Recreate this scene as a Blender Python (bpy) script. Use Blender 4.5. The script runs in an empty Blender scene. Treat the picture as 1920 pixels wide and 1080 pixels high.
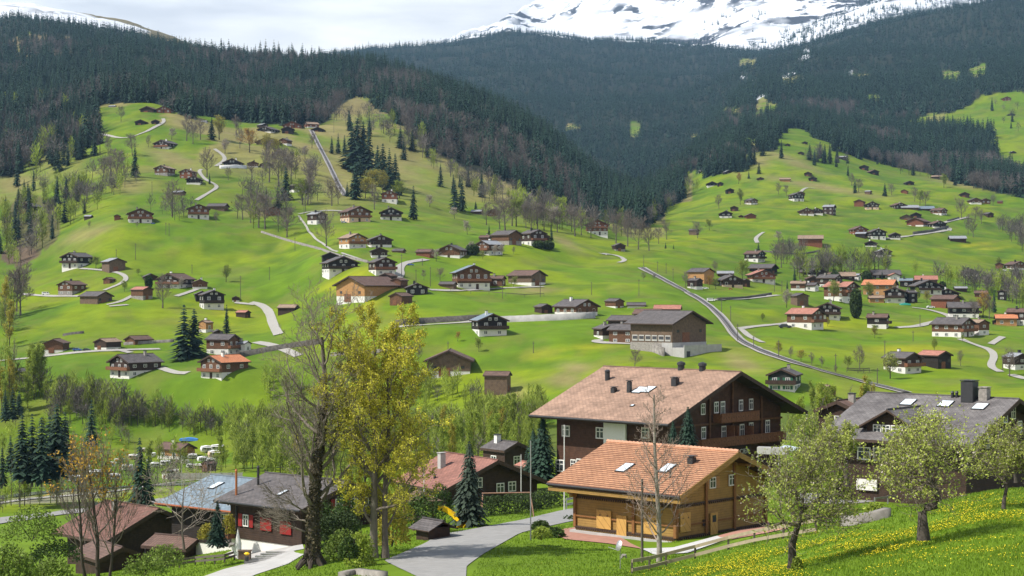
import bpy, math, random
import numpy as np
from mathutils import Vector, Matrix

# ------------------------------------------------------------------ camera, world, sun
F, CX, HY = 3300.0, 960.0, 540.0        # focal length in pixels of a 1920 px wide frame, optical centre
S = bpy.context.scene
COL = S.collection
cd = bpy.data.cameras.new("camera"); cam = bpy.data.objects.new("camera", cd); COL.objects.link(cam)
cam.location = (0, 0, 0); cam.rotation_euler = (math.radians(90), 0, 0)
cd.sensor_width = 36; cd.lens = 36 * F / 1920; cd.clip_start = 0.5; cd.clip_end = 30000
S.camera = cam

SUN_V = Vector((-0.84, -0.30, 0.0)).normalized() * math.cos(math.radians(50)) + Vector((0, 0, math.sin(math.radians(50))))
sd = bpy.data.lights.new("sun", 'SUN'); sd.energy = 5.0; sd.angle = math.radians(0.6); sd.color = (1.0, 0.955, 0.88)
so = bpy.data.objects.new("sun", sd); COL.objects.link(so)
so.rotation_euler = SUN_V.to_track_quat('Z', 'Y').to_euler()

W = bpy.data.worlds.new("World"); S.world = W; W.use_nodes = True
nt = W.node_tree; N = nt.nodes; L = nt.links; N.clear()
out = N.new('ShaderNodeOutputWorld'); bg = N.new('ShaderNodeBackground'); mixw = N.new('ShaderNodeMixShader'); bg2 = N.new('ShaderNodeBackground')
sky = N.new('ShaderNodeTexSky'); sky.sky_type = 'NISHITA'; sky.sun_disc = False
sky.sun_elevation = math.radians(50); sky.sun_rotation = math.atan2(SUN_V.x, SUN_V.y)
L.new(sky.outputs[0], bg.inputs[0]); bg.inputs[1].default_value = 0.075
tc = N.new('ShaderNodeTexCoord'); mp = N.new('ShaderNodeMapping'); mp.inputs['Scale'].default_value = (4.5, 4.5, 22.0)
n1 = N.new('ShaderNodeTexNoise'); n1.inputs['Scale'].default_value = 1.6; n1.inputs['Detail'].default_value = 5; n1.inputs['Roughness'].default_value = .5
L.new(tc.outputs['Generated'], mp.inputs[0]); L.new(mp.outputs[0], n1.inputs[0])
rp = N.new('ShaderNodeValToRGB'); rp.color_ramp.elements[0].position = .36; rp.color_ramp.elements[0].color = (.70, .71, .73, 1)
rp.color_ramp.elements[1].position = .60; rp.color_ramp.elements[1].color = (1.06, 1.05, 1.03, 1)
L.new(n1.outputs[0], rp.inputs[0]); L.new(rp.outputs[0], bg2.inputs[0]); bg2.inputs[1].default_value = 1.0
sx = N.new('ShaderNodeSeparateXYZ'); L.new(tc.outputs['Generated'], sx.inputs[0])
mr = N.new('ShaderNodeMapRange'); mr.inputs[1].default_value = .20; mr.inputs[2].default_value = .60; mr.inputs[3].default_value = 1.0; mr.inputs[4].default_value = .15
L.new(sx.outputs[2], mr.inputs[0]); L.new(mr.outputs[0], mixw.inputs[0])
L.new(bg.outputs[0], mixw.inputs[1]); L.new(bg2.outputs[0], mixw.inputs[2]); L.new(mixw.outputs[0], out.inputs[0])
S.view_settings.view_transform = 'Standard'; S.view_settings.look = 'None'; S.view_settings.gamma = 1; S.view_settings.exposure = 0.52
S.cycles.max_bounces = 6; S.cycles.transparent_max_bounces = 6; S.cycles.diffuse_bounces = 2; S.cycles.volume_bounces = 0

RNG = np.random.default_rng(7); random.seed(7)

# ------------------------------------------------------------------ materials
MATS = {}
def mat(name, col, rough=.8, var=.25, scale=3.0, col2=None, kind=None, attr=None, transl=0, spec=.3, metal=0, emit=0, stretch=(1, 1, 1)):
    """procedural material: two colours mixed by noise, optional plank / tile / shingle pattern and bump"""
    if name in MATS: return MATS[name]
    m = bpy.data.materials.new(name); m.use_nodes = True; t = m.node_tree; n = t.nodes; l = t.links
    b = n['Principled BSDF']; b.inputs['Roughness'].default_value = rough; b.inputs['Specular IOR Level'].default_value = spec
    b.inputs['Metallic'].default_value = metal
    c2 = col2 or tuple(min(1, c * (1 - var)) for c in col); c1 = tuple(min(1, c * (1 + var)) for c in col) if not col2 else col
    tcn = n.new('ShaderNodeTexCoord'); mpn = n.new('ShaderNodeMapping'); mpn.inputs['Scale'].default_value = stretch
    l.new(tcn.outputs['Object'], mpn.inputs[0])
    no = n.new('ShaderNodeTexNoise'); no.inputs['Scale'].default_value = scale; no.inputs['Detail'].default_value = 6; no.inputs['Roughness'].default_value = .65
    l.new(mpn.outputs[0], no.inputs[0])
    mx = n.new('ShaderNodeMix'); mx.data_type = 'RGBA'; mx.inputs[6].default_value = (*c2, 1); mx.inputs[7].default_value = (*c1, 1)
    mrn = n.new('ShaderNodeMapRange'); mrn.inputs[1].default_value = .3; mrn.inputs[2].default_value = .7
    l.new(no.outputs[0], mrn.inputs[0]); l.new(mrn.outputs[0], mx.inputs[0])
    colout = mx.outputs[2]; hsrc = no.outputs[0]; bstr = .15
    def mul(a, fac, lo, hi):
        r = n.new('ShaderNodeMapRange'); r.inputs[3].default_value = lo; r.inputs[4].default_value = hi; l.new(fac, r.inputs[0])
        v = n.new('ShaderNodeMix'); v.data_type = 'RGBA'; v.blend_type = 'MULTIPLY'; v.inputs[0].default_value = 1
        l.new(a, v.inputs[6]); l.new(r.outputs[0], v.inputs[7]); return v.outputs[2]
    if kind in ('plank', 'vplank'):
        w = n.new('ShaderNodeTexWave'); w.wave_type = 'BANDS'; w.bands_direction = 'Z' if kind == 'plank' else 'DIAGONAL'
        w.wave_profile = 'SAW'; w.inputs['Scale'].default_value = 1.6 if kind == 'plank' else 1.3; w.inputs['Distortion'].default_value = .0
        l.new(tcn.outputs['Object'], w.inputs[0])
        r2 = n.new('ShaderNodeMapRange'); r2.inputs[1].default_value = 0; r2.inputs[2].default_value = .16; l.new(w.outputs[1], r2.inputs[0])
        colout = mul(colout, r2.outputs[0], .55, 1.0); hsrc = r2.outputs[0]; bstr = .4
    if kind in ('tile', 'shingle'):
        uv = n.new('ShaderNodeUVMap'); uv.uv_map = 'UVMap'
        br = n.new('ShaderNodeTexBrick'); br.inputs['Scale'].default_value = 1.0
        br.inputs['Brick Width'].default_value = .32 if kind == 'tile' else .55; br.inputs['Row Height'].default_value = .38 if kind == 'tile' else .3
        br.inputs['Mortar Size'].default_value = .035; br.inputs['Mortar Smooth'].default_value = .6; br.offset = 0.0 if kind == 'tile' else .5
        br.inputs['Color1'].default_value = (1, 1, 1, 1); br.inputs['Color2'].default_value = (.74, .74, .74, 1); br.inputs['Mortar'].default_value = (.42, .42, .42, 1)
        l.new(uv.outputs[0], br.inputs[0]); colout = mul(colout, br.outputs[0], 0.0, 1.0)
        hsrc = br.outputs[0]; bstr = .5
        no.inputs['Scale'].default_value = scale
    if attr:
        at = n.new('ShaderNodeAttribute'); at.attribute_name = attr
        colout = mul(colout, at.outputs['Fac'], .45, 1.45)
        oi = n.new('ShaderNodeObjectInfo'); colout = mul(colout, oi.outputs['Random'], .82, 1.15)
    l.new(colout, b.inputs['Base Color'])
    bp = n.new('ShaderNodeBump'); bp.inputs['Strength'].default_value = bstr; bp.inputs['Distance'].default_value = .05
    if not transl: l.new(hsrc, bp.inputs['Height']); l.new(bp.outputs[0], b.inputs['Normal'])
    if emit: b.inputs['Emission Strength'].default_value = emit
    if transl:
        tr = n.new('ShaderNodeBsdfTranslucent'); l.new(colout, tr.inputs[0]); ms = n.new('ShaderNodeMixShader'); ms.inputs[0].default_value = transl
        l.new(b.outputs[0], ms.inputs[1]); l.new(tr.outputs[0], ms.inputs[2]); l.new(ms.outputs[0], n['Material Output'].inputs[0])
    MATS[name] = m; return m

WALL = dict(K=mat('charred_timber', (.020, .015, .012), .85, .35, 2, kind='plank'), D=mat('dark_timber', (.042, .024, .016), .8, .35, 2, kind='plank'),
            B=mat('brown_timber', (.115, .055, .028), .8, .35, 2, kind='plank'), R=mat('red_brown_timber', (.17, .060, .030), .8, .3, 2, kind='plank'),
            H=mat('honey_timber', (.36, .19, .075), .75, .2, 2, kind='plank'), G=mat('weathered_timber', (.130, .088, .060), .9, .3, 1.5, kind='vplank'),
            W=mat('white_plaster', (.62, .60, .56), .9, .08, 1), S=mat('rubble_stone', (.24, .22, .20), .95, .4, 2.5), N=mat('dark_green_timber', (.022, .024, .018), .85, .3, 2, kind='plank'))
BASE = dict(w=WALL['W'], s=WALL['S'], c=mat('cream_plaster', (.55, .40, .28), .9, .1, 1))
ROOF = dict(s=mat('slate_shingle', (.115, .102, .100), .75, .3, .8, kind='shingle'), t=mat('pale_sheet_roof', (.33, .34, .36), .5, .15, 1, kind='shingle'),
            p=mat('pink_tile', (.42, .185, .135), .8, .2, .7, kind='tile'), o=mat('orange_tile', (.58, .225, .105), .8, .12, .7, kind='tile'),
            b=mat('brown_tile', (.150, .092, .072), .8, .28, .7, kind='tile'), n=mat('tan_tile', (.33, .235, .165), .8, .2, .7, kind='tile'),
            u=mat('blue_grey_slate', (.20, .255, .30), .55, .12, 1, kind='shingle'))
M_white = mat('white_paint', (.66, .65, .62), .5, .04, 4); M_glass = mat('window_glass', (.035, .042, .05), .12, .3, 1, spec=.8)
M_trim = mat('bargeboard_timber', (.055, .034, .024), .8, .25, 3); M_railw = mat('balcony_timber', (.17, .072, .036), .8, .25, 3, kind='vplank')
M_asph = mat('asphalt', (.235, .23, .222), .9, .13, 1.2); M_path = mat('gravel_track', (.31, .295, .265), .95, .15, 1.5)
M_metal = mat('grey_metal', (.36, .36, .37), .4, .1, 2, metal=.6); M_dmetal = mat('dark_metal', (.03, .03, .032), .5, .2, 3)
M_conc = mat('concrete', (.36, .35, .335), .9, .15, .8); M_post = mat('weathered_post', (.10, .085, .07), .9, .25, 4)
M_bark = mat('bark', (.105, .088, .072), .95, .35, 6, stretch=(1, 1, .25)); M_barkd = mat('dark_bark', (.050, .040, .032), .95, .4, 5, stretch=(1, 1, .25))
M_twig = mat('bare_twigs', (.150, .125, .105), .95, .25, 3)
M_needle = mat('spruce_needles', (.019, .047, .027), .8, .3, .5, attr='tint', transl=.12)
M_needle_b = mat('blue_spruce_needles', (.040, .062, .040), .8, .2, 2, attr='tint', transl=.12)
M_thuja = mat('thuja_foliage', (.042, .068, .018), .85, .2, 2, attr='tint', transl=.15)
LEAF = dict(v=mat('young_green_leaves', (.27, .34, .045), .7, .2, .6, attr='tint', transl=.35), y=mat('yellow_green_leaves', (.36, .32, .045), .7, .2, .6, attr='tint', transl=.35),
            o=mat('copper_leaves', (.42, .25, .035), .7, .2, .6, attr='tint', transl=.3), a=mat('apple_leaves', (.37, .42, .085), .7, .2, .6, attr='tint', transl=.35),
            g=M_twig, w=mat('blossom', (.48, .42, .36), .8, .1, 2, attr='tint', transl=.3), c=mat('bush_leaves', (.15, .215, .035), .75, .25, 1, attr='tint', transl=.3), d=mat('dark_shrub_leaves', (.055, .095, .018), .8, .25, 1, attr='tint', transl=.25))
M_red = mat('red_shutter_paint', (.22, .014, .012), .6, .12, 3); M_green = mat('green_shutter_paint', (.02, .10, .05), .6, .12, 3)
M_yel = mat('yellow_plastic', (.75, .48, .01), .35, .05, 2)

# ------------------------------------------------------------------ mesh helpers
def tag(o, label=None, cat=None, group=None, kind=None):
    if label: o['label'] = label
    if cat: o['category'] = cat
    if group: o['group'] = group
    if kind: o['kind'] = kind
    return o
def link(name, me, parent=None):
    o = bpy.data.objects.new(name, me); COL.objects.link(o)
    if parent: o.parent = parent
    return o
def empty(name, loc, rz=0, sc=1):
    o = link(name, None); o.location = loc; o.rotation_euler = (0, 0, rz); o.empty_display_size = .5
    if sc != 1: o.scale = (sc, sc, sc)
    return o
def npmesh(name, v, f, mats, tint=None, fmat=None, smooth=False, uv=None, color=None):
    me = bpy.data.meshes.new(name); v = np.asarray(v, np.float32); f = np.asarray(f, np.int32); k = f.shape[1]
    me.vertices.add(len(v)); me.vertices.foreach_set('co', v.ravel()); me.loops.add(f.size); me.loops.foreach_set('vertex_index', f.ravel())
    me.polygons.add(len(f)); me.polygons.foreach_set('loop_start', np.arange(0, f.size, k, dtype=np.int32)); me.polygons.foreach_set('loop_total', np.full(len(f), k, np.int32))
    for m in (mats if isinstance(mats, (list, tuple)) else [mats]): me.materials.append(m)
    if fmat is not None: me.polygons.foreach_set('material_index', np.asarray(fmat, np.int32))
    if smooth: me.polygons.foreach_set('use_smooth', np.ones(len(f), bool))
    if tint is not None:
        a = me.attributes.new('tint', 'FLOAT', 'POINT'); a.data.foreach_set('value', np.asarray(tint, np.float32))
    if color is not None:
        a = me.color_attributes.new('ground', 'FLOAT_COLOR', 'POINT'); c = np.ones((len(v), 4), np.float32); c[:, :3] = color; a.data.foreach_set('color', c.ravel())
    me.update(calc_edges=True); return me

class MB:
    """collects boxes, bars, prisms, tubes; builds ONE mesh object"""
    def __init__(s): s.v = []; s.f = []; s.m = []; s.uv = []
    def face(s, pts, mi=0, uv=None):
        i = len(s.v); s.v += [tuple(p) for p in pts]; s.f.append(tuple(range(i, i + len(pts)))); s.m.append(mi); s.uv.append(uv or [(0, 0)] * len(pts))
    def hexa(s, p, mi=0):
        i = len(s.v); s.v += [tuple(q) for q in p]
        for q in ((0, 3, 2, 1), (4, 5, 6, 7), (0, 1, 5, 4), (1, 2, 6, 5), (2, 3, 7, 6), (3, 0, 4, 7)):
            s.f.append(tuple(i + k for k in q)); s.m.append(mi); s.uv.append([(0, 0)] * 4)
    def box(s, x0, x1, y0, y1, z0, z1, mi=0):
        s.hexa([(x0, y0, z0), (x1, y0, z0), (x1, y1, z0), (x0, y1, z0), (x0, y0, z1), (x1, y0, z1), (x1, y1, z1), (x0, y1, z1)], mi)
    def bar(s, a, b, w, h=None, mi=0):
        a = Vector(a); b = Vector(b); d = (b - a).normalized(); h = h or w
        up = Vector((0, 0, 1)) if abs(d.z) < .9 else Vector((1, 0, 0)); r = d.cross(up).normalized() * w / 2; u = r.normalized().cross(d) * h / 2
        s.hexa([a - r - u, a + r - u, a + r + u, a - r + u, b - r - u, b + r - u, b + r + u, b - r + u], mi)
    def tube(s, pts, rad, n=8, mi=0, cap=True):
        pts = [Vector(p) for p in pts]; rad = rad if isinstance(rad, (list, tuple)) else [rad] * len(pts); i0 = len(s.v)
        for k, p in enumerate(pts):
            d = (pts[min(k + 1, len(pts) - 1)] - pts[max(k - 1, 0)]).normalized(); up = Vector((0, 0, 1)) if abs(d.z) < .9 else Vector((1, 0, 0))
            r = d.cross(up).normalized(); u = r.cross(d)
            for j in range(n):
                a = 2 * math.pi * j / n; s.v.append(tuple(p + (r * math.cos(a) + u * math.sin(a)) * rad[k]))
        for k in range(len(pts) - 1):
            for j in range(n):
                a = i0 + k * n + j; b = i0 + k * n + (j + 1) % n; s.f.append((a, b, b + n, a + n)); s.m.append(mi); s.uv.append([(0, 0)] * 4)
        if cap:
            s.f.append(tuple(i0 + j for j in range(n))[::-1]); s.m.append(mi); s.uv.append([(0, 0)] * n)
            e = i0 + (len(pts) - 1) * n; s.f.append(tuple(e + j for j in range(n))); s.m.append(mi); s.uv.append([(0, 0)] * n)
    def prism(s, prof, y0, y1, mi=0):
        """profile in X-Z extruded along Y"""
        n = len(prof); i = len(s.v); s.v += [(x, y0, z) for x, z in prof] + [(x, y1, z) for x, z in prof]
        s.f.append(tuple(range(i, i + n))); s.m.append(mi); s.uv.append([(0, 0)] * n); s.f.append(tuple(range(i + n, i + 2 * n))[::-1]); s.m.append(mi); s.uv.append([(0, 0)] * n)
        for k in range(n):
            a = i + k; b = i + (k + 1) % n; s.f.append((b, a, a + n, b + n)); s.m.append(mi); s.uv.append([(0, 0)] * 4)
    def mesh(s, name, mats):
        me = bpy.data.meshes.new(name); me.from_pydata(s.v, [], s.f)
        for m in (mats if isinstance(mats, (list, tuple)) else [mats]): me.materials.append(m)
        me.polygons.foreach_set('material_index', s.m)
        u = me.uv_layers.new(name='UVMap'); u.data.foreach_set('uv', [c for q in s.uv for p in q for c in p])
        me.update(); return me
    def build(s, name, mats, parent=None): return link(name, s.mesh(name, mats), parent)

# ------------------------------------------------------------------ noise
def _h(ix, iy, seed):
    n = (ix * 374761393 + iy * 668265263 + seed * 974711) & 0xffffffff; n = ((n ^ (n >> 13)) * 1274126177) & 0xffffffff
    return ((n ^ (n >> 16)) & 0xffffff) / 16777215.0
def vnoise(x, y, seed=0):
    x = np.asarray(x, float); y = np.asarray(y, float); ix = np.floor(x).astype(np.int64); iy = np.floor(y).astype(np.int64); fx = x - ix; fy = y - iy
    fx = fx * fx * (3 - 2 * fx); fy = fy * fy * (3 - 2 * fy)
    a = _h(ix, iy, seed); b = _h(ix + 1, iy, seed); c = _h(ix, iy + 1, seed); d = _h(ix + 1, iy + 1, seed)
    return (a + (b - a) * fx) + ((c + (d - c) * fx) - (a + (b - a) * fx)) * fy
def fbm(x, y, oct=4, seed=0):
    s = 0; a = 1; t = 0
    for o in range(oct): s = s + a * vnoise(x * 2 ** o, y * 2 ** o, seed + o * 17); t += a; a *= .5
    return s / t
def inpoly(px, py, poly):
    px = np.asarray(px, float); py = np.asarray(py, float); ins = np.zeros(px.shape, bool); n = len(poly); j = n - 1
    for i in range(n):
        xi, yi = poly[i]; xj, yj = poly[j]
        c = ((yi > py) != (yj > py)) & (px < (xj - xi) * (py - yi) / ((yj - yi) or 1e-9) + xi); ins ^= c; j = i
    return ins
def pchip(x, y, q):
    """monotone cubic; x,y (n,), q any"""
    h = np.diff(x); d = np.diff(y) / h; m = np.zeros_like(y); m[0] = d[0]; m[-1] = d[-1]
    s = d[:-1] * d[1:] > 0; w1 = 2 * h[1:] + h[:-1]; w2 = h[1:] + 2 * h[:-1]
    with np.errstate(all='ignore'): mm = (w1 + w2) / (w1 / d[:-1] + w2 / d[1:])
    m[1:-1] = np.where(s, mm, 0); i = np.clip(np.searchsorted(x, q) - 1, 0, len(x) - 2); t = (q - x[i]) / h[i]
    return y[i] * (1 + 2 * t) * (1 - t) ** 2 + m[i] * h[i] * t * (1 - t) ** 2 + y[i + 1] * t * t * (3 - 2 * t) + m[i + 1] * h[i] * t * t * (t - 1)

# ------------------------------------------------------------------ terrain (a loft over rows running across the valley)
PX = [0, 240, 480, 720, 960, 1200, 1440, 1680, 1920]
ROWS = [
 ([3]*9, [2740]*9),
 ([45]*9, [1500,1480,1450,1400,1330,1270,1220,1170,1150]),
 ([90,90,90,90,90,90,85,82,80], [1260,1240,1210,1180,1130,1100,1075,1030,990]),
 ([130,130,128,122,120,122,112,112,108], [1140,1120,1085,1058,1058,1048,1003,955,917]),
 ([165,165,160,150,150,140,150,150,150], [1095,1075,1040,1000,985,1012,982,968,960]),
 ([215,215,200,190,185,185,200,200,200], [1035,1020,975,955,945,940,910,905,905]),
 ([280,280,270,270,270,270,280,290,300], [972,965,945,905,870,850,830,830,830]),
 ([400,400,400,380,360,360,370,370,380], [880,880,870,870,850,835,810,800,790]),
 ([470,470,450,440,420,410,400,400,400], [800,815,825,800,775,740,750,745,745]),
 ([520,490,480,490,480,450,430,460,470], [700,712,700,660,680,680,700,700,705]),
 ([590,560,560,520,510,490,500,540,550], [640,640,630,615,625,640,650,640,645]),
 ([660,630,640,570,570,580,600,650,660], [575,565,570,570,575,575,585,590,600]),
 ([760,720,730,630,650,670,740,780,800], [520,500,490,500,525,520,530,545,560]),
 ([880,800,810,730,740,880,880,900,940], [450,415,425,450,460,465,490,500,515]),
 ([950,870,880,830,840,1040,1060,1060,1100], [420,385,390,412,435,440,440,450,470]),
 ([1060,970,960,980,980,1190,1250,1250,1250], [370,340,350,370,410,415,400,410,440]),
 ([1190,1110,1100,1150,1150,1380,1500,1500,1500], [300,285,300,330,370,405,350,360,370]),
 ([1380,1290,1270,1330,1330,1560,1880,1880,1750], [250,205,245,250,310,385,270,320,345]),
 ([1850,1780,1780,1700,1600,1720,2400,2400,2400], [160,150,180,185,245,368,225,240,225]),
 ([2900,2800,2600,2250,1850,1800,2900,2900,2900], [38,65,103,133,222,364,180,180,150]),
 ([3300,3200,3000,2900,2700,2300,3400,3400,3400], [60,90,135,190,290,378,150,135,110]),
 ([4200,4200,4200,4200,3900,3600,4300,4200,4000], [20,58,128,155,190,220,122,82,55]),
 ([4700,4700,5500,6000,6500,6500,5600,5000,4700], [-2,52,118,92,74,80,96,28,8]),
 ([5300,5300,6500,7000,7200,7200,6400,5800,5500], [30,80,140,125,90,96,104,50,30]),
 ([7000,7000,8000,9000,9000,9000,8500,8500,8500], [60,100,150,140,58,-45,-60,-60,-10]),
 ([12000]*9, [90,120,160,140,60,-30,-30,-30,10]),
]
PXE = np.array([-3000, -700] + PX + [2620, 5000], float)
GPX = np.concatenate([np.arange(-3000, -160, 60), np.arange(-160, 2090, 5.), np.arange(2090, 5000, 60)])
NR = 760
GLD = np.concatenate([np.linspace(math.log(3), math.log(60), 60)[:-1], np.linspace(math.log(60), math.log(12000), NR - 59)])
def _cols():
    kd = []; ky = []
    for d, y in ROWS:
        d = np.array(d, float); y = np.array(y, float)
        d = np.concatenate([[d[0]] * 2, d, [d[-1]] * 2]); y = np.concatenate([[y[0] + 12, y[0]], y, [y[-1]] * 2])
        kd.append(pchip(PXE, np.log(d), GPX)); ky.append(pchip(PXE, y, GPX))
    return np.array(kd), np.array(ky)
_kd, _ky = _cols()
E = np.zeros((NR, len(GPX)))
for c in range(len(GPX)): E[:, c] = pchip(_kd[:, c], _ky[:, c], GLD)
D2 = np.exp(GLD)[:, None] * np.ones((1, len(GPX))); X2 = (GPX[None, :] - CX) / F * D2; Z2 = (HY - E) / F * D2
def sst(a, b, x): t = np.clip((x - a) / (b - a), 0, 1); return t * t * (3 - 2 * t)
amp = .12 * sst(80, 160, D2) + 2.6 * sst(420, 620, D2) + 2.5 * sst(800, 1200, D2) + 16 * sst(1500, 2300, D2) + 30 * sst(2800, 4200, D2) + 190 * sst(6900, 8800, D2)
amp *= 1 - .6 * (np.exp(-((GPX[None, :] - 1100) / 330) ** 2)) * sst(1600, 1750, D2) * (1 - sst(1900, 2400, D2))
wl = 55 * (1 + 0 * D2)
nz = (fbm(X2 / 60, D2 / 60, 4, 3) - .5) * sst(80, 160, D2) * (1 - sst(1500, 3000, D2)) * np.clip(amp, 0, 4.2) * 1.6
nz += (fbm(X2 / 330, D2 / 420, 5, 11) - .5) * 2 * np.clip(amp - 4.2, 0, 60)
rg = 1 - np.abs(fbm(X2 / 900 + .3, D2 / 1200, 6, 23) * 2 - 1)
nz += (rg - .75) * 1.9 * np.clip(amp - 40, 0, 500)
nz += (fbm(X2 / 26, D2 / 32, 3, 15) - .5) * 4.4 * (1 - sst(1500, 2000, D2)) * sst(340, 480, D2)
nz += (fbm(X2 / 7, D2 / 7, 3, 5) - .5) * .45 * (1 - sst(1500, 2000, D2)) * sst(70, 120, D2)
nz += (fbm(X2 / 45, (Z2 + nz) / 4.5, 2, 19) - .5) * 1.1 * (1 - sst(1400, 2000, D2)) * sst(340, 480, D2)
Z2 = Z2 + nz; E = HY - F * Z2 / D2
def zg(x, y):
    x = np.asarray(x, float); y = np.maximum(np.asarray(y, float), 3.01); px = CX + F * x / y; ld = np.log(y)
    ci = np.clip(np.searchsorted(GPX, px) - 1, 0, len(GPX) - 2); ri = np.clip(np.searchsorted(GLD, ld) - 1, 0, NR - 2)
    u = np.clip((px - GPX[ci]) / (GPX[ci + 1] - GPX[ci]), 0, 1); v = np.clip((ld - GLD[ri]) / (GLD[ri + 1] - GLD[ri]), 0, 1)
    # heights are interpolated on the mesh itself (z over real distance)
    y0 = np.exp(GLD[ri]); y1 = np.exp(GLD[ri + 1]); v = np.clip((y - y0) / (y1 - y0), 0, 1)
    return (Z2[ri, ci] * (1 - u) + Z2[ri, ci + 1] * u) * (1 - v) + (Z2[ri + 1, ci] * (1 - u) + Z2[ri + 1, ci + 1] * u) * v
def hit(px, py, dmin=40):
    """first terrain point seen at that pixel: (x, y, z)"""
    ci = int(np.clip(np.searchsorted(GPX, px) - 1, 0, len(GPX) - 2)); u = (px - GPX[ci]) / (GPX[ci + 1] - GPX[ci])
    e = E[:, ci] * (1 - u) + E[:, ci + 1] * u; r0 = int(np.searchsorted(GLD, math.log(dmin)))
    k = np.nonzero(e[r0:] <= py)[0]; k = (k[0] + r0) if len(k) else NR - 1
    if k > 0 and e[k - 1] > py: t = (e[k - 1] - py) / (e[k - 1] - e[k]); ld = GLD[k - 1] + t * (GLD[k] - GLD[k - 1])
    else: ld = GLD[k]
    y = math.exp(ld); x = (px - CX) / F * y; return Vector((x, y, float(zg(x, y))))
def at(px, d, dz=0): x = (px - CX) / F * d; return Vector((x, d, float(zg(x, d)) + dz))

# land cover, drawn on the ground by region
FOREST_L = [(-3000,-60),(0,0),(330,40),(720,110),(840,120),(920,150),(1000,215),(1080,270),(1160,315),(1215,345),(1245,400),(1200,428),(1120,405),(1040,385),(985,360),(930,335),(880,312),(835,290),(800,262),(770,240),(735,222),(700,188),(668,183),(640,205),(600,232),(540,236),(480,232),(420,226),(340,216),(300,195),(190,188),(188,255),(150,285),(120,262),(80,300),(60,282),(30,335),(-3000,345)]
FOREST_R = [(690,120),(800,70),(960,50),(1200,60),(1410,60),(1560,40),(1700,0),(1840,-30),(5000,-30),(5000,165),(1880,168),(1840,178),(1820,200),(1750,212),(1700,225),(1640,232),(1740,240),(1860,250),(1870,300),(1920,330),(5000,350),(5000,375),(1910,372),(1830,352),(1750,330),(1680,318),(1620,302),(1575,285),(1545,262),(1490,236),(1470,240),(1462,285),(1410,290),(1380,318),(1330,330),(1290,318),(1265,330),(1290,350),(1260,385),(1215,428),(1180,400)]
CLEAR = [[(1060,232),(1088,232),(1085,247),(1063,245)],[(1180,228),(1203,230),(1200,258),(1184,262)],[(1385,108),(1418,112),(1420,128),(1390,122)],[(1458,145),(1510,140),(1500,158),(1470,162)],[(1590,136),(1632,138),(1628,152),(1596,150)],[(1625,176),(1655,178),(1650,190),(1630,188)],[(1762,132),(1805,134),(1800,152),(1770,150)],[(1815,130),(1850,118),(1856,140),(1820,146)],[(1425,178),(1456,196),(1455,220),(1430,216),(1420,236),(1415,228),(1418,200)],[(1355,198),(1392,205),(1390,222),(1362,218)],[(1380,248),(1420,262),(1422,285),(1400,276),(1375,262)],[(1630,215),(1655,218),(1652,228),(1632,226)],[(1735,212),(1775,212),(1770,230),(1740,232)],
         [(820,192),(872,190),(872,212),(830,210)],[(720,165),(745,168),(748,186),(725,185)],[(655,178),(700,160),(735,175),(700,195)],[(30,60),(60,58),(58,110),(34,112)],[(255,128),(345,120),(350,150),(270,155)],[(1298,250),(1340,255),(1336,268),(1300,262)],[(465,92),(500,94),(498,104),(470,102)]]
cov = np.zeros(E.shape)
PXG = GPX[None, :] * np.ones((NR, 1))
wob = (fbm(X2 / 80, D2 / 110, 4, 41) - .5) * 52; wob2 = (fbm(X2 / 80, D2 / 110, 4, 47) - .5) * 40
fl = inpoly(PXG + wob, E + wob2 * .6, FOREST_L) & (D2 > 1050) & (D2 < 3300); fr = inpoly(PXG + wob, E + wob2 * .5, FOREST_R) & (D2 > 1500)
behind = (D2 > 1900) & (D2 < 6600) & (PXG < 1300); fr |= behind & ~fl & (PXG > 560)
forest = (fl | fr) & ((D2 < 6900))
clear = np.zeros(E.shape, bool)
for c in CLEAR: clear |= inpoly(PXG, E, c)
forest &= ~clear; gap = (fbm(X2 / 130, D2 / 200, 4, 57) > .665) & (D2 < 2500) & (PXG < 1200); forest &= ~gap
snowy = (D2 > 6300 + 500 * (fbm(X2 / 300, D2 / 300, 4, 77) - .5)) | ((D2 > 3500) & (PXG < 380)) 
snowy &= ~((PXG > 1500) & (D2 < 5600))
forest &= ~((D2 > 3400) & (PXG < 400))
G_ = np.array
base = G_([.098, .170, .008]); lime = G_([.170, .215, .008]); dark = G_([.058, .112, .011]); tan = G_([.235, .190, .085]); olive = G_([.135, .140, .032])
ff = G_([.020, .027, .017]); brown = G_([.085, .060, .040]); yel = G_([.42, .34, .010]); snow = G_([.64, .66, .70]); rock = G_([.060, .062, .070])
def mixc(c, d, t): t = np.clip(t, 0, 1)[..., None]; return c * (1 - t) + d * t
n1_ = fbm(X2 / 45, D2 / 45, 4, 91); n2_ = fbm(X2 / 14, D2 / 14, 4, 95); n3_ = fbm(X2 / 160, D2 / 160, 3, 99)
C3 = np.ones(E.shape + (3,)) * base
C3 = mixc(C3, lime, sst(.42, .66, n1_) * .75); C3 = mixc(C3, dark, sst(.50, .68, n2_) * .6); C3 = mixc(C3, dark, sst(.5, .7, n3_) * .45); C3 = mixc(C3, olive, sst(.52, .68, fbm(X2 / 9, D2 / 12, 4, 131)) * .45 * sst(300, 420, D2))
def blob(cx, cy, rx, ry, rot=0.):
    dx = PXG - cx; dy = E - cy; a = math.radians(rot); u = (dx * math.cos(a) + dy * math.sin(a)) / rx; v = (-dx * math.sin(a) + dy * math.cos(a)) / ry
    return np.exp(-(u * u + v * v))
drym = sst(.5, .62, n1_) * sst(900, 1200, D2) * .7 * (PXG < 1250)
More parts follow.
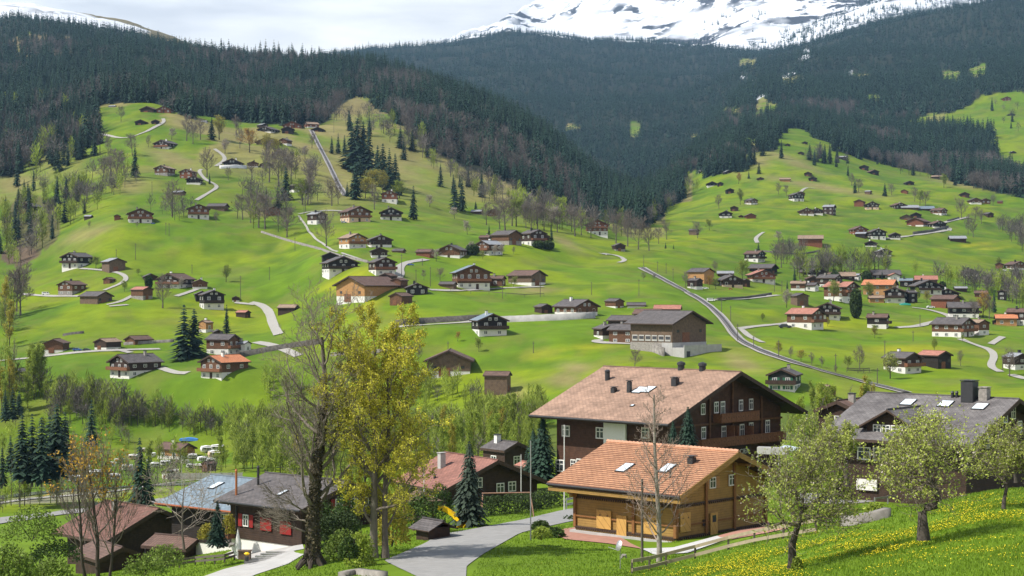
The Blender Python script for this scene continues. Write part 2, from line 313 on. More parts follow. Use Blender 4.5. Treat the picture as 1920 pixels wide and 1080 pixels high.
for b_ in [(720,300,110,50,25),(860,330,120,30,25),(950,370,60,20,35),(655,215,40,28,-30),(640,330,60,60,20),(760,290,60,30,20),(60,270,90,40,30),(30,345,50,25,0),(250,345,40,14,0),(160,440,50,10,-20),(330,300,60,14,20),(90,250,60,30,20),(1480,300,60,8,20),(1340,305,60,6,25),(1060,455,30,6,25),(1540,350,120,6,10),(1420,300,30,14,0),(560,300,26,40,40),(1000,545,40,6,0),(960,740,40,14,0),(1060,712,30,12,0),(480,400,30,8,0),(1800,345,60,6,10),(1390,680,40,14,20),(1080,690,30,10,0)]: drym = np.maximum(drym, blob(*b_) * (.25 + .95 * n2_))
drym *= (D2 > 350)
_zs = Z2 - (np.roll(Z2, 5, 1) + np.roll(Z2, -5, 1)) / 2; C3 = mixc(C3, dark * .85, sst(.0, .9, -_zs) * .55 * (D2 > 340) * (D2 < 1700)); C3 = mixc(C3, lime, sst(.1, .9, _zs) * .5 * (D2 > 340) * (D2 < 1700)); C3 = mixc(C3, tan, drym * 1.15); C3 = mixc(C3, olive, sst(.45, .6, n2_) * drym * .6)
ym = np.zeros(E.shape)
for b_ in [(1075,655,80,7,-6),(1045,668,50,6,-4),(640,530,60,14,-25),(680,575,40,16,-20),(1290,447,80,4,-3),(1400,412,120,4,-2),(1800,462,90,3,-6),(1840,468,60,3,-4),(1540,610,60,8,0),(300,655,120,5,-3),(1230,600,50,10,10),(1700,655,90,8,0),(390,600,80,6,0),(440,590,40,20,0)]: ym = np.maximum(ym, blob(*b_))
ym *= (D2 > 350) & (D2 < 1600)
C3 = mixc(C3, G_([.27, .27, .012]), ym * sst(.35, .6, n2_) * .85)
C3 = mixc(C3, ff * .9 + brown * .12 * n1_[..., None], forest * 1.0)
C3 = mixc(C3, brown * 1.1 + tan * .12, gap * (fl | fr) * .9); C3 = mixc(C3, brown, clear * sst(.5, .7, n2_) * .7 * (D2 > 2000)); C3 = mixc(C3, tan, clear * sst(.4, .6, n1_) * .6)
upf = ((D2 > 1500) & ~gap & ~forest & ~clear & ~snowy & (PXG < 1300)); C3 = mixc(C3, tan * .8, upf * .8)
slope = np.abs(np.gradient(Z2, axis=1)) / (np.abs(np.gradient(X2, axis=1)) + 1e-6)
rk = sst(.50, .56, fbm(X2 / 330, Z2 / 120 + D2 / 900, 5, 61)) * sst(.44, .54, fbm(X2 / 80, Z2 / 34, 4, 66))
rk = np.maximum(rk, sst(.60, .66, fbm(X2 / 120, Z2 / 50, 4, 72)))
C3 = mixc(C3, snow, snowy * 1.0)
C3 = mixc(C3, tan * .7, ((D2 > 3500) & (PXG < 420) & (PXG > 120)) * sst(.42, .5, n3_) * snowy)
for b_ in [(1512,102,4,12,0),(1505,108,6,5,-30),(1594,142,3,12,0),(1405,150,18,2.2,25),(1480,140,16,3,-20),(1430,180,14,2.4,-30),(1645,222,5,8,0)]:
    C3 = mixc(C3, snow, (blob(*b_) > .4) & (D2 > 1700))
# campsite gravel, stream bed, gully
C3 = mixc(C3, G_([.20, .18, .14]), sst(.3, .75, blob(200, 935, 260, 22, -2)) * sst(.35, .55, n2_) * .8 * (D2 > 230) * (D2 < 400))
C3 = mixc(C3, brown, (blob(60, 420, 60, 60, 30) > .45) * .7 * (D2 > 800)); C3 = mixc(C3, brown * 1.2, (blob(40, 480, 40, 20, 0) > .4) * sst(.4, .5, n2_) * (D2 > 700) * (D2 < 900))
C3 = mixc(C3, G_([.09, .12, .022]), sst(.3, .7, blob(700, 815, 330, 62, 0)) * .6 * (D2 > 260) * (D2 < 470))
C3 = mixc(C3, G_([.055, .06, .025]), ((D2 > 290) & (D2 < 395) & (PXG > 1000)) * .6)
nearm = 1 - sst(230, 300, D2); C3 = mixc(C3, G_([.105, .170, .010]), nearm * .9)
ri, ci = np.meshgrid(np.arange(NR - 1), np.arange(len(GPX) - 1), indexing='ij'); w_ = len(GPX)
idx = (ri * w_ + ci).ravel(); quads = np.stack([idx, idx + 1, idx + 1 + w_, idx + w_], 1)
gm = bpy.data.materials.new('ground_cover'); gm.use_nodes = True; t = gm.node_tree; b = t.nodes['Principled BSDF']; b.inputs['Roughness'].default_value = .95; b.inputs['Specular IOR Level'].default_value = .1
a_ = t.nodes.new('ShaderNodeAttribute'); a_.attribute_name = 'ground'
tcn = t.nodes.new('ShaderNodeTexCoord'); nn = t.nodes.new('ShaderNodeTexNoise'); nn.inputs['Scale'].default_value = .12; nn.inputs['Detail'].default_value = 12; nn.inputs['Roughness'].default_value = .72
t.links.new(tcn.outputs['Object'], nn.inputs[0]); r_ = t.nodes.new('ShaderNodeMapRange'); r_.inputs[1].default_value = .3; r_.inputs[2].default_value = .7; r_.inputs[3].default_value = .80; r_.inputs[4].default_value = 1.2
t.links.new(nn.outputs[0], r_.inputs[0]); m_ = t.nodes.new('ShaderNodeMix'); m_.data_type = 'RGBA'; m_.blend_type = 'MULTIPLY'; m_.inputs[0].default_value = 1

def _n(sc, det, lo, hi, z=1.0):
    mp = t.nodes.new('ShaderNodeMapping'); mp.inputs['Scale'].default_value = (sc, sc, sc * z); q = t.nodes.new('ShaderNodeTexNoise'); q.inputs['Scale'].default_value = 1; q.inputs['Detail'].default_value = det; q.inputs['Roughness'].default_value = .62
    t.links.new(tcn.outputs['Object'], mp.inputs[0]); t.links.new(mp.outputs[0], q.inputs[0]); r = t.nodes.new('ShaderNodeMapRange'); r.inputs[1].default_value = lo; r.inputs[2].default_value = hi; t.links.new(q.outputs[0], r.inputs[0]); return r.outputs[0]
def _m(op, x, y):
    q = t.nodes.new('ShaderNodeMath'); q.operation = op
    for i, s in enumerate((x, y)):
        if isinstance(s, (int, float)): q.inputs[i].default_value = s
        else: t.links.new(s, q.inputs[i])
    return q.outputs[0]
_sp = t.nodes.new('ShaderNodeSeparateColor'); t.links.new(a_.outputs[0], _sp.inputs[0]); _sn = _m('GREATER_THAN', _sp.outputs[2], .6)
_rk = _m('MULTIPLY', _m('MULTIPLY', _n(.0022, 3, .43, .54), _n(.0065, 8, .51, .535, 1.8)), _sn)
_rx = t.nodes.new('ShaderNodeMix'); _rx.data_type = 'RGBA'; _rx.inputs[7].default_value = (.055, .058, .068, 1); t.links.new(a_.outputs[0], _rx.inputs[6]); t.links.new(_rk, _rx.inputs[0])
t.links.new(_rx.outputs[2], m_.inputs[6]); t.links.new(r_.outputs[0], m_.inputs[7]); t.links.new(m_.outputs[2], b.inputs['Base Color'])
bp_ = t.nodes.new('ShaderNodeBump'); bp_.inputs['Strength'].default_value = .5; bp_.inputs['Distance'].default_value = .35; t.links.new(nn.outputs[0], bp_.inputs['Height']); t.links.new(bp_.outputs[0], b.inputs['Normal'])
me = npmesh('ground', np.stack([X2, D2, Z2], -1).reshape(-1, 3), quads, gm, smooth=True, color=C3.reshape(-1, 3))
tag(link('ground', me), kind='structure')

# ------------------------------------------------------------------ roads, tracks
def densify(pts, step):
    out = [pts[0]]
    for a, b in zip(pts[:-1], pts[1:]):
        n = max(1, int(math.hypot(b[0] - a[0], b[1] - a[1]) / step)); out += [(a[0] + (b[0] - a[0]) * k / n, a[1] + (b[1] - a[1]) * k / n) for k in range(1, n + 1)]
    return out
def smooth(p, it=3):
    p = [tuple(q) for q in p]
    for _ in range(it): p = [p[0]] + [q for a, b in zip(p[:-1], p[1:]) for q in ((a[0]*.75+b[0]*.25, a[1]*.75+b[1]*.25), (a[0]*.25+b[0]*.75, a[1]*.25+b[1]*.75))] + [p[-1]]
    return p
def ribbon(pts3, width, lift=.06, off=0.0, nx=4):
    """strip draped on the ground along world points"""
    v = []; f = []; P_ = [Vector(p) for p in pts3]
    for k, p in enumerate(P_):
        d = (P_[min(k + 1, len(P_) - 1)] - P_[max(k - 1, 0)]); d.z = 0; d.normalize(); r = Vector((d.y, -d.x, 0)); w = width[k] if isinstance(width, list) else width
        for j in range(nx + 1):
            q = p + r * (off + w * (j / nx - .5)); v.append((q.x, q.y, float(zg(q.x, q.y)) + lift + .00028 * q.y))
    for k in range(len(P_) - 1):
        for j in range(nx): a = k * (nx + 1) + j; f.append((a, a + 1, a + nx + 2, a + nx + 1))
    return v, f
def path3(pix, step=4, it=2): 
    q = [hit(*p) for p in smooth(pix, it)]; out = [q[0]]
    for a, b in zip(q[:-1], q[1:]):
        L_ = (b - a).length; n = max(1, int(L_ / (.012 * a.y + .3)))
        for k in range(1, n + 1): out.append(a + (b - a) * k / n)
    return out
def road(name, pix, width, m=M_path, kind='structure'):
    width = width * (.62 if m is M_path else .8)
    v, f = ribbon(path3(pix), width); return tag(link(name, npmesh(name, v, f, m)), kind=kind)
road('valley_road', [(-60,682),(60,672),(150,660),(250,656),(300,655)], 4.0)
road('farm_track', [(205,575),(240,572)], 3); road('farm_track', [(150,504),(190,507),(225,512),(239,522),(228,532),(205,541),(195,545)], 3.2)
road('farm_track', [(40,552),(90,556),(150,556)], 2.5); road('farm_track', [(200,572),(228,566),(250,554)], 3)
road('farm_track', [(470,568),(490,572),(505,585),(512,610),(522,628)], 5); road('farm_track', [(440,568),(478,572)], 3)
road('farm_track', [(330,556),(350,550),(372,542)], 3.5); road('farm_track', [(300,690),(330,700),(352,700)], 4); road('farm_track', [(215,655),(245,662)], 4)
road('valley_road', [(735,614),(790,610),(860,606),(900,602)], 4.5); road('valley_road', [(480,642),(520,650),(560,668)], 5)
road('village_lane', [(740,520),(752,515),(748,500),(765,492),(800,487)], 5); road('village_lane', [(730,535),(745,528),(750,512)], 5)
road('village_lane', [(805,544),(850,546),(900,544),(960,540),(1020,538)], 3.5)
road('hill_track', [(1125,476),(1150,478),(1168,484),(1172,490),(1160,493)], 3.5); road('village_lane', [(1130,638),(1112,640),(1125,643),(1180,645),(1200,646)], 3.5)
road('farm_track', [(1385,617),(1420,612),(1470,608),(1480,606)], 3.5); road('farm_track', [(1390,618),(1405,632),(1430,643)], 3.5)
road('village_lane', [(1680,615),(1720,613),(1752,603),(1785,598),(1775,590),(1735,580),(1710,577)], 4.5)
road('farm_track', [(1800,636),(1830,648),(1855,655),(1866,668),(1855,688),(1876,698)], 3.5); road('farm_track', [(1858,646),(1870,638),(1880,632)], 3.5); road('farm_track', [(1895,703),(1925,712)], 3.5)
road('hillside_road', [(1650,449),(1690,445),(1740,438),(1785,431),(1775,426),(1755,424)], 5); road('hillside_road', [(1770,418),(1795,412),(1815,408)], 5)
road('farm_track', [(1420,456),(1416,448),(1425,440),(1432,436)], 4); road('farm_track', [(1500,362),(1510,352),(1528,354)], 4)
road('farm_track', [(1440,556),(1460,554)], 4); road('farm_track', [(1330,563),(1400,561),(1445,556)], 3)
road('mountain_path', [(275,247),(292,238),(308,230),(306,223)], 4); road('mountain_path', [(402,280),(420,292),(422,302),(405,312)], 4); road('mountain_path', [(378,318),(372,322),(385,338),(402,345),(408,352),(395,360),(368,376)], 3.5)
road('mountain_path', [(190,252),(235,262),(275,247)], 3); road('mountain_path', [(560,402),(590,396),(630,395),(670,400)], 3); road('farm_track', [(560,405),(600,462),(680,488)], 1.6)
road('river_road', [(-60,985),(60,968),(160,958),(260,946),(330,935),(420,925)], 9, M_asph)
road('river_bank_path', [(-40,950),(60,935),(200,925),(320,905),(400,898),(440,893)], 3)
road('river', [(-60,940),(100,922),(250,912),(420,905)], 6, mat('river_water', (.10, .12, .12), .15, .3, .3, spec=.6))
# near driveway: outline traced at ground level, filled by a fine strip
def apron(name, left, right, m, lift=.05, n=46, nx=14, zf=None):
    l = [hit(*p) for p in densify(left, 6)]; r = [hit(*p) for p in densify(right, 6)]
    def rs(q, n):
        s = [0]
        for a, b in zip(q[:-1], q[1:]): s.append(s[-1] + (b - a).length)
        return [Vector([np.interp(s[-1] * k / n, s, [c[i] for c in q]) for i in range(3)]) for k in range(n + 1)]
    l = rs(l, n); r = rs(r, n); v = []; f = []
    for a, b in zip(l, r):
        for j in range(nx + 1): q = a.lerp(b, j / nx); v.append((q.x, q.y, float(zg(q.x, q.y)) + lift))
    for k in range(n):
        for j in range(nx): a = k * (nx + 1) + j; f.append((a, a + 1, a + nx + 2, a + nx + 1))
    return tag(link(name, npmesh(name, v, f, m)), kind='structure')
apron('driveway', [(840,1110),(720,1052),(800,1018),(815,1005),(900,990),(980,975),(1050,958),(1112,946)], [(872,1110),(875,1062),(905,1040),(940,1020),(975,1000),(1015,990),(1080,976),(1116,968)], M_asph)
apron('parking_yard', [(1112,946),(1240,930)], [(1116,968),(1240,955)], M_asph)
apron('footpath', [(330,1100),(420,1068),(500,1048),(545,1030)], [(430,1100),(480,1078),(540,1058),(570,1040)], M_conc)
M_brickp = mat('red_paving', (.33, .17, .125), .9, .15, 2)
apron('paved_terrace', [(1035,1000),(1060,992),(1110,985)], [(1060,1012),(1140,1020),(1215,1032)], M_brickp, .06)
apron('gravel_border', [(1200,1030),(1262,1028),(1345,1006)], [(1232,1042),(1290,1038),(1370,1010)], mat('pale_gravel', (.42, .41, .40), .95, .35, 12), .07)
apron('paved_terrace', [(1345,1006),(1420,985),(1440,978)], [(1375,1012),(1440,1000),(1475,992)], M_brickp, .06)
apron('stone_patio', [(420,1040),(470,1018),(560,1000)], [(455,1050),(520,1040),(570,1030)], M_conc, .06)
apron('upper_road', [(1500,945),(1600,945),(1700,935),(1900,905)], [(1500,925),(1600,928),(1700,918),(1900,890)], M_asph, .06)

# ------------------------------------------------------------------ buildings
def window_mesh(frame, glass, cross=True, name='window'):
    m = MB(); t = .09
    for x0, x1, z0, z1 in ((-.5, .5, 0, t), (-.5, .5, 1 - t, 1), (-.5, -.5 + t, t, 1 - t), (.5 - t, .5, t, 1 - t)): m.box(x0, x1, -.05, .04, z0, z1)
    if cross: m.box(-.035, .035, -.045, .03, t, 1 - t); m.box(-.5 + t, -.036, -.04, .03, .6, .66); m.box(.036, .5 - t, -.04, .03, .6, .66)
    m.box(-.5 + t, .5 - t, -.015, .02, t, 1 - t, 1); return m.mesh(name, [frame, glass])
WIN = dict(w=window_mesh(M_white, M_glass), b=window_mesh(M_trim, M_glass), r=window_mesh(M_white, M_glass), g=window_mesh(M_white, M_glass))
def shutter_mesh(m_):
    m = MB(); m.box(-.25, .25, -.05, .02, 0, 1); return m.mesh('shutter', m_)
def put_sh(me, parent, x, y, z, w, h, rz=0):
    for s in (-1, 1): put(me, 'shutter', parent, x + s * .77 * w * math.cos(rz), y + s * .77 * w * math.sin(rz), z, w, h, rz)
SHUT = dict(r=shutter_mesh(M_red), g=shutter_mesh(M_green), h=shutter_mesh(WALL['H']))
def door_mesh(m_):
    m = MB(); m.box(-.5, .5, -.03, .03, 0, 1); m.box(-.36, -.04, -.055, -.03, .08, .45); m.box(.04, .36, -.055, -.03, .08, .45); m.box(-.36, .36, -.055, -.03, .52, .92); return m.mesh('door', m_)
DOOR = door_mesh(M_trim); DOORW = door_mesh(WALL['B']); GATE = door_mesh(M_railw)
def put(me, name, parent, x, y, z, w, h, rz=0, t=1):
    o = link(name, me, parent); o.location = (x, y, z); o.rotation_euler = (0, 0, rz); o.scale = (w, t, h); return o
def roof_mesh(hx, y0, y1, zr, tp, th, mats, ridge=True, x0=0.0, hx2=None):
    m = MB(); sl = math.hypot(1, tp); hx2 = hx2 or hx
    for s, h in ((-1, hx), (1, hx2)):
        ze = zr - h * tp; xe = s * h; T = [(0, y0, zr), (0, y1, zr), (xe, y1, ze), (xe, y0, ze)]; uv = [(y0, 0), (y1, 0), (y1, h * sl), (y0, h * sl)]
        if s > 0: T = T[::-1]; uv = uv[::-1]
        m.face(T, 0, uv)
        B = [(p[0], p[1], p[2] - th) for p in T][::-1]; m.face(B, 1)
        m.face([(xe, y0, ze - th), (xe, y1, ze - th), (xe, y1, ze), (xe, y0, ze)][::-s], 1)
        for y in (y0, y1): m.face([(0, y, zr), (0, y, zr - th), (xe, y, ze - th), (xe, y, ze)][::(1 if (s < 0) == (y == y1) else -1)], 1)
    if ridge: m.tube([(0, y0 + .02, zr + .02), (0, y1 - .02, zr + .02)], .11, 6, 0)
    return m.mesh('roof', mats)
def chalet(root, a, b, hw, bh, tp, oa, ob, wall, base, roof, lod=1, win='w', chim=1, balc=True, barn=False, rnd=None, gs=1, rows=None, th=.28):
    """local frame: gable front at -Y, ridge along Y, base at z 0"""
    R = rnd or random; zr = hw + a / 2 * tp
    if bh > 0:
        m = MB(); m.box(-a / 2, a / 2, -b / 2, b / 2, -3.5, bh); m.build('base_wall', BASE[base], root)
    e = .07 if bh > 0 else 0; z0 = bh if bh > 0 else -3.5
    m = MB(); m.prism([(-a/2 - e, z0), (a/2 + e, z0), (a/2 + e, hw - e * tp), (0, zr), (-a/2 - e, hw - e * tp)], -b/2 - e, b/2 + e)
    m.build('timber_wall' if wall not in 'WS' else 'wall', WALL[wall], root)
    rf = link('roof', roof_mesh(a/2 + oa, -b/2 - ob, b/2 + ob, zr + .3, tp, th, [ROOF[roof], M_trim]), root)
    if lod >= 2:
        m = MB(); s_ = a/2 + oa
        for sg in (-1, 1):
            m.bar((0, -b/2 - ob - .04, zr + .12), (sg * s_, -b/2 - ob - .04, zr + .12 - s_ * tp), .05, .42)
            for k in (.38, .80): x = sg * a / 2 * k; zz = zr - abs(x) * tp + .02; m.bar((x, -b/2 - ob + .1, zz - .1), (x, -b/2 + .1, zz - .1), .2)
        m.build('bargeboard', M_trim, root)
    if chim and not barn:
        m = MB(); cx = R.choice((-1, 1)) * a * .12; cy = R.uniform(-.2, .25) * b; m.box(cx - .35, cx + .35, cy - .3, cy + .3, hw, zr + 1.0); m.box(cx - .42, cx + .42, cy - .37, cy + .37, zr + 1.02, zr + 1.12, 1)
        m.build('chimney', [R.choice([WALL['S'], M_white, M_dmetal]), M_dmetal], rf)
    yf = -b / 2 - e
    if barn:
        put(GATE, 'barn_door', root, -a * .1, yf - .02, max(bh * 0, .05), min(3., a * .3), min(2.6, hw * .55))
        if lod >= 2 and hw > 3:
            for k in (-1, 1): put(WIN['b'], 'window', root, k * a * .33, yf - .03, hw * .5, 1.0, .8)
        return rf
    nf = max(1, int(round((hw + .6) / 2.7))); fh = (hw - .1) / nf; big = 1.15 if lod >= 1 else 1.5
    for k in range(nf):
        z = k * fh + fh * .34; n = max(1, int(a / 2.7)); wy = yf - .02 if z > bh else -b/2 - .02
        if lod == 0: n = min(n, 2)
        for j in range(n):
            x = (j + .5) / n * a - a / 2 + (R.uniform(-.15, .15))
            if k == 0 and j == n // 2 and n > 2: put(DOOR, 'door', root, x, wy, .05, 1.0, 2.05); continue
            put(WIN[win], 'window', root, x, wy, z, big * (.95 if lod else 1), fh * .44)
            if win in 'rg' and lod: put_sh(SHUT[win], root, x, wy + .01, z, big, fh * .44)
        if lod >= 1:
            n = max(1, int(b / 3.4))
            for j in range(n):
                y = (j + .5) / n * b - b / 2
                put(WIN[win], 'window', root, gs * (a/2 + e + .02), y, z, big, fh * .44, math.pi / 2 * gs)
                if win in 'rg' and lod: put_sh(SHUT[win], root, gs * (a/2 + e + .01), y, z, big, fh * .44, math.pi / 2 * gs)
    if lod >= 1 and a > 6.5:
        for x in (-.9, .9): put(WIN[win], 'window', root, x, yf - .02, hw + .05, .85, min(1.0, (zr - hw) * .5))
    if balc and lod >= 1 and nf > 1:
        m = MB(); z = fh * (nf - 1) - .05; hwid = a * .5 + (.5 if lod > 1 else 0); m.box(-hwid, hwid, yf - 1.1, yf - .01, z, z + .14)
        m.box(-hwid, hwid, yf - 1.12, yf - 1.04, z + .15, z + .95); m.box(-hwid, -hwid + .07, yf - 1.03, yf - .02, z + .15, z + .95); m.box(hwid - .07, hwid, yf - 1.03, yf - .02, z + .15, z + .95)
        m.build('balcony', M_railw if wall not in 'KN' else WALL['D'], root)
    return rf
LOOK = dict(K='black timber', D='dark timber', B='brown timber', R='red-brown timber', H='honey timber', G='weathered grey timber', W='white plastered', S='stone', N='green-shuttered dark')
RLOOK = dict(s='slate roof', t='pale sheet roof', p='pink tiled roof', o='orange tiled roof', b='brown roof', n='tan roof', u='blue-grey roof')
HOUSES = []
def H(px, py, w, h, rz, wall, base, roof, kind, mark, win='w', d=None, dmin=330):
    p = hit(px, py, dmin) if d is None else Vector(((px - CX) / F * d, d, (HY - py) / F * d)); d = p.y; s = F / d
    T = w * 1.08 / s; Ht = h * 1.04 / s; th = math.radians(rz); c = abs(math.cos(th)); sn = abs(math.sin(th)); barn = kind in ('barn', 'shed', 'garage')
    ratio = 1.2 if not barn else 1.35; o = .085; tp = .40 + random.uniform(-.03, .03)
    a = T / ((1 + 2 * o) * c + (ratio + 2 * o) * sn); b = a * ratio; Ht = Ht / 1.0
    hw = max(Ht * .42, Ht - .3 - a / 2 * tp); tp = min(tp, (Ht - .3 - hw) / (a / 2)) if Ht - .3 - hw > .2 else .12
    hw = Ht - .3 - a / 2 * tp
    off = (a * sn + b * c) / 2; cx = p.x * (1 + off / d)
    root = empty({'chalet': 'chalet', 'barn': 'barn', 'shed': 'shed', 'garage': 'garage', 'house': 'house'}[kind], (cx, d + off, p.z - .1), th)
    bh = 0 if base == '-' else (min(hw * .45, 2.4) if hw > 3.4 else hw * .38)
    if base in 'wc' and barn: bh = hw * .35 if hw > 2 else hw * .5
    lod = 2 if w > 55 else (1 if w > 24 else 0); gs = -1 if rz > 0 else 1
    chalet(root, a, b, hw, bh, tp, a * o, a * o, wall, base if base != '-' else 'w', roof, lod, win, chim=(w > 22), balc=(w > 40 and kind == 'chalet'), barn=barn, gs=gs, th=.3 if d < 700 else .45)
    bl = {'w': ' over white walls', 's': ' over stone walls', 'c': ' over cream walls', '-': ''}[base]
    lab = f"{LOOK[wall]} {kind}, {RLOOK[roof]}, {mark}"
    if len(lab.split()) > 16: lab = f"{LOOK[wall]} {kind}, {mark}"
    tag(root, lab, kind if kind != 'chalet' else 'chalet', 'wooden houses scattered over the valley meadows')
    HOUSES.append((root, px, py, w, h, d)); return root

# --- near and left of the valley
for r in [
 (262,419,58,28,15,'B','w','b','chalet','on the left knoll beside a tiny red hut'),
 (220,413,14,11,10,'R','-','b','shed','tiny hut left of the knoll chalet'),
 (372,411,50,28,12,'B','w','b','chalet','on the knoll at the end of the winding path'),
 (409,395,38,14,80,'G','-','s','barn','low, just right of the knoll chalet at the path'),
 (166,411,16,8,75,'D','-','t','shed','tiny open shelter with white roof on the left skyline knoll'),
 (145,503,56,29,-25,'K','w','s','chalet','upper left chalet where the looping track ends'),
 (213,511,52,27,32,'G','-','t','barn','beside the looping track, right of the black chalet'),
 (135,554,50,27,-25,'B','s','b','house','with open garage, beside the parked white van'),
 (180,571,64,24,55,'G','-','s','barn','largest barn by the lower loop of the track'),
 (205,532,21,12,-20,'B','-','b','shed','small hut inside the track loop'),
 (266,563,42,25,55,'B','s','p','barn','pink roof, standing alone above the leafless tree'),
 (281,527,34,14,20,'D','-','s','shed','behind a small dark conifer, left of the long chalet'),
 (330,541,66,28,-20,'D','w','b','chalet','long chalet beside the bare big tree'),
 (374,542,36,18,15,'B','w','b','house','flat annex right of the long chalet'),
 (378,567,34,21,15,'K','-','s','barn','half hidden behind the white-framed chalet'),
 (397,581,55,36,20,'K','w','s','chalet','with many white windows, above the spruce pair'),
 (442,566,17,11,10,'D','w','s','shed','tiny hut on the lane right of the black chalet'),
 (456,596,28,14,62,'D','-','p','shed','low shed below the lane near the solitary fir'),
 (386,624,26,23,-30,'H','w','n','house','peeping out right of the spruce pair'),
 (408,628,24,10,20,'D','-','s','shed','low roof below the solitary fir'),
 (418,668,62,40,68,'B','w','s','chalet','wide slate roof facing front, right of the spruce pair'),
 (456,662,30,22,60,'W','-','t','house','behind twigs at the leafless great tree'),
 (421,713,92,45,-38,'B','w','o','chalet','lowest of the left slope, orange roof'),
 (254,708,100,42,-42,'D','w','s','chalet','widest of the left slope, dormer and many white windows'),
 (106,662,38,26,0,'B','w','b','garage','on the valley road, left of three in a row'),
 (202,656,48,21,-30,'D','w','n','garage','on the valley road, middle of three in a row'),
 (260,647,52,17,-40,'B','-','b','barn','on the valley road, right of three in a row'),
 (42,716,44,25,-30,'D','-','s','barn','in the leafless trees at the far left edge'),
 (57,400,44,20,-10,'D','-','s','barn','in the dark conifers by the ravine'),
 (594,421,38,24,45,'D','w','t','chalet','left of the long brown chalet, above the meadow'),
 (666,417,64,30,25,'B','c','b','chalet','middle of three along the upper meadow'),
 (733,413,46,24,5,'K','w','s','chalet','right of three along the upper meadow'),
 (731,381,30,24,0,'R','w','b','chalet','below the dark fir clump'),
 (661,466,56,28,32,'H','w','n','chalet','bright new wood, left of two along the stone wall'),
 (711,464,53,23,15,'D','w','s','chalet','right of the bright honey chalet'),
 (710,483,37,19,10,'D','w','s','chalet','small, directly below its bigger neighbour'),
 (748,474,26,8,70,'G','-','s','shed','low grey lean-to beside the small chalet'),
 (797,482,35,15,70,'R','-','b','barn','red wall, along the lane to the upper hamlet'),
 (849,484,57,25,-15,'B','w','s','chalet','honey-brown gable right of the red barn'),
 (917,479,54,28,-40,'B','w','t','chalet','with dormer, behind blossoming trees'),
 (950,460,60,28,45,'B','s','s','barn','largest barn of the upper hamlet'),
 (910,453,24,12,70,'B','-','b','house','small annex left of the upper hamlet barn'),
 (1000,462,50,31,30,'D','w','s','chalet','beside round bushes, right of the hamlet barn'),
 (1022,450,18,10,20,'D','-','s','shed','just behind the dark conifer of the hamlet'),
 (894,402,22,9,80,'D','-','t','shed','on the skyline right of the conifer row'),
 (925,405,28,14,5,'B','-','b','barn','behind bare trees on the meadow skyline'),
 (1119,441,42,29,0,'R','w','b','chalet','tall white ground floor, between two big bare trees'),
 (1160,471,25,15,12,'D','s','s','shed','stone hut under the bare trees'),
 (988,536,74,29,50,'G','w','b','barn','grey gable, right of the chalet with balconies'),
 (883,543,78,45,10,'B','w','u','chalet','with two long balconies and a bluish roof'),
 (932,537,34,20,72,'B','-','b','house','annex right of the balconied chalet'),
 (840,541,34,13,75,'G','-','s','shed','low shed left of the balconied chalet'),
 (637,513,77,32,18,'K','w','s','chalet','wide one above the honey barn, left of the lane'),
 (618,493,36,20,10,'K','-','s','barn','behind the wide black chalet'),
 (716,517,56,34,22,'D','w','s','chalet','tall, beside the lane in the middle hamlet'),
 (690,566,124,47,-38,'H','w','b','barn','great barn with brown roof in the middle meadow'),
 (728,527,34,15,-20,'D','-','b','shed','behind the great honey barn'),
 (749,540,32,19,-25,'B','-','b','shed','between great barn and low black house'),
 (752,572,44,23,-30,'B','-','b','shed','right wing at the foot of the great honey barn'),
 (781,554,48,23,8,'K','-','s','house','low, with a row of white windows, by the great barn'),
 (541,587,40,16,75,'D','-','n','shed','small tan-roofed shed above the lane bend'),
 (917,631,72,42,14,'K','w','u','chalet','with red shutters, standing alone below the retaining wall'),
 (843,706,87,48,0,'G','w','b','barn','above the riverside trees in the centre'),
 (933,742,52,44,78,'G','-','b','barn','half hidden in the riverside trees'),
 (1019,588,36,18,25,'D','-','s','shed','left of the long chalet above the retaining wall'),
 (1080,591,86,29,38,'B','w','s','chalet','long one above the retaining wall'),
 (1152,578,36,18,40,'B','w','s','garage','with brown doors, right of the long chalet'),
 (1193,577,36,10,85,'W','-','s','garage','flat pale garage above the big grey barn'),
 (1174,645,70,36,62,'B','-','s','house','small front wing left of the big grey barn'),
 (1138,636,52,27,20,'D','w','s','chalet','at the far left of the big barn group'),
 (1170,616,64,24,60,'D','-','s','barn','behind the small wing of the big grey barn'),
 (1216,606,60,26,70,'B','-','b','barn','just behind the roof of the big grey barn'),
 (1252,588,54,16,80,'D','-','p','barn','pinkish low roof behind the big grey barn'),
 (1314,531,52,28,45,'H','-','s','barn','honey side, at the top of the railway hamlet'),
 (1303,543,30,21,45,'D','w','s','house','nearest the railway line on the slope'),
 (1360,521,32,13,85,'D','-','t','barn','light roof behind the twin-gabled house'),
 (1367,539,50,23,10,'D','c','s','chalet','twin-gabled house left of the bright green tree'),
 (1397,538,18,15,10,'D','-','s','shed','tall narrow hut at the bright green tree'),
 (1431,514,57,19,60,'K','-','s','barn','long dark barn behind the pink-roofed chalet'),
 (1427,530,50,24,5,'R','w','p','chalet','with red balconies right of the bright green tree'),
 (1415,492,41,22,50,'K','w','b','chalet','with a conifer rising behind its roof'),
 ]: H(*r)
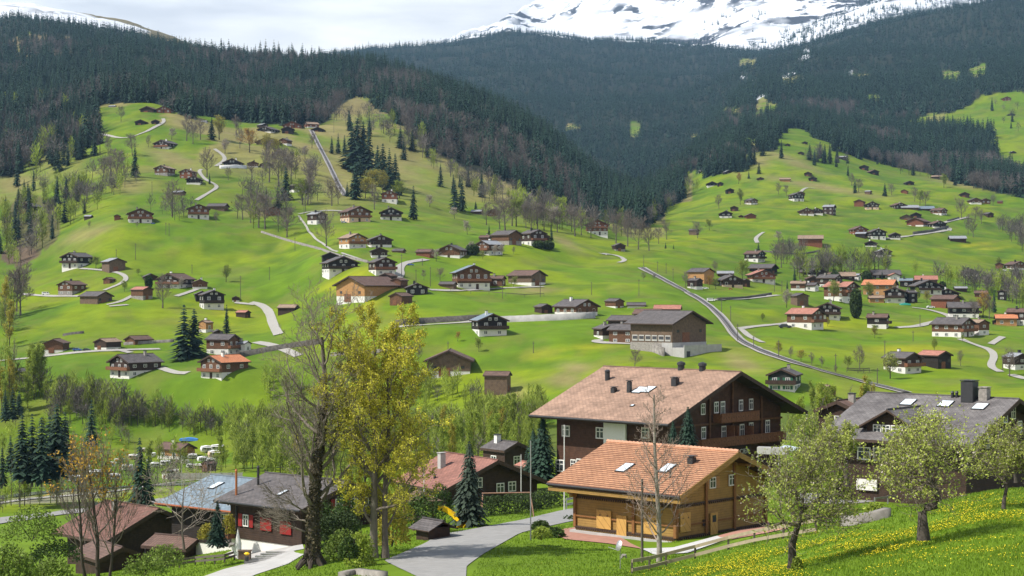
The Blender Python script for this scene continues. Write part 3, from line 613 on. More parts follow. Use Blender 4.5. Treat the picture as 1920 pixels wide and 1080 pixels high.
# --- main village on the right
for r in [
 (1510,618,73,39,50,'B','w','p','chalet','with dark car parked on its left'),
 (1552,600,60,32,-12,'K','w','s','chalet','behind the pink-roofed chalet of the village edge'),
 (1499,574,32,24,15,'G','-','s','barn','beside a round blossoming tree, village edge'),
 (1497,545,32,18,75,'B','w','n','house','left end of the village with awning'),
 (1520,546,33,16,60,'W','-','s','house','pale ivy-covered low house, village left'),
 (1556,542,50,27,52,'D','w','s','chalet','tall white ground floor, village centre left'),
 (1523,531,24,14,0,'D','-','b','shed','between slate-roofed neighbours, village left'),
 (1522,518,52,16,22,'D','w','s','chalet','broad, behind the conifer at the village top left'),
 (1528,505,40,12,62,'K','-','s','house','topmost house at the left of the village'),
 (1577,523,54,13,84,'D','-','n','house','long low roof in the middle of the village top'),
 (1604,525,22,12,60,'W','-','t','house','small, pale roof, middle of the village top'),
 (1577,567,68,38,47,'B','w','p','chalet','large, left of the big oval thuja'),
 (1650,555,72,30,66,'H','-','o','house','largest orange roof in the village'),
 (1643,568,30,14,85,'H','-','n','house','flat honey front below the orange roof'),
 (1679,569,50,30,-16,'K','w','b','chalet','with white windows, right below the orange roof'),
 (1706,568,28,23,-60,'K','-','s','house','right wing with glazed veranda, village centre'),
 (1660,523,56,17,84,'K','-','s','house','long black roof along the village top'),
 (1626,523,18,14,10,'D','-','s','shed','left end of the long black roof'),
 (1676,527,20,15,0,'W','-','p','house','small white gable before the long black roof'),
 (1736,535,46,18,80,'B','-','p','house','long pink roof at the village top right'),
 (1699,539,28,17,75,'K','-','u','house','bluish roof beside the pink one, village right'),
 (1717,534,20,11,0,'D','-','b','shed','tiny gable between bluish and black roofs'),
 (1736,551,50,26,0,'K','w','s','chalet','black gable full of white windows, village right'),
 (1777,559,52,18,-12,'K','-','s','chalet','flat dark gable right of the round tree'),
 (1773,580,58,26,52,'R','-','b','barn','at the lane bend, village lower right'),
 (1801,547,24,10,85,'D','-','t','shed','pale roof peeping over the dark gable'),
 (1806,597,64,30,80,'K','w','s','chalet','with front dormer above the lane, lower right'),
 (1839,558,28,13,75,'B','-','b','house','small, among bare trees right of the village'),
 (1879,563,22,20,-20,'K','-','s','house','behind the dark conifer at the right'),
 (1886,611,44,21,80,'H','-','o','house','bright orange-red roof at the right edge'),
 (1910,611,50,32,60,'D','w','b','chalet','cut off by the right edge behind the orange roof'),
 (1869,609,22,11,-20,'K','-','s','shed','dark lean-to left of the orange-red roof'),
 (1787,634,84,37,47,'B','w','s','chalet','largest below the lane, long dormer, lower right'),
 (1834,629,40,29,30,'B','w','n','chalet','right half of the largest pair below the lane'),
 (1646,617,46,28,70,'K','w','b','chalet','alone on the green between thuja and lane'),
 (1692,701,72,39,36,'D','w','s','chalet','beside a gnarled dark tree on the lower meadow'),
 (1752,692,62,33,36,'K','-','p','barn','rusty pink roof half, beside its dark chalet'),
 (1905,694,44,31,20,'D','w','t','house','cut by the right edge near the gravel fork'),
 (1551,753,28,30,8,'B','w','n','shed','tiny two-storey hut right of the green-shuttered chalet'),
 # upper right slopes
 (1520,463,50,22,80,'R','-','n','barn','long, alone above the grey thicket'),
 (1609,441,32,17,10,'R','-','b','chalet','back of the group on the hillside road'),
 (1615,447,25,12,60,'K','-','t','barn','white-roofed, left in the hillside road group'),
 (1643,449,32,20,5,'K','w','s','chalet','largest on the hillside road group'),
 (1677,449,19,13,0,'K','w','s','chalet','small last one on the hillside road'),
 (1633,463,28,12,-12,'K','w','t','chalet','with stacked logs, below the hillside road'),
 (1656,482,26,16,0,'K','w','t','chalet','small black-and-white one alone above the bare wood'),
 (1795,454,32,12,85,'D','-','t','barn','alone right below the hillside road end'),
 (1722,425,52,17,-30,'R','w','b','barn','biggest at the top of the hillside road'),
 (1757,428,30,14,10,'K','w','b','chalet','right beside the biggest roof of the road'),
 (1699,413,28,11,-10,'G','-','s','shed','left behind the biggest roof of the road'),
 (1717,408,24,10,-10,'K','-','s','barn','behind the biggest roof, its gable just showing'),
 (1705,393,34,9,85,'G','-','t','barn','long pale roof, left half of the upper row'),
 (1734,395,34,9,85,'D','-','u','barn','long bluish roof, middle of the upper row'),
 (1760,404,32,14,45,'B','w','b','chalet','right end of the upper row'),
 (1684,392,28,12,12,'D','-','b','chalet','left end of the upper row'),
 (1612,388,26,14,-20,'R','-','b','barn','red front, upper group left'),
 (1634,393,28,15,-5,'D','c','b','chalet','cream ground floor, upper group right'),
 (1511,404,27,14,0,'B','w','b','chalet','left one of a trio on the right meadow'),
 (1531,403,25,13,-5,'D','w','s','chalet','middle one of a trio on the right meadow'),
 (1555,403,27,19,62,'D','-','t','chalet','right one of a trio, pale roof'),
 (1493,378,28,17,15,'K','w','s','chalet','at the fork of the upper right track'),
 (1499,368,18,9,10,'B','-','b','shed','behind the chalet at the upper right track'),
 (1808,370,22,10,-10,'D','-','b','barn','below the bare belt of trees at the right'),
 (1827,383,22,12,0,'B','w','s','chalet','left of two small ones at far right'),
 (1846,382,18,10,0,'B','-','b','chalet','right of two small ones at far right'),
 (1875,382,12,6,70,'R','-','b','shed','tiny reddish shed far right'),
 (1853,408,18,10,20,'D','-','s','barn','alone among bare trees far right'),
 (1818,518,25,14,0,'K','w','s','chalet','alone on the meadow right above the village'),
 (1874,504,20,12,-20,'B','-','b','barn','beside a willow at the right edge meadow'),
 (1904,506,38,16,15,'B','w','b','chalet','with parked cars at the right edge meadow'),
 (1301,441,20,12,60,'G','-','s','shed','beside a small bare tree on the right-hand slope'),
 (1360,409,23,14,0,'K','w','s','chalet','small one in the middle of the right slope'),
 (1389,408,8,5,0,'D','-','s','shed','tiny between two small houses of the slope'),
 (1406,410,21,10,5,'R','-','b','barn','light red gable, right slope'),
 (1377,396,18,10,-10,'D','-','b','barn','just above the small white-based chalet'),
 (1408,384,25,12,30,'G','w','s','chalet','beside a green tree on the right slope'),
 (1368,363,15,10,0,'K','-','s','barn','alone below two dark huts'),
 (1334,350,19,10,0,'K','w','s','chalet','left one of two touching huts'),
 (1350,349,11,8,0,'K','-','s','shed','right one of two touching huts'),
 (1274,341,21,9,5,'D','-','n','barn','at the forest edge, left of the right slope'),
 (1314,323,10,6,20,'W','-','t','shed','tiny white hut near the forest edge'),
 (1364,326,17,7,10,'K','-','t','barn','tucked under the fir group'),
 (1425,338,13,6,0,'D','-','b','barn','small, right of a lone fir'),
 (1472,341,22,8,80,'H','-','n','barn','tan roof and orange wall on the high meadow'),
 (1515,331,17,9,-10,'D','-','n','barn','left upper of two on the high meadow'),
 (1524,340,19,9,-10,'K','-','s','barn','right lower of two on the high meadow'),
 (1620,319,21,10,-10,'K','-','t','barn','below the dark wood corner'),
 (1636,327,21,9,10,'K','-','b','barn','right neighbour of the barn at the wood corner'),
 (1758,336,26,8,62,'G','-','n','barn','long roof at the edge of the bare wood'),
 (1704,347,16,8,0,'K','-','s','barn','lone one above the hedgerow'),
 (1696,363,17,8,-20,'R','-','b','barn','half hidden by the hedgerow'),
 (1628,365,14,8,50,'G','-','t','shed','near the lone fir on the right meadow'),
 (1580,300,17,8,70,'K','-','t','barn','silver roof at the foot of the wood'),
 (1508,270,11,5,0,'K','-','s','shed','higher one on the bright upper clearing'),
 (1476,274,10,5,0,'K','-','s','shed','left one on the bright upper clearing'),
 (1502,290,14,6,-10,'K','-','s','barn','lowest one on the bright upper clearing'),
 (1621,271,14,6,-10,'K','-','s','barn','beside the conifer spit on the high meadow'),
 (1886,189,15,8,0,'R','-','p','chalet','highest on the right, pinkish'),
 (1894,217,14,5,0,'K','-','s','barn','below the highest pinkish one'),
 (1898,288,11,5,0,'K','-','t','shed','near the right edge above the bare belt'),
 # upper left slopes
 (492,241,22,10,40,'K','-','t','barn','top left of the hamlet under the forest'),
 (503,249,39,13,-20,'K','w','s','chalet','widest of the top hamlet, white footing'),
 (540,251,26,14,5,'K','-','s','barn','pointed gable in the top hamlet'),
 (550,240,35,13,0,'R','-','b','house','red-brown gable behind the top hamlet'),
 (584,240,30,12,-60,'R','w','n','house','station-like house at the head of the railway'),
 (597,247,22,9,0,'K','-','s','barn','dark gable right of the railway head'),
 (505,272,44,15,0,'G','-','b','barn','broad roof below the top hamlet'),
 (535,272,24,13,-20,'B','w','s','house','right side of the broad roof'),
 (474,314,24,12,10,'B','w','b','chalet','left half of the pair above a bare grove'),
 (498,314,25,11,10,'G','w','s','barn','right half of the pair above a bare grove'),
 (552,361,20,16,40,'K','w','s','chalet','small, hidden in the bare grove'),
 (511,405,34,18,20,'R','-','b','barn','behind trunks of bare trees, left of centre'),
 (282,211,34,12,-10,'D','-','b','barn','under the forest edge, left of the highest pair'),
 (310,212,28,13,0,'R','-','b','house','right of the highest pair under the forest'),
 (266,234,21,10,0,'K','-','s','barn','left of two by the summit path'),
 (291,233,19,9,15,'K','-','s','barn','right of two by the summit path'),
 (211,201,14,4,80,'W','-','t','shed','tiny white roof at the forest edge'),
 (383,230,12,4,80,'W','-','t','shed','pale roof beside the tall fir'),
 (312,280,44,18,-20,'D','w','s','chalet','alone in the middle of the upper left meadow'),
 (309,330,36,20,-15,'B','s','n','house','low, left of the red-brown one at the path'),
 (353,335,30,18,-10,'R','-','b','chalet','above its black neighbour at the path'),
 (365,346,27,16,0,'K','w','s','chalet','white ground floor, below the red-brown one'),
 (438,313,34,16,0,'K','w','s','chalet','with a long white terrace wall'),
 (336,366,24,9,70,'G','-','t','shed','under a bare round tree on the slope'),
 ]: H(*r)
H(1471,735,72,43,-20,'N','w','s','chalet','on the meadow behind the hotel, green shutters', win='g')
# campsite building
H(330,862,72,29,62,'H','w','b','house','long rust roof among the caravans', dmin=300)
H(392,884,28,18,-40,'B','-','b','shed','brown roof at the campsite wood', dmin=300)
H(314,898,20,17,-20,'W','-','t','shed','pale hut by the campsite footbridge', dmin=300)

# dormer on selected roofs
def dormer(root, x, y, z, w, L_, tp, wall, roof, parent_name='dormer', win='w'):
    e = empty(parent_name, (x, y, z)); e.parent = root; s = -1 if x < 0 else 1
    return e

# ---------------- the great grey barn with its concrete plinth
def local_house(name, px, py, d, rz, Lr, Wr, a, b, hw_z, zr, z0, **k): pass
def apex_house(name, apx, apy, d, rz, Lr, Wr, zg0, a, b, tp):
    """root whose front ridge end is seen at (apx, apy) at distance d; zg0 = base height"""
    th = math.radians(rz); A = Vector(((apx - CX) / F * d, d, (HY - apy) / F * d)); back = Vector((-math.sin(th), math.cos(th), 0))
    c = A + back * Lr / 2; root = empty(name, (c.x, c.y, zg0), th); return root, A.z - zg0
# barn: ridge front end (1297,582) ridge back (1192,583), eave tip right (1343,606)
root, zr_ = apex_house('barn', 1300, 583, 470, 45, 17.4, 0, (HY - 643) / F * 464, 0, 0, .4)
a_, b_ = 14.2, 14.6; tp_ = .40; hw_ = zr_ - .3 - a_ / 2 * tp_
chalet(root, a_, b_, hw_, 0, tp_, 1.4, 1.4, 'G', 'w', 's', 2, barn=True)
m = MB(); m.box(-a_/2 - .1, a_/2 + .1, -b_/2 - .1, -b_/2 + 3.5, -4.5, -.02); m.build('concrete_plinth', M_conc, root)
m = MB(); m.box(-a_/2 - .05, a_/2 + .05, -b_/2 + 3.51, b_/2 + .1, -4.5, -.04); m.build('stone_footing', WALL['S'], root)
m = MB()
for k in range(6): y = -b_/2 + .5 + k * 2.3; m.box(-a_/2 - .13, -a_/2 - .08, y, y + 1.9, .3, 1.9)
m.build('pale_panel', M_conc, root)
for k in range(6): put(WIN['b'], 'window', root, -a_/2 - .14, -b_/2 + 1.4 + k * 2.3, .8, 1.5, .8, -math.pi/2)
m = MB(); m.box(-7.2, 8.6, -b_/2 - 4.2, -b_/2 - .15, -4.9, -1.3); m.box(-7.2, 8.6, -b_/2 - 4.2, -b_/2 - 4.0, -1.28, -.6); m.build('ramp_wall', M_conc, root)
m = MB(); m.box(-6.2, -4.8, -b_/2 - 4.26, -b_/2 - 4.21, -4.6, -2.2); m.build('door', M_dmetal, root)
BARN = root
tag(root, 'large weathered grey barn on tall concrete footing beside the railway line', 'barn', 'wooden houses scattered over the valley meadows')

# ------------------------------------------------------------------ near houses
def rayl(root, px, py, p0, nrm):
    """where the line of sight through a pixel meets a plane given in the house's own frame (used to survey facades)"""
    bpy.context.view_layer.update(); th = root.rotation_euler.z; Mi = Matrix.Rotation(-th, 4, 'Z') @ Matrix.Translation(-root.location)
    o = Mi @ Vector((0, 0, 0)); d = (Mi @ Vector(((px - CX) / F, 1, (HY - py) / F))) - o; n = Vector(nrm); return o + d * (n.dot(Vector(p0) - o) / n.dot(d))
def skylight(root, rf, px, py, zr, tp, w=1.0, l=1.3):
    q = rayl(root, px, py, (0, 0, zr + .3), (-tp, 0, 1)); m = MB(); m.box(-l/2, l/2, -w/2, w/2, .0, .10); m.box(-l/2 + .09, l/2 - .09, -w/2 + .08, w/2 - .08, .11, .12, 1)
    o = m.build('skylight', [M_dmetal, mat('skylight_glass', (.62, .68, .72), .15, .05, 2, spec=.8)], rf); o.location = q; o.rotation_euler = (0, -math.atan(tp), 0)
def flue(root, rf, px, py, zr, tp, r=.3, h=1.0, m_=None, square=True, name='chimney'):
    q = rayl(root, px, py, (0, 0, zr + .3), (-tp, 0, 1)); m = MB()
    if square: m.box(-r, r, -r, r, -.6, h); m.box(-r - .08, r + .08, -r - .08, r + .08, h + .06, h + .14); m.box(-r*.6, r*.6, -r*.6, r*.6, h, h + .06)
    else: m.tube([(0, 0, -.5), (0, 0, h)], r, 10); m.tube([(0, 0, h + .02), (0, 0, h + .2)], [r * 1.35, r * .6], 10)
    o = m.build(name, m_ or M_dmetal, rf); o.location = q
def wall_item(root, me, name, px, py, side, a, b, w, h, mat_e=.0):
    if side == 'f': q = rayl(root, px, py, (0, -b/2 - .09, 0), (0, 1, 0)); rz = 0; q.y = -b/2 - .10 - mat_e
    else: q = rayl(root, px, py, (-a/2 - .09, 0, 0), (1, 0, 0)); rz = -math.pi / 2; q.x = -a/2 - .10 - mat_e
    if me in SHUT.values(): return put_sh(me, root, q.x, q.y, q.z - h / 2, w, h, rz)
    return put(me, name, root, q.x, q.y, q.z - h / 2, w, h, rz)

# the big hotel chalet
a_, b_, tp_ = 21.8, 16.2, .392
hotel, zr_ = apex_house('hotel', 1390, 697, 200, 46.5, 20.6, 13, -24.0, 0, 0, 0)
hw_ = zr_ - .3 - a_/2 * tp_; zr0 = zr_ - .3
rf = chalet(hotel, a_, b_, hw_, 0, tp_, 2.35, 2.2, 'D', 'w', 'p', 2, chim=0, balc=False, barn=True, th=.35)
for o in list(hotel.children):
    if o.name.startswith(('barn_door', 'window')): bpy.data.objects.remove(o)
MATS['hotel_tile'] = mat('hotel_tile', (.325, .208, .148), .8, .32, .5, kind='shingle'); rf.data.materials[0] = MATS['hotel_tile']
for o in hotel.children:
    if o.name.startswith('timber_wall'): o.data.materials[0] = mat('hotel_timber', (.062, .029, .017), .8, .35, 2, kind='plank')
m = MB()
for s in (-1, 1): m.tube([(s * (a_/2 + 2.42), -b_/2 - 2.2, hw_ + .3 - 2.4 * tp_ - .12), (s * (a_/2 + 2.42), b_/2 + 2.2, hw_ + .3 - 2.4 * tp_ - .12)], .12, 8)
m.build('gutter', M_dmetal, hotel)
for px, py, w, h in [(1318,767,.75,1.3),(1343,764,.8,1.3),(1355,765,.8,1.55),(1389,760,.75,1.3),(1408,758,.75,1.3),(1319,812,.8,1.4),(1357,812,.85,1.65),(1391,808,.85,1.6),(1408,803,.8,1.35),(1439,800,.85,1.6)]:
    wall_item(hotel, WIN['w'], 'window', px, py, 'f', a_, b_, w, h)
for px, py, w, h in [(1061,808,1.2,1.3),(1125,812,1.2,1.3),(1156,798,.9,.8),(1050,873,1.3,1.4),(1075,872,.8,1.3),(1088,870,1.1,1.2),(1210,812,1.1,1.2)]:
    wall_item(hotel, WIN['w'] if px != 1156 else WIN['b'], 'window', px, py, 'l', a_, b_, w, h)
q0 = rayl(hotel, 1135, 815, (-a_/2, 0, 0), (1, 0, 0)); q1 = rayl(hotel, 1176, 815, (-a_/2, 0, 0), (1, 0, 0))
m = MB(); m.box(-a_/2 - .32, -a_/2 - .08, q1.y, q0.y, 2.2, hw_ - .9 * tp_); m.build('plaster_panel', M_white, hotel)
def balcony(root, pl, pr, pyb, a, b, dep=1.3, h=1.0, m_=None, name='balcony'):
    A = rayl(root, pl, pyb, (0, -b/2 - dep, 0), (0, 1, 0)); B = rayl(root, pr, pyb, (0, -b/2 - dep, 0), (0, 1, 0)); z = B.z; y = -b/2 - dep
    m = MB(); m.box(A.x, B.x, y, -b/2 - .1, z, z + .14); m.box(A.x, B.x, y - .05, y + .03, z + .0, z + h); m.box(A.x - .02, A.x + .06, y + .03, -b/2 - .12, z + .15, z + h); m.box(B.x - .06, B.x + .02, y + .03, -b/2 - .12, z + .15, z + h)
    m.box(A.x - .05, B.x + .05, y - .1, y + .08, z + h + .005, z + h + .07)
    n = int((B.x - A.x) / .9)
    for k in range(n): x = A.x + (k + .5) * (B.x - A.x) / n; m.box(x - .07, x + .07, y - .056, y - .05, z + h * .5, z + h * .62, 1); m.box(x + .43, x + .46, y - .056, y - .05, z + .05, z + h, 1)
    return m.build(name, [m_ or M_railw, M_trim], root)
balcony(hotel, 1353, 1424, 787, a_, b_); balcony(hotel, 1316, 1473, 825, a_, b_)
m = MB()
for px in (1331, 1374, 1428): q = rayl(hotel, px, 800, (0, -b_/2 - .2, 0), (0, 1, 0)); m.box(q.x - .12, q.x + .12, -b_/2 - .26, -b_/2 - .09, .5, zr0 - abs(q.x) * tp_ - .2)
for z in (2.7, 5.7, 8.5): m.box(-a_/2 - .05, a_/2 + .05, -b_/2 - .22, -b_/2 - .085, z, z + .22) if z < hw_ else m.box(-5.5, 5.5, -b_/2 - .22, -b_/2 - .085, z + .4, z + .65)
m.build('timber_frame', WALL['B'], hotel)
for px in (1363, 1371, 1398): m = MB(); q = rayl(hotel, px, 812, (0, -b_/2 - .1, 0), (0, 1, 0)); m.box(q.x - .06, q.x + .06, -b_/2 - 1.2, -b_/2 - .1, q.z - .9, q.z + .9); m.build('balcony_divider', M_railw, hotel)
fc = bpy.data.curves.new('lettering', 'FONT'); fc.body = 'GLACIER'; fc.size = .78; fc.extrude = .03; fc.align_x = 'RIGHT'; fc.space_character = 1.12; fc.materials.append(M_white)
q = rayl(hotel, 1404, 849, (0, -b_/2 - .45, 0), (0, 1, 0)); tmp = link('tmp', fc); bpy.context.view_layer.update(); fm = bpy.data.meshes.new_from_object(tmp.evaluated_get(bpy.context.evaluated_depsgraph_get())); bpy.data.objects.remove(tmp); fo = link('sign_lettering', fm, hotel); fo.location = (q.x, -b_/2 - .45, q.z); fo.rotation_euler = (math.pi/2, 0, 0)
m = MB(); m.box(q.x - 4.6, q.x + .5, -b_/2 - .40, -b_/2 - .1, q.z - .3, q.z + .9); m.build('sign_board', M_trim, hotel)
for px, py in ((1199,732),(1216,731)): skylight(hotel, rf, px, py, zr0, tp_, 1.3, 1.7)
skylight(hotel, rf, 1186, 761, zr0, tp_, .5, .5)
for px, py, r, h in ((1139,712,.3,1.0),(1180,735,.22,1.2),(1151,735,.28,.5),(1266,722,.34,.8)): flue(hotel, rf, px, py, zr0, tp_, r, h, square=(r != .3))
for px in (1277, 1317): q = rayl(hotel, px, 693, (0, 0, 0), (1, 0, 0)); m = MB(); m.tube([(0, 0, -.4), (0, 0, .5)], .4, 12); m.tube([(0, 0, .52), (0, 0, .8), (0, 0, .95)], [.52, .48, .1], 12); o = m.build('roof_vent', M_dmetal, rf); o.location = (0, q.y, zr_ )
tag(hotel, 'big dark timber hotel with large faded pink tiled roof and two carved balconies', 'hotel')

# small honey-coloured chalet in front
a_, b_, tp_ = 12.0, 10.3, .372
sm, zr_ = apex_house('chalet', 1385, 848, 140, 47, 13.6, 7.6, -19.75, 0, 0, 0); zr0 = zr_ - .3; hw_ = zr0 - a_/2 * tp_
rf = chalet(sm, a_, b_, hw_, 0, tp_, 1.6, 1.65, 'H', 'w', 'o', 2, chim=0, balc=False, barn=True)
for o in list(sm.children):
    if o.name.startswith(('barn_door', 'window')): bpy.data.objects.remove(o)
M_honey = mat('honey_larch', (.285, .170, .048), .7, .15, 2, kind='plank'); M_honl = mat('pale_larch_shutter', (.46, .27, .075), .65, .08, 3, kind='vplank'); M_rows = mat('salmon_tile', (.46, .245, .155), .75, .10, .6)
for o in sm.children:
    if o.name.startswith('timber_wall'): o.data.materials[0] = M_honey
    if o.name.startswith('bargeboard'): o.data.materials[0] = M_honey
# stepped tile courses as real geometry
m = MB(); hx = a_/2 + 1.6; y0 = -b_/2 - 1.65; y1 = b_/2 + 1.65; nrow = 24; sl = math.sqrt(1 + tp_ * tp_)
for s in (-1, 1):
    for k in range(nrow):
        xa = hx * k / nrow; xb = hx * (k + 1) / nrow + .06; za = zr_ - xa * tp_ + .0; zb = zr_ - xb * tp_
        A0 = (s * xa, y0, za + .02); A1 = (s * xa, y1, za + .02); B0 = (s * xb, y0, zb + .09); B1 = (s * xb, y1, zb + .09)
        m.face([A0, A1, B1, B0][::(1 if s < 0 else -1)], 0, [(y0, xa*sl), (y1, xa*sl), (y1, xb*sl), (y0, xb*sl)][::(1 if s < 0 else -1)])
        C0 = (s * xb, y0, zb + .0); C1 = (s * xb, y1, zb + .0); m.face([B0, B1, C1, C0][::(1 if s < 0 else -1)], 1)
        m.face([A0, B0, C0, (s * xa, y0, za - .1)][::(1 if s < 0 else -1)], 1)
m.build('roof_tile', [mat('salmon_roof_tile', (.47, .245, .135), .78, .16, .6, kind='shingle'), mat('tile_edge', (.17, .08, .055), .9, .1, 2)], rf)
m = MB(); n = 34
for k in range(n): y = y0 + (y1 - y0) * (k + .5) / n; m.tube([(0, y - .2, zr_ + .05), (0, y + .19, zr_ + .09)], [.15, .17], 8)
m.build('ridge_cap', M_rows, rf)
m = MB(); m.tube([(-hx - .1, y0, zr_ - hx * tp_ - .1), (-hx - .1, y1, zr_ - hx * tp_ - .1)], .09, 8); m.build('gutter', M_dmetal, sm)
m = MB(); m.box(-hx + .02, -hx + .22, y0 + .04, y1 - .04, zr_ - hx * tp_ - .62, zr_ - hx * tp_ - .33); 
for k in range(12): y = y0 + .4 + (y1 - y0 - .8) * k / 11; m.box(-hx + .25, -a_/2 - .1, y - .08, y + .08, zr_ - (hx - .1) * tp_ - .52, zr_ - (hx - .1) * tp_ - .34)
m.build('eaves_beam', M_honey, sm)
m = MB()
for k in range(2):
    z = (.12, 2.62)[k]; n = 44
    m.box(-a_/2 - .14, -a_/2 - .09, -b_/2 - .1, b_/2 + .1, z + .14, z + .26); m.box(-a_/2 - .1, a_/2 + .1, -b_/2 - .14, -b_/2 - .09, z + .14, z + .26)
    for j in range(n):
        y = -b_/2 + b_ * (j + .5) / n; m.box(-a_/2 - .13, -a_/2 - .09, y - .07, y + .07, z, z + .135)
        x = -a_/2 + a_ * (j + .5) / n; m.box(x - .07, x + .07, -b_/2 - .13, -b_/2 - .09, z, z + .135)
m.build('carved_band', M_trim, sm)
m = MB()
for x in (-a_/2, -2.2, 1.6, a_/2): m.box(x - .13, x + .13, -b_/2 - .17, -b_/2 - .08, .3, 2.6 if abs(x) > 5 else zr0 - abs(x) * tp_ - .2)
for y in (-b_/2, -1.0, b_/2): m.box(-a_/2 - .17, -a_/2 - .08, y - .13, y + .13, .3, hw_ - .2)
for z in (1.15,): m.box(-a_/2 - .13, -a_/2 - .085, -b_/2 + .14, b_/2 - .14, z, z + .12); m.box(-a_/2 + .14, a_/2 - .14, -b_/2 - .13, -b_/2 - .085, z, z + .12)
m.build('corner_post', mat('brown_larch', (.20, .09, .028), .75, .2, 3), sm)
for px, py, s_, w, h in [(1133,974,'l',1.5,1.5),(1222,984,'l',1.5,1.5),(1284,979,'f',1.3,1.5)]:
    mm = MB()
    mm.box(-.5, .5, -.08, .0, 0, 1)
    for sg in (-1, 1): mm.box(sg * .255 - .04, sg * .255 + .04, -.085, -.08, .68, .76, 1)
    wall_item(sm, mm.mesh('shutter', [M_honl, M_trim]), 'shutter', px, py, s_, a_, b_, w, h)
_m = MB(); _m.box(-.5, .5, -.06, 0, 0, 1); wall_item(sm, _m.mesh('door', M_honl), 'panel_door', 1166, 990, 'l', a_, b_, 1.0, 2.0)
m = MB(); m.box(-.5, .5, -.06, 0, 0, 1); m.box(-.25, .25, -.07, -.06, .62, .9, 1); wall_item(sm, m.mesh('door', [M_honl, M_glass]), 'door', 1338, 984, 'f', a_, b_, .95, 1.95)
wall_item(sm, WIN['w'], 'window', 1336, 905, 'f', a_, b_, .8, .9); wall_item(sm, SHUT['h'], 'shutter', 1336, 905, 'f', a_, b_, .9, .95, -.02); wall_item(sm, WIN['w'], 'window', 1372, 900, 'f', a_, b_, .8, .9)
wall_item(sm, WIN['b'], 'window', 1320, 980, 'f', a_, b_, .3, .5)
for px, py in ((1172,878),(1251,879)): skylight(sm, rf, px, py, zr0 + .05, tp_, 1.0, 1.6)
flue(sm, rf, 1297, 869, zr0, tp_, .26, .5); flue(sm, rf, 1257, 897, zr0, tp_, .07, .5, square=False, name='vent_pipe')
m = MB(); m.box(-a_/2 - .35, a_/2 + .35, -b_/2 - .35, b_/2 + .35, -2.5, .02); m.build('footing', M_conc, sm)
m = MB()
for k, (x, z) in enumerate(((-.0, 0), (-.3, -.3), (-.6, -.6))): m.box(-a_/2 - 1.35 - x, -a_/2 - .1, b_/2 - .25, b_/2 + .05, hw_ - .55 + z - .25, hw_ - .55 + z)
m.build('eaves_bracket', M_honey, sm)
tag(sm, 'small honey-coloured timber chalet with salmon tiled roof and carved bands in the foreground', 'chalet')

# left red-shuttered house
def near(apx, apy, d, rz, Lr, W_, z0, a, b, wall, base, bh, roof, label, tp=None, gs=None, **k):
    r, zr = apex_house('house', apx, apy, d, rz, Lr, W_, z0, 0, 0, 0); z_ = zr - .3; t = tp; h = z_ - a/2 * t
    rf = chalet(r, a, b, h, bh, t, (W_ - a/2), (Lr - b) / 2, wall, base, roof, 2, chim=0, balc=False, barn=True)
    for o in list(r.children):
        if o.name.startswith(('barn_door', 'window')): bpy.data.objects.remove(o)
    tag(r, label, 'house'); return r, rf, z_, h
red, rf, z_, h_ = near(660, 903, 160, 49, 11.9, 6.3, -25.2, 10.2, 9.6, 'D', 'w', 2.1, 's', 'dark house with bright red shutters and mossy slate roof behind the big bare tree', .32)
for px, py, w in ((461,976,1.0),):
    wall_item(red, WIN['w'], 'window', px, py, 'l', 10.3, 9.7, .75, 1.1); wall_item(red, SHUT['r'], 'shutter', px, py, 'l', 10.3, 9.7, 1.0, 1.15)
for px, py in ((499,983),(536,990)):
    m = MB(); m.box(-.5, .5, -.06, 0, 0, 1); wall_item(red, m.mesh('shutter', M_red), 'shutter', px, py, 'l', 10.3, 9.7, 1.5, 1.15)
for px, py in ((635,948),(664,938),(690,936)): wall_item(red, WIN['w'], 'window', px, py, 'f', 10.3, 9.7, .9, 1.3); wall_item(red, SHUT['r'], 'shutter', px, py, 'f', 10.3, 9.7, .95, 1.3)
flue(red, rf, 443, 928, z_, .32, .11, 2.2, mat('copper_flue', (.36, .13, .05), .5, .15, 3, metal=.4), False, 'copper_flue'); flue(red, rf, 484, 909, z_, .32, .12, 1.6, M_dmetal, False, 'flue'); skylight(red, rf, 530, 925, z_, .32, .5, 1.2)
m = MB(); m.tube([(-6.35, -5.9, h_ - .15), (-6.35, 5.9, h_ - .15)], .09, 8); m.tube([(-5.3, 3.9, -.3), (-5.3, 3.9, h_ - .1)], .08, 8); m.build('gutter', M_dmetal, red)
m = MB(); m.box(-6.2, -5.2, 4.0, 5.2, 2.1, 3.2); m.build('balcony', M_railw, red)
blu, rf, z_, h_ = near(585, 908, 172, 52, 14.5, 7.3, -27, 12, 12.4, 'K', 'w', 2.0, 'u', 'dark house with blue-grey slate roof and copper gutter behind the red-shuttered one', .30)
skylight(blu, rf, 405, 911, z_, .30, .9, 1.7); m = MB(); m.tube([(-7.4, -7.2, h_ - .15), (-7.4, 7.2, h_ - .15)], .1, 8); m.build('gutter', mat('copper_gutter', (.30, .09, .035), .5, .1, 2, metal=.3), blu)
wall_item(blu, WIN['w'], 'window', 431, 955, 'l', 12.1, 12.5, .8, 1.2); wall_item(blu, WIN['w'], 'window', 420, 975, 'l', 12.1, 12.5, .8, 1.2)
low, rf, z_, h_ = near(299, 953, 188, 46, 10.5, 6.7, -31.2, 10.6, 8.6, 'D', 'w', 0, 'b', 'low dark house with rust-brown roof behind the copper-leaved bare tree', .43)
rf.data.materials[0] = mat('rust_brown_tile', (.17, .085, .065), .85, .3, .6, kind='shingle')
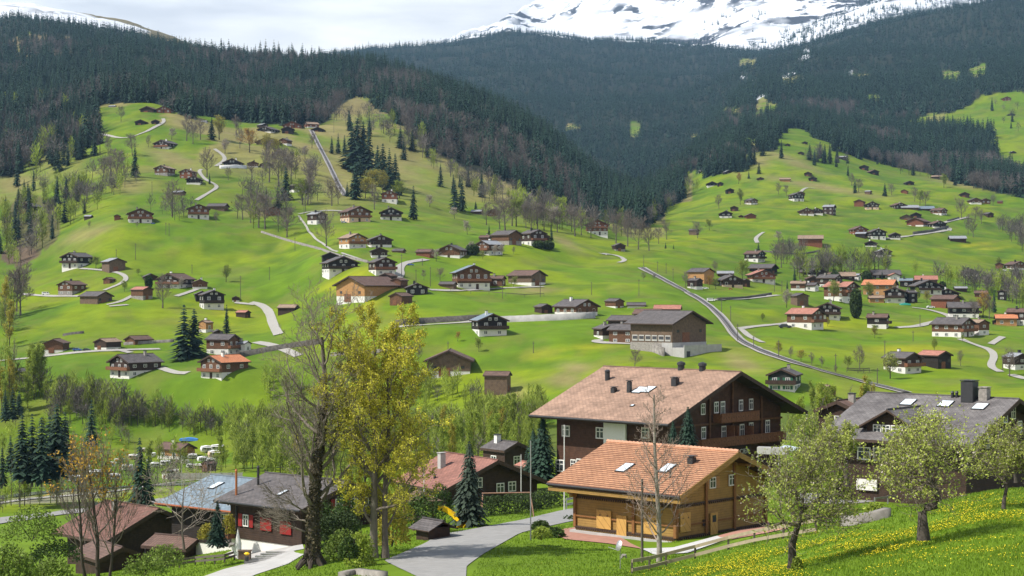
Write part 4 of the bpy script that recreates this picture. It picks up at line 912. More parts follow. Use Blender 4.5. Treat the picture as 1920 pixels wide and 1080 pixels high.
wall_item(low, WIN['w'], 'window', 225, 1040, 'f', 10.7, 8.7, 1.1, 1.2); wall_item(low, WIN['w'], 'window', 280, 1030, 'f', 10.7, 8.7, 1.1, 1.2); flue(low, rf, 215, 955, z_, .43, .25, .9, WALL['S'])
H(332, 1062, 124, 50, 62, 'D', '-', 'b', 'shed', 'low lean-to right of the rust-brown roofed house', d=172)
H(205, 1100, 150, 70, 35, 'D', '-', 'b', 'shed', 'front wing below the rust-brown roofed house', d=170)
pk, rf, z_, h_ = near(935, 863, 190, 33, 11.4, 7.0, -25.6, 11.6, 9, 'D', 'w', 0, 'b', 'dark house with pinkish brown roof behind the playground and blue-green spruce', .41)
rf.data.materials[0] = mat('pinkish_brown_tile', (.27, .125, .095), .8, .25, .6, kind='shingle')
flue(pk, rf, 828, 876, z_, .41, .33, 1.5, M_conc); flue(pk, rf, 815, 897, z_, .41, .1, .3)
for px, py in ((897,905),(938,915),(960,912)): wall_item(pk, WIN['w'], 'window', px, py, 'f', 11.7, 9.1, 1.0, 1.1)
H(948, 885, 92, 54, 38, 'D', '-', 's', 'house', 'with pale metal chimney between pink roof and hotel', d=228)
H(990, 915, 50, 46, 30, 'D', '-', 'p', 'shed', 'small pink roof tucked left of the hotel', d=215)
gr, rf, z_, h_ = near(1912, 748, 176, 49, 17.2, 10.6, -18.9, 17.6, 14.4, 'D', 'w', 0, 's', 'large dark house with patchy grey slate roof and black chimney, at the right edge', .378)
rf.data.materials[0] = mat('patchy_slate', (.215, .20, .195), .75, .3, .45, col2=(.085, .075, .075), kind='shingle')
for px, py in ((1703,755),(1773,758),(1838,763)): skylight(gr, rf, px, py, z_, .378, 1.4, 1.5)
flue(gr, rf, 1818, 750, z_, .378, .65, 1.9); flue(gr, rf, 1846, 748, z_, .378, .45, 1.1, WALL['S']); 
for px in (1786, 1794): flue(gr, rf, px, 745, z_, .378, .16, .45, M_dmetal, False)
for px, py in ((1620,850),(1650,852),(1700,835),(1716,832)): wall_item(gr, WIN['w'], 'window', px, py, 'l', 17.7, 14.5, 1.5, 1.3)
for px, py in ((1850,830),(1875,815),(1900,775),(1912,800),(1885,782)): wall_item(gr, WIN['w'], 'window', px, py, 'f', 17.7, 14.5, .9, 1.2)
q0 = rayl(gr, 1612, 890, (-8.9, 0, 0), (1, 0, 0)); m = MB(); m.box(-9.05, -8.88, q0.y - 2.0, q0.y + .3, q0.z - 1.5, q0.z - .4); m.build('plaster_panel', WALL['W'], gr)
# cross dormer on the slate roof
q = rayl(gr, 1684, 790, (-7.2, 0, 0), (1, 0, 0)); dm = MB(); hwid = 2.7; zt = z_ - 3.8 * .378 + .0
dz = z_ - 7.8 * .378; m = MB(); m.prism([(-hwid, 0), (hwid, 0), (hwid, 1.1), (0, 1.1 + hwid * .55), (-hwid, 1.1)], -.4, 5.0); o = m.build('dormer', WALL['D'], rf); o.location = (-8.3, q.y, dz - .6); o.rotation_euler = (0, 0, -math.pi/2)
o2 = link('dormer_roof', roof_mesh(hwid + .7, -1.2, 6.0, 1.35 + hwid * .55, .55, .2, [rf.data.materials[0], M_trim]), o)
for x in (-1.5, -.5, .5, 1.5): put(WIN['w'], 'window', o, x, -.45, .25, .9, 1.0)
bk = H(1594, 830, 134, 76, -37, 'D', '-', 'b', 'house', 'between hotel and large grey-roofed house', d=205)

# overlay: small things belonging to the yards
def pole(name, px, py, d, h, r, m_, label, cat, group=None, top=None, lean=0):
    p = at(px, d) if py is None else Vector(((px - CX)/F*d, d, (HY-py)/F*d)); m = MB(); m.tube([(0, 0, -.5), (lean, 0, h)], [r, r * .7], 8)
    if top: m.box(-.1 + lean, .1 + lean, -.1, .1, h + .01, h + .12)
    o = m.build(name, m_); o.location = p; return tag(o, label, cat, group)
pole('flagpole', 1058, 950, 172, 8.0, .06, M_white, 'tall white flagpole in front of the dark hotel wall', 'flagpole')
pole('flagpole', 995, 1000, 133, 7.0, .05, M_metal, 'grey flagpole on the lawn corner beside the driveway', 'flagpole')
pole('flagpole', 795, 985, 158, 5.6, .05, M_white, 'white pole rising beside the climbing tower roof', 'flagpole')
pole('flagpole', 977, 925, 172, 3.8, .04, M_white, 'short white pole before the dark gable by the hedge', 'flagpole')
pole('wooden_pole', 1204, 1067, 117, 6.0, .10, M_post, 'dark weathered wooden pole beside the bare birch', 'pole')
pole('lamp_post', 341, 922, 300, 6.0, .07, M_metal, 'thin grey street lamp by the river road', 'street lamp', top=1)

# ------------------------------------------------------------------ trees
class Tubes:
    def __init__(s): s.v = []; s.f = []; s.n = 0
    def add(s, pts, rad, n):
        pts = np.asarray(pts, float); k = len(pts); d = np.gradient(pts, axis=0); d /= np.linalg.norm(d, axis=1)[:, None] + 1e-9
        up = np.where(np.abs(d[:, 2:3]) < .9, np.array([[0, 0, 1.]]), np.array([[1., 0, 0]])); r = np.cross(d, up); r /= np.linalg.norm(r, axis=1)[:, None] + 1e-9; u = np.cross(r, d)
        a = np.arange(n) * 2 * math.pi / n; ring = pts[:, None] + (r[:, None] * np.cos(a)[None, :, None] + u[:, None] * np.sin(a)[None, :, None]) * np.asarray(rad)[:, None, None]
        s.v.append(ring.reshape(-1, 3)); i = (np.arange(k - 1)[:, None] * n + np.arange(n)[None, :]); j = (np.arange(k - 1)[:, None] * n + (np.arange(n)[None, :] + 1) % n)
        s.f.append(np.stack([i, j, j + n, i + n], -1).reshape(-1, 4) + s.n); s.n += k * n
    def get(s): return (np.concatenate(s.v), np.concatenate(s.f)) if s.v else (np.zeros((0, 3)), np.zeros((0, 4), int))
def tree(seed, h, r0, levels, nchild, ratio=.55, ang=(35, 65), wander=.12, up=.15, start=.3, trunk_w=.05, sides=(10, 6, 4, 3, 3), segs=(14, 8, 6, 5, 4), rmin=.012, path=None, lat=None, droop=0, rexp=.62, keep_r=None):
    """recursive branching skeleton; returns tube mesh arrays of the trunk, of the branches, and the twig tips"""
    R = np.random.default_rng(seed); T0 = Tubes(); T1 = Tubes(); tips = []
    def grow(p, d, L_, r, lv):
        ns = segs[lv]; pts = [p]; q = p.copy(); dd = d.copy()
        for k in range(ns):
            w = trunk_w if lv == 0 else wander; dd = dd + R.normal(0, w, 3) + np.array([0, 0, up * (.5 if lv == 0 else (1 if not droop or lv < 2 else -droop))]) * (1 / ns) * 3; dd /= np.linalg.norm(dd); q = q + dd * L_ / ns; pts.append(q.copy())
        if lv == 0 and path is not None: pts = [np.array(c, float) for c in path]; ns = len(pts) - 1
        pts = np.array(pts); t = np.linspace(0, 1, len(pts)); rad = r * (1 - t * (.86 if lv else .80)) ** (.9 if lv else .8)
        if lv == 0: rad[0] *= 1.35; rad[min(1, ns)] *= 1.08
        rad = np.maximum(rad, rmin); (T0 if lv == 0 else T1).add(pts, rad, sides[lv])
        if lv >= levels: tips.append(pts[1:]); return
        n = nchild[lv]; st = start if lv == 0 else .22
        for k in range(n):
            tt = st + (1 - st) * (k + R.uniform(0, 1)) / n; tt = min(tt, .98); f = tt * (len(pts) - 1); i = int(f); pp = pts[i] + (pts[min(i + 1, len(pts) - 1)] - pts[i]) * (f - i)
            ax = pts[min(i + 1, len(pts) - 1)] - pts[max(i - 1, 0)]; ax = ax / (np.linalg.norm(ax) + 1e-9)
            a = math.radians(R.uniform(*ang)); phi = (k * 2.4 + R.uniform(-.6, .6)); o = np.cross(ax, [.3, .2, .93] if abs(ax[2]) < .8 else [1, 0, 0]); o /= np.linalg.norm(o); o2 = np.cross(ax, o)
            nd = ax * math.cos(a) + (o * math.cos(phi) + o2 * math.sin(phi)) * math.sin(a)
            shape = (1 - .55 * abs(tt - .45) * (1.2 if lv == 0 else .6)) if lat is None or lv else lat(tt)
            cl = L_ * ratio * shape * R.uniform(.75, 1.2); cr = max(rad[min(i, len(rad) - 1)] * rexp * R.uniform(.8, 1.1), rmin)
            grow(pp, nd, cl, cr, lv + 1)
    grow(np.zeros(3), np.array([0, 0, 1.]), h, r0, 0)
    return T0.get(), T1.get(), (np.concatenate(tips) if tips else np.zeros((0, 3)))
def leaves(pts, n, size, spread, seed=1, flat=.0):
    R = np.random.default_rng(seed); c = pts[R.integers(0, len(pts), n)] + R.normal(0, spread, (n, 3)); a = R.normal(0, 1, (n, 3)); a /= np.linalg.norm(a, axis=1)[:, None]; b = R.normal(0, 1, (n, 3)); b -= (a * b).sum(1)[:, None] * a; b /= np.linalg.norm(b, axis=1)[:, None]
    s = size * R.uniform(.6, 1.3, (n, 1)); v = np.stack([c - a * s, c + b * s * .62, c + a * s, c - b * s * .62], 1).reshape(-1, 3); tint = np.repeat(np.clip(R.normal(.5, .2, n), 0, 1), 4)
    return v, np.arange(4 * n).reshape(-1, 4), tint
def tree_obj(loc, T, B, leaf=None, lm=None, bark=M_bark, twig=None, label=None, cat='tree', group=None, name='tree', rz=0, sc=1, leafname='foliage'):
    root = empty(name, loc, rz, sc); link('trunk', npmesh('trunk', *T, bark, smooth=True), root); link('branches', npmesh('branches', *B, twig or bark, smooth=True), root)
    if leaf is not None: link(leafname, npmesh(leafname, leaf[0], leaf[1], lm, tint=leaf[2]), root)
    return tag(root, label, cat, group)
def gp(px, py, d): return Vector(((px - CX) / F * d, d, (HY - py) / F * d))

# --- conifers
def conifer_arrays(seed, tiers, nb, taper=1.0, ragged=.25, wid=.20, droop=.35, sub=1, base=.08):
    """unit height spruce: whorls of drooping fronds"""
    R = np.random.default_rng(seed); V = []; Fc = []; t_ = []; n = 0
    for k in range(tiers):
        t = (k + R.uniform(-.3, .3)) / tiers; z = base + (1 - base) * t; Rr = wid * (1 - t) ** taper * (1 if t > .07 else .85) + .012
        for j in range(nb):
            phi = 2 * math.pi * (j + R.uniform(-.4, .4)) / nb + k * 1.3; L_ = Rr * R.uniform(1 - ragged, 1 + ragged * .6); dr = droop * R.uniform(.7, 1.3)
            c, s = math.cos(phi), math.sin(phi); w = L_ * .34 + .006; ti = float(np.clip(R.normal(.5, .22), 0, 1))
            for q in range(sub):
                f0 = q / sub; f1 = (q + 1.25) / sub; ww = w * (1.15 - .55 * q / sub) * (1 if sub == 1 else R.uniform(.6, 1.1)); sd_ = 0 if sub == 1 else R.uniform(-.5, .5) * w
                def P_(f, o, dz=0): f = min(f, 1.05); return (c * L_ * f - s * o, s * L_ * f + c * o, z - dr * L_ * f * f + dz)
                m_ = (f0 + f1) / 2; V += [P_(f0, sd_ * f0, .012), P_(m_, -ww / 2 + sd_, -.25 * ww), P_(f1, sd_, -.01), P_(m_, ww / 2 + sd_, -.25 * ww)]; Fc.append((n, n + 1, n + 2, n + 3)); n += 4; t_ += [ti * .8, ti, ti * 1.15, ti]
    V.append((0, 0, 1.0)); return np.array(V[:-1]), np.array(Fc), np.array(t_)
def trunk_arrays(r=.012, h=.95, n=6):
    T = Tubes(); T.add([(0, 0, -.06), (0, 0, .5), (0, 0, h)], [r, r * .6, r * .1], n); return T.get()
CON = [conifer_arrays(s, 24, 9, ta, .3, w, dr) for s, ta, w, dr in ((1, .9, .17, .4), (2, 1.05, .20, .35), (3, .8, .15, .5), (4, 1.0, .23, .3), (5, .85, .19, .45))]
CONM = [(npmesh('trunk', *trunk_arrays(), M_bark), npmesh('crown', v, f, M_needle, tint=t)) for v, f, t in CON]
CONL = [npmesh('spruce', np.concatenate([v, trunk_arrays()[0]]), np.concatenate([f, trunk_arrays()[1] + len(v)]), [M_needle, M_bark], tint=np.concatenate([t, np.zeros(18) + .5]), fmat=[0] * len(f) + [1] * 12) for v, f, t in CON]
LOWC = [conifer_arrays(s, 7, 5, .9, .35, .20, .9) for s in (11, 12, 13, 14)]
HIGHC = npmesh('crown', *conifer_arrays(21, 44, 14, .9, .3, .21, .30, 3, .05)[:2], M_needle, tint=conifer_arrays(21, 44, 14, .9, .3, .21, .30, 3, .05)[2])
HIGHT = npmesh('trunk', *trunk_arrays(.016), M_barkd)

# --- mid-distance broadleaf prototypes, unit height
def slim_(k): return k == 'slim'
def proto(seed, kind, lo=False):
    nch = ((16, 8, 5) if not slim_(kind) else (13, 6, 4)) if not lo else (9, 5, 0); lev = 3 if not lo else 2; slim = kind == 'slim'
    T, B, tips = tree(seed, 1.0 if slim else .80, .017 if not slim else .010, lev, nch, ratio=.46 if not slim else .22, ang=(28, 66) if not slim else (18, 45), wander=.15, up=.22, start=.24 if not slim else .12, sides=(5, 3, 3, 3), segs=(7, 4, 3, 2), rmin=.0028 if not lo else .0034, trunk_w=.03, rexp=.55)
    return T, B, tips
BR = {}
for kd, sds in (('round', (31, 32, 33, 34)), ('slim', (41, 42, 43))):
    BR[kd] = []
    for sd_ in sds:
        T, B, tips = proto(sd_, kd); BR[kd].append((T, B, tips))
TW = dict(g=mat('grey_brown_twigs', (.165, .135, .115), .95, .25, .4), y=mat('olive_twigs', (.16, .145, .075), .95, .25, .4), v=mat('green_twigs', (.12, .125, .06), .95, .25, .4), o=mat('warm_twigs', (.22, .14, .075), .95, .2, .4), w=mat('pale_twigs', (.24, .20, .165), .95, .2, .4), a=mat('orchard_twigs', (.10, .085, .07), .95, .2, .4))
PM = {}
def proto_mesh(kd, i, tone):
    k = (kd, i, tone)
    if k not in PM:
        T, B, tips = BR[kd][i]; tm = npmesh('trunk', *T, M_barkd if tone != 'g' else M_bark)
        bm = npmesh('crown', *B, TW[tone]); lm = None
        if tone in 'yvoaw':
            v, f, t = leaves(tips, 3000 if tone in 'ya' else (3600 if tone == 'v' else 2000), .012 if kd == 'round' else .013, .026, i + 5)
            lm = npmesh('foliage', v, f, LEAF[tone], tint=t)
        PM[k] = (tm, bm, lm)
    return PM[k]

SPR = []   # all spruces: x y z h, label, group
def spruce(px, py, hpx, mark, d=None, dmin=330): p = hit(px, py, dmin) if d is None else gp(px, py, d); SPR.append((p, hpx / F * p.y, 'dark spruce ' + mark, None))
BRD = []
def broad(px, py, hpx, tone, mark, kind='round', dmin=330, group=None): p = hit(px, py, dmin); BRD.append((p, hpx / F * p.y, tone, mark, kind, group))
for r in [(253,332,62,'standing alone in the upper left meadow'),(397,262,46,'alone at the top edge of the left meadow'),(393,345,22,'small, beside the round bare tree on the path'),(105,310,42,'above the ravine on the left'),(107,385,56,'leaning over the ravine, left'),(55,412,62,'by the dark barn in the ravine'),(28,458,72,'tall, at the far left edge above the ravine'),(32,350,50,'at the left edge on the upper slope'),(345,675,108,'left one of the big pair near the lower left chalets'),(364,670,94,'right one of the big pair near the lower left chalets'),(425,625,56,'loose crowned, below the white-windowed black chalet'),(277,541,24,'small, before the dark hut left of centre'),(499,387,38,'thin, in the bare grove left of centre'),(521,392,46,'in the bare grove by the track'),(536,376,66,'tallest in the bare grove by the track'),
 (622,288,34,'left in the trio right of the track'),(634,288,40,'middle of the trio right of the track'),(646,288,36,'right in the trio right of the track'),(660,318,92,'left edge of the big clump beside the railway'),(670,322,104,'tallest in the big clump beside the railway'),(681,324,100,'centre of the big clump beside the railway'),(692,330,92,'right edge of the big clump beside the railway'),(666,374,72,'lower front of the big railway clump'),(676,360,70,'lower middle of the big railway clump'),(708,340,70,'left in the second clump on the spur'),(718,350,84,'tallest of the second clump on the spur'),(730,356,80,'middle of the second clump on the spur'),(741,352,66,'right in the second clump on the spur'),(651,368,28,'tiny, at the foot of the railway'),(747,366,46,'edge of the second clump above the brown chalet'),(775,412,66,'pale green, alone behind the meadow chalets'),(826,350,46,'left on the dry spur slope'),(850,364,38,'small one on the dry spur slope'),(862,352,26,'low one on the dry spur slope'),(878,350,34,'round dark one on the spur slope'),(903,370,52,'lower right on the spur slope'),(853,395,62,'left of the tight pair at the meadow crest'),(866,396,66,'right of the tight pair at the meadow crest'),(757,300,40,'high on the dry spur'),(892,392,16,'tiny at the meadow crest'),(917,440,20,'small, above the upper hamlet barn'),(1034,452,30,'pointed, in the upper hamlet garden'),
 (1527,310,30,'on the high right meadow'),(1568,313,16,'short, under the high wood'),(1659,368,26,'alone in the middle of the right meadow'),(1590,330,22,'on top of a bare thicket, right meadow'),(1603,362,28,'in the bare thicket, right meadow'),(1791,348,28,'beside the bare wood edge at right'),(1423,326,24,'alone near the fir group on the right slope'),(1404,335,15,'tiny near the fir group on the right slope'),(1465,297,36,'foot of the upper clearing, right one'),(1430,292,36,'foot of the upper clearing, left one'),(1860,208,26,'on the highest right meadow'),(1863,285,17,'small on the highest right meadow'),(1653,308,18,'right of two at the wood corner'),(1645,308,14,'left of two at the wood corner'),
 (1490,527,28,'in the village behind the tan roof'),(1476,543,18,'low, left of the village'),(1502,508,26,'pale, topmost left of the village'),(1563,509,16,'behind the village roofs, middle'),(1654,526,20,'before the long black village roof'),(1627,522,18,'dense, left of the long black roof'),(1864,586,44,'by the right edge of the village'),(1422,471,18,'behind the black chalet with pink-brown roof'),(1248,466,12,'left of two tiny ones on the right slope'),(1263,467,10,'right of two tiny ones on the right slope'),(1848,262,22,'at the highest right meadow edge')]: spruce(*r)
for r in [(10,790,60,'dark, at the left edge above the campsite',430),(24,788,64,'second at the left edge above the campsite',430),(36,780,50,'third at the left edge above the campsite',440),(42,900,125,'outer left of the tall campsite group',300),(60,905,132,'second of the tall campsite group',305),(78,905,126,'third of the tall campsite group',300),(93,900,124,'fourth of the tall campsite group',310),(107,898,146,'tallest of the tall campsite group',305),(122,885,116,'right in the tall campsite group',310),(133,890,66,'low one right in the tall campsite group',300),(4,912,74,'cut by the left edge near the river',300),(172,838,92,'behind the copper-leaved tree',330),(262,948,132,'broad, above the rust-brown roof',235),(278,950,96,'right twin above the rust-brown roof',235),(20,885,70,'left of the tall campsite group',320)]: SPR.append((gp(r[0], r[1], r[4]), r[2] / F * r[4], 'dark spruce ' + r[3], None))
G1 = 'leafless trees scattered on the meadows'
for r in [(227,228,30,'g','above the first path on the upper left'),(323,406,64,'g','big and round above the knoll'),(248,291,42,'g','beside the tall lone spruce'),(203,289,32,'g','left on the upper left meadow'),(278,276,22,'g','small, left of the lone upper chalet'),(350,264,48,'g','in the grove right of the upper chalet'),(362,270,42,'g','front of the grove right of the upper chalet'),(376,262,40,'g','right of the grove near the upper chalet'),(322,262,22,'w','behind the lone upper chalet'),(411,262,42,'y','yellowish, right of the tall fir'),(443,254,36,'g','left of two near the top hamlet'),(450,278,38,'g','dark round one near the copper tree'),(468,286,46,'o','yellow-orange, below the top hamlet'),(388,332,52,'g','dense oval by the path bend'),(422,288,26,'w','pinkish, on the small path'),(218,342,60,'g','tall pair above the left knoll, front'),(193,340,46,'g','left of the tall pair above the knoll'),(207,330,50,'g','behind the tall pair above the knoll'),(428,338,24,'g','below the long white terrace'),(472,336,30,'g','thin one below the pair of barns'),(505,342,74,'g','left of the central bare grove'),(522,350,70,'g','middle of the central bare grove'),(546,345,64,'g','right of the central bare grove'),(580,362,56,'g','alone right of the central grove'),(585,278,28,'g','left of the upper railway'),(572,299,24,'w','small, below the upper railway'),(500,294,40,'y','left of twin greenish ones'),(515,297,36,'y','right of twin greenish ones'),
 (470,418,58,'g','row of tall trees, first'),(485,427,64,'g','row of tall trees, second'),(497,430,70,'g','row of tall trees, third'),(455,412,50,'g','far left of the row of tall trees'),(538,445,58,'g','at the bend of the stone wall'),(567,384,46,'v','first thin one left of the railway foot'),(577,385,52,'g','second thin one left of the railway foot'),(622,386,50,'g','thin, close to the railway foot'),(634,383,36,'g','thin, nearest the railway foot'),(612,463,66,'g','large round one along the wall above the hamlet'),(702,393,46,'g','left of the red-brown upper chalet'),(698,368,52,'y','yellow-green before the fir clump'),(718,362,40,'y','second yellow-green before the fir clump'),(685,372,40,'y','third yellow-green before the fir clump'),(749,372,34,'v','green one right of the fir clump'),(806,388,22,'w','whitish blossoming on the slope'),(947,433,64,'g','tallest behind the upper hamlet'),(937,430,48,'g','left behind the upper hamlet'),(960,424,56,'g','middle behind the upper hamlet'),(968,425,54,'v','greenish behind the upper hamlet'),(912,422,42,'g','thin, left of the upper hamlet'),(986,428,46,'g','first of the brushy row on the crest'),(996,430,54,'g','second of the brushy row on the crest'),(1008,430,52,'g','third of the brushy row on the crest'),(1020,432,48,'g','fourth of the brushy row on the crest'),(1033,434,46,'w','fifth of the brushy row on the crest'),(1045,436,44,'g','last of the brushy row on the crest'),(1054,410,42,'v','bright green before the dark wood'),(1078,443,58,'g','dark, left of the tall white-based chalet'),(1090,441,48,'g','second left of the tall white-based chalet'),(1108,446,44,'g','third, directly left of the chalet'),(1155,456,60,'g','big, right of the tall white-based chalet'),(1177,462,64,'g','second big one of the crest row'),(1197,468,60,'g','third big one of the crest row'),(1217,470,48,'g','last big one of the crest row'),(1235,457,32,'g','small beyond the crest row'),(1250,449,34,'g','alone right of the crest row'),(1308,447,32,'g','before the grey shed on the right slope'),(1330,432,20,'v','light bush-like on the right slope'),(1348,392,26,'g','alone on the right slope'),(1388,384,28,'v','green beside the grey chalet'),
 (305,578,60,'g','lone dark one in the lower left meadow'),(24,592,92,'g','left of three tall ones at the left edge'),(38,590,96,'g','middle of three tall ones at the left edge'),(31,584,80,'g','behind three tall ones at the left edge'),(167,428,14,'g','tiny on the left knoll rim'),(257,427,12,'g','tiny below the knoll chalet'),(405,418,20,'g','small right of the path chalet'),(233,547,20,'v','small orchard one inside the loop'),(259,517,14,'v','bushy one above the loop'),(340,542,22,'w','blossoming before the long chalet'),(180,504,24,'v','green before the looping track chalets'),(424,529,30,'v','compact dark green one alone on the meadow'),
 (1465,502,52,'g','tall dark one over the grey thicket'),(1460,453,20,'w','small pinkish one on the right meadow'),(1340,512,22,'g','grey one behind the railway hamlet'),(1392,528,40,'v','bright green by the twin-gabled house'),(1285,540,30,'g','leafless left of the railway hamlet'),(1330,541,24,'o','reddish in the railway hamlet'),(1342,542,22,'v','yellowish bush in the railway hamlet'),(1475,577,32,'w','round blossoming before the grey village barn'),(1563,566,38,'v','green before the big pink roof'),(1630,566,34,'v','before the orange roof'),(1640,634,20,'y','small yellowish before the black chalet'),(1641,627,18,'v','yellow bush beside the lane chalet'),(1552,612,16,'y','shrubby right of the pink roofed chalet'),(1720,566,24,'v','leafy at the bend of the lane'),(1738,568,22,'y','second leafy at the bend of the lane'),(1460,667,26,'y','orchard row, first'),(1483,674,24,'g','orchard row, second'),(1502,679,24,'y','orchard row, third'),(1522,684,22,'g','orchard row, fourth'),(1541,689,20,'g','orchard row, fifth'),(1567,700,16,'g','orchard row, sixth'),(1612,694,44,'g','gnarled one in the little fence'),(1590,692,24,'v','leafy left of the gnarled one'),(1669,710,46,'a','wide dark one before the slate chalet'),(1801,686,28,'g','lone on the lower right meadow'),(1752,659,24,'v','light on the lower right meadow'),(1893,706,50,'g','near the right edge at the fork'),(1843,596,46,'o','copper beside the village house'),(1828,598,36,'g','left of the copper village tree'),(1855,598,44,'g','right of the copper village tree'),(1190,692,38,'g','bare round above the hotel roof'),(1206,526,16,'g','left of two small ones near the tracks'),(1226,527,14,'g','right of two small ones near the tracks'),(1430,602,14,'v','small one by the farm track'),(963,477,14,'g','small one below the upper hamlet'),(905,486,16,'a','small orchard one by the dormer chalet'),(882,478,24,'w','blossoming left of the dormer chalet'),(928,480,20,'w','blossoming right of the dormer chalet'),(940,480,22,'w','second blossoming right of the dormer chalet'),(818,490,24,'w','pale crowned by the red barn'),(852,410,22,'w','shrubby on the crest'),(876,440,26,'w','bushy round on the meadow under the crest'),(795,525,20,'g','left of two small fruit trees by the lane'),(825,526,24,'g','right of two small fruit trees by the lane'),(963,539,20,'a','before the grey gabled barn'),(1803,410,38,'g','tall on the far right meadow'),(1828,416,30,'g','by the dark barn far right'),(1815,440,36,'g','in the hollow far right'),(1825,445,32,'g','second in the hollow far right'),(1840,420,26,'g','behind the dark barn far right'),(1715,378,26,'g','hedgerow first, upper right'),(1725,384,28,'v','hedgerow second, upper right'),(1735,386,28,'g','hedgerow third, upper right'),(1672,366,22,'g','beside the lone fir, upper right'),(1862,385,20,'g','right of the two small chalets'),(1770,352,24,'v','light at the bare wood edge'),(1597,348,22,'g','thicket on the right meadow, upper'),(1610,360,26,'g','thicket on the right meadow, lower'),(1460,365,22,'g','left of the fork chalet'),(1475,368,22,'g','second left of the fork chalet'),(1385,345,20,'o','brownish on the right slope'),(785,680,36,'g','shrub behind the maple'),(858,640,18,'o','reddish shrub by the red-shuttered house'),(898,660,26,'v','willow-like below the red-shuttered house'),(1805,640,12,'v','tiny by the gravel fork'),(1873,500,16,'v','willow at the right edge chalet')]:
    broad(*r)
# woods of loose trees
def wood(poly, n, hm, tones, mark, kind='slim', seed=1, dmin=330, conif=0.0):
    R = np.random.default_rng(seed); xs = [p[0] for p in poly]; ys = [p[1] for p in poly]; k = 0; it = 0
    while k < n and it < n * 40:
        it += 1; px = R.uniform(min(xs), max(xs)); py = R.uniform(min(ys), max(ys))
        if not inpoly(np.array([px]), np.array([py]), poly)[0]: continue
        p = hit(px, py, dmin); k += 1; h = R.uniform(*hm)
        if R.uniform() < conif: SPR.append((p, h, 'dark spruce ' + mark, 'spruces ' + mark))
        else: BRD.append((p, h, str(R.choice(list(tones))), mark, kind, 'loose trees ' + mark))
wood([(430,800),(600,800),(780,800),(900,790),(1030,775),(1010,850),(760,900),(560,900),(440,885)], 900, (4.5,8.2), 'vvvvyg', 'in the young green riverside wood', seed=2, dmin=250)
wood([(90,760),(100,740),(180,745),(240,765),(330,790),(430,805),(430,828),(330,815),(230,800),(150,800)], 110, (4.5,9.5), 'ggvyvg', 'on the bank above the campsite', seed=3, dmin=300)
wood([(180,850),(420,850),(430,895),(330,905),(180,915)], 22, (3,8), 'vy', 'around the campsite', seed=4, dmin=250)
wood([(1480,800),(1590,800),(1640,770),(1640,830),(1480,840)], 50, (5,9), 'vyg', 'behind the hotel', seed=5, dmin=250)
wood([(760,735),(790,700),(900,745),(900,760),(780,770)], 34, (4,8), 'gyv', 'under the centre barn', seed=6)
wood([(60,345),(150,345),(210,355),(180,395),(130,425),(80,470),(30,510),(0,500),(0,400),(40,380)], 120, (8,14), 'gyyvg', 'in the left ravine', kind='round', seed=7, conif=.2)
wood([(0,560),(30,600),(20,700),(0,700)], 14, (8,14), 'gvy', 'at the left edge bank', seed=8)
wood([(0,720),(60,700),(90,740),(80,780),(0,790)], 26, (7,13), 'gvy', 'behind the left edge barn', seed=9, dmin=300)
wood([(1480,512),(1560,503),(1660,503),(1670,517),(1490,524)], 62, (9,14), 'ggvgy', 'in the grey thicket above the village', seed=10)
wood([(1700,515),(1790,535),(1850,535),(1920,530),(1920,585),(1880,560),(1800,548)], 70, (8,13), 'gggv', 'on the village fringe at the right', seed=11)
wood([(1870,430),(1920,425),(1920,475),(1890,455)], 28, (9,15), 'gggg', 'in the bare corner at the right edge', kind='round', seed=12)
wood([(1440,478),(1500,470),(1520,480),(1500,495),(1460,500)], 18, (8,12), 'ggg', 'below the long red barn', kind='round', seed=13)
wood([(1240,360),(1300,345),(1310,360),(1270,380),(1225,425),(1205,425)], 55, (10,17), 'gggyv', 'at the gully mouth', kind='round', seed=14)
wood([(930,395),(1000,385),(1100,425),(1200,430),(1200,448),(1100,440),(1000,430)], 60, (11,18), 'ggggyv', 'along the foot of the spur', kind='round', seed=15)
wood([(640,225),(720,205),(760,235),(800,262),(860,300),(800,300),(700,260),(660,262)], 70, (10,17), 'ggggoy', 'on the spur below the dark wood', kind='round', seed=16, conif=.15)
wood([(780,300),(960,360),(1000,385),(900,380),(860,340)], 46, (9,15), 'gggyo', 'on the dry spur slope', kind='round', seed=17)
wood([(0,200),(60,195),(130,210),(180,240),(190,290),(140,320),(60,330),(0,320)], 170, (13,22), 'gyg', 'in the left edge wood', kind='round', seed=18, conif=.72)
wood([(270,205),(560,236),(640,228),(640,210),(400,200),(280,180)], 46, (10,17), 'ggggo', 'along the upper forest edge', kind='round', seed=19)
wood([(1500,300),(1560,290),(1590,300),(1600,316),(1560,310)], 24, (10,18), 'gg', 'at the high wood corner', kind='round', seed=20, conif=.6)
wood([(1300,310),(1360,300),(1420,305),(1400,325),(1330,322)], 50, (13,24), 'gg', 'in the fir group of the right slope', kind='round', seed=21, conif=.75)
wood([(1680,325),(1800,345),(1920,372),(1920,350),(1800,320),(1700,310)], 85, (12,20), 'gggg', 'in the bare belt on the right', kind='round', seed=22, conif=.15)
wood([(1850,190),(1920,200),(1920,250),(1860,250)], 10, (10,16), 'gg', 'around the topmost right pasture', kind='round', seed=23, conif=.3)
wood([(440,345),(520,320),(600,330),(600,375),(540,440),(470,430),(430,400)], 34, (9,15), 'ggggy', 'around the central bare grove', kind='round', seed=31)
wood([(480,300),(560,290),(590,330),(500,345)], 16, (8,13), 'gggyo', 'below the pair of barns', kind='round', seed=32)
wood([(180,320),(260,300),(260,350),(180,400),(150,380)], 26, (8,14), 'gggv', 'on the flank above the left knoll', kind='round', seed=33)
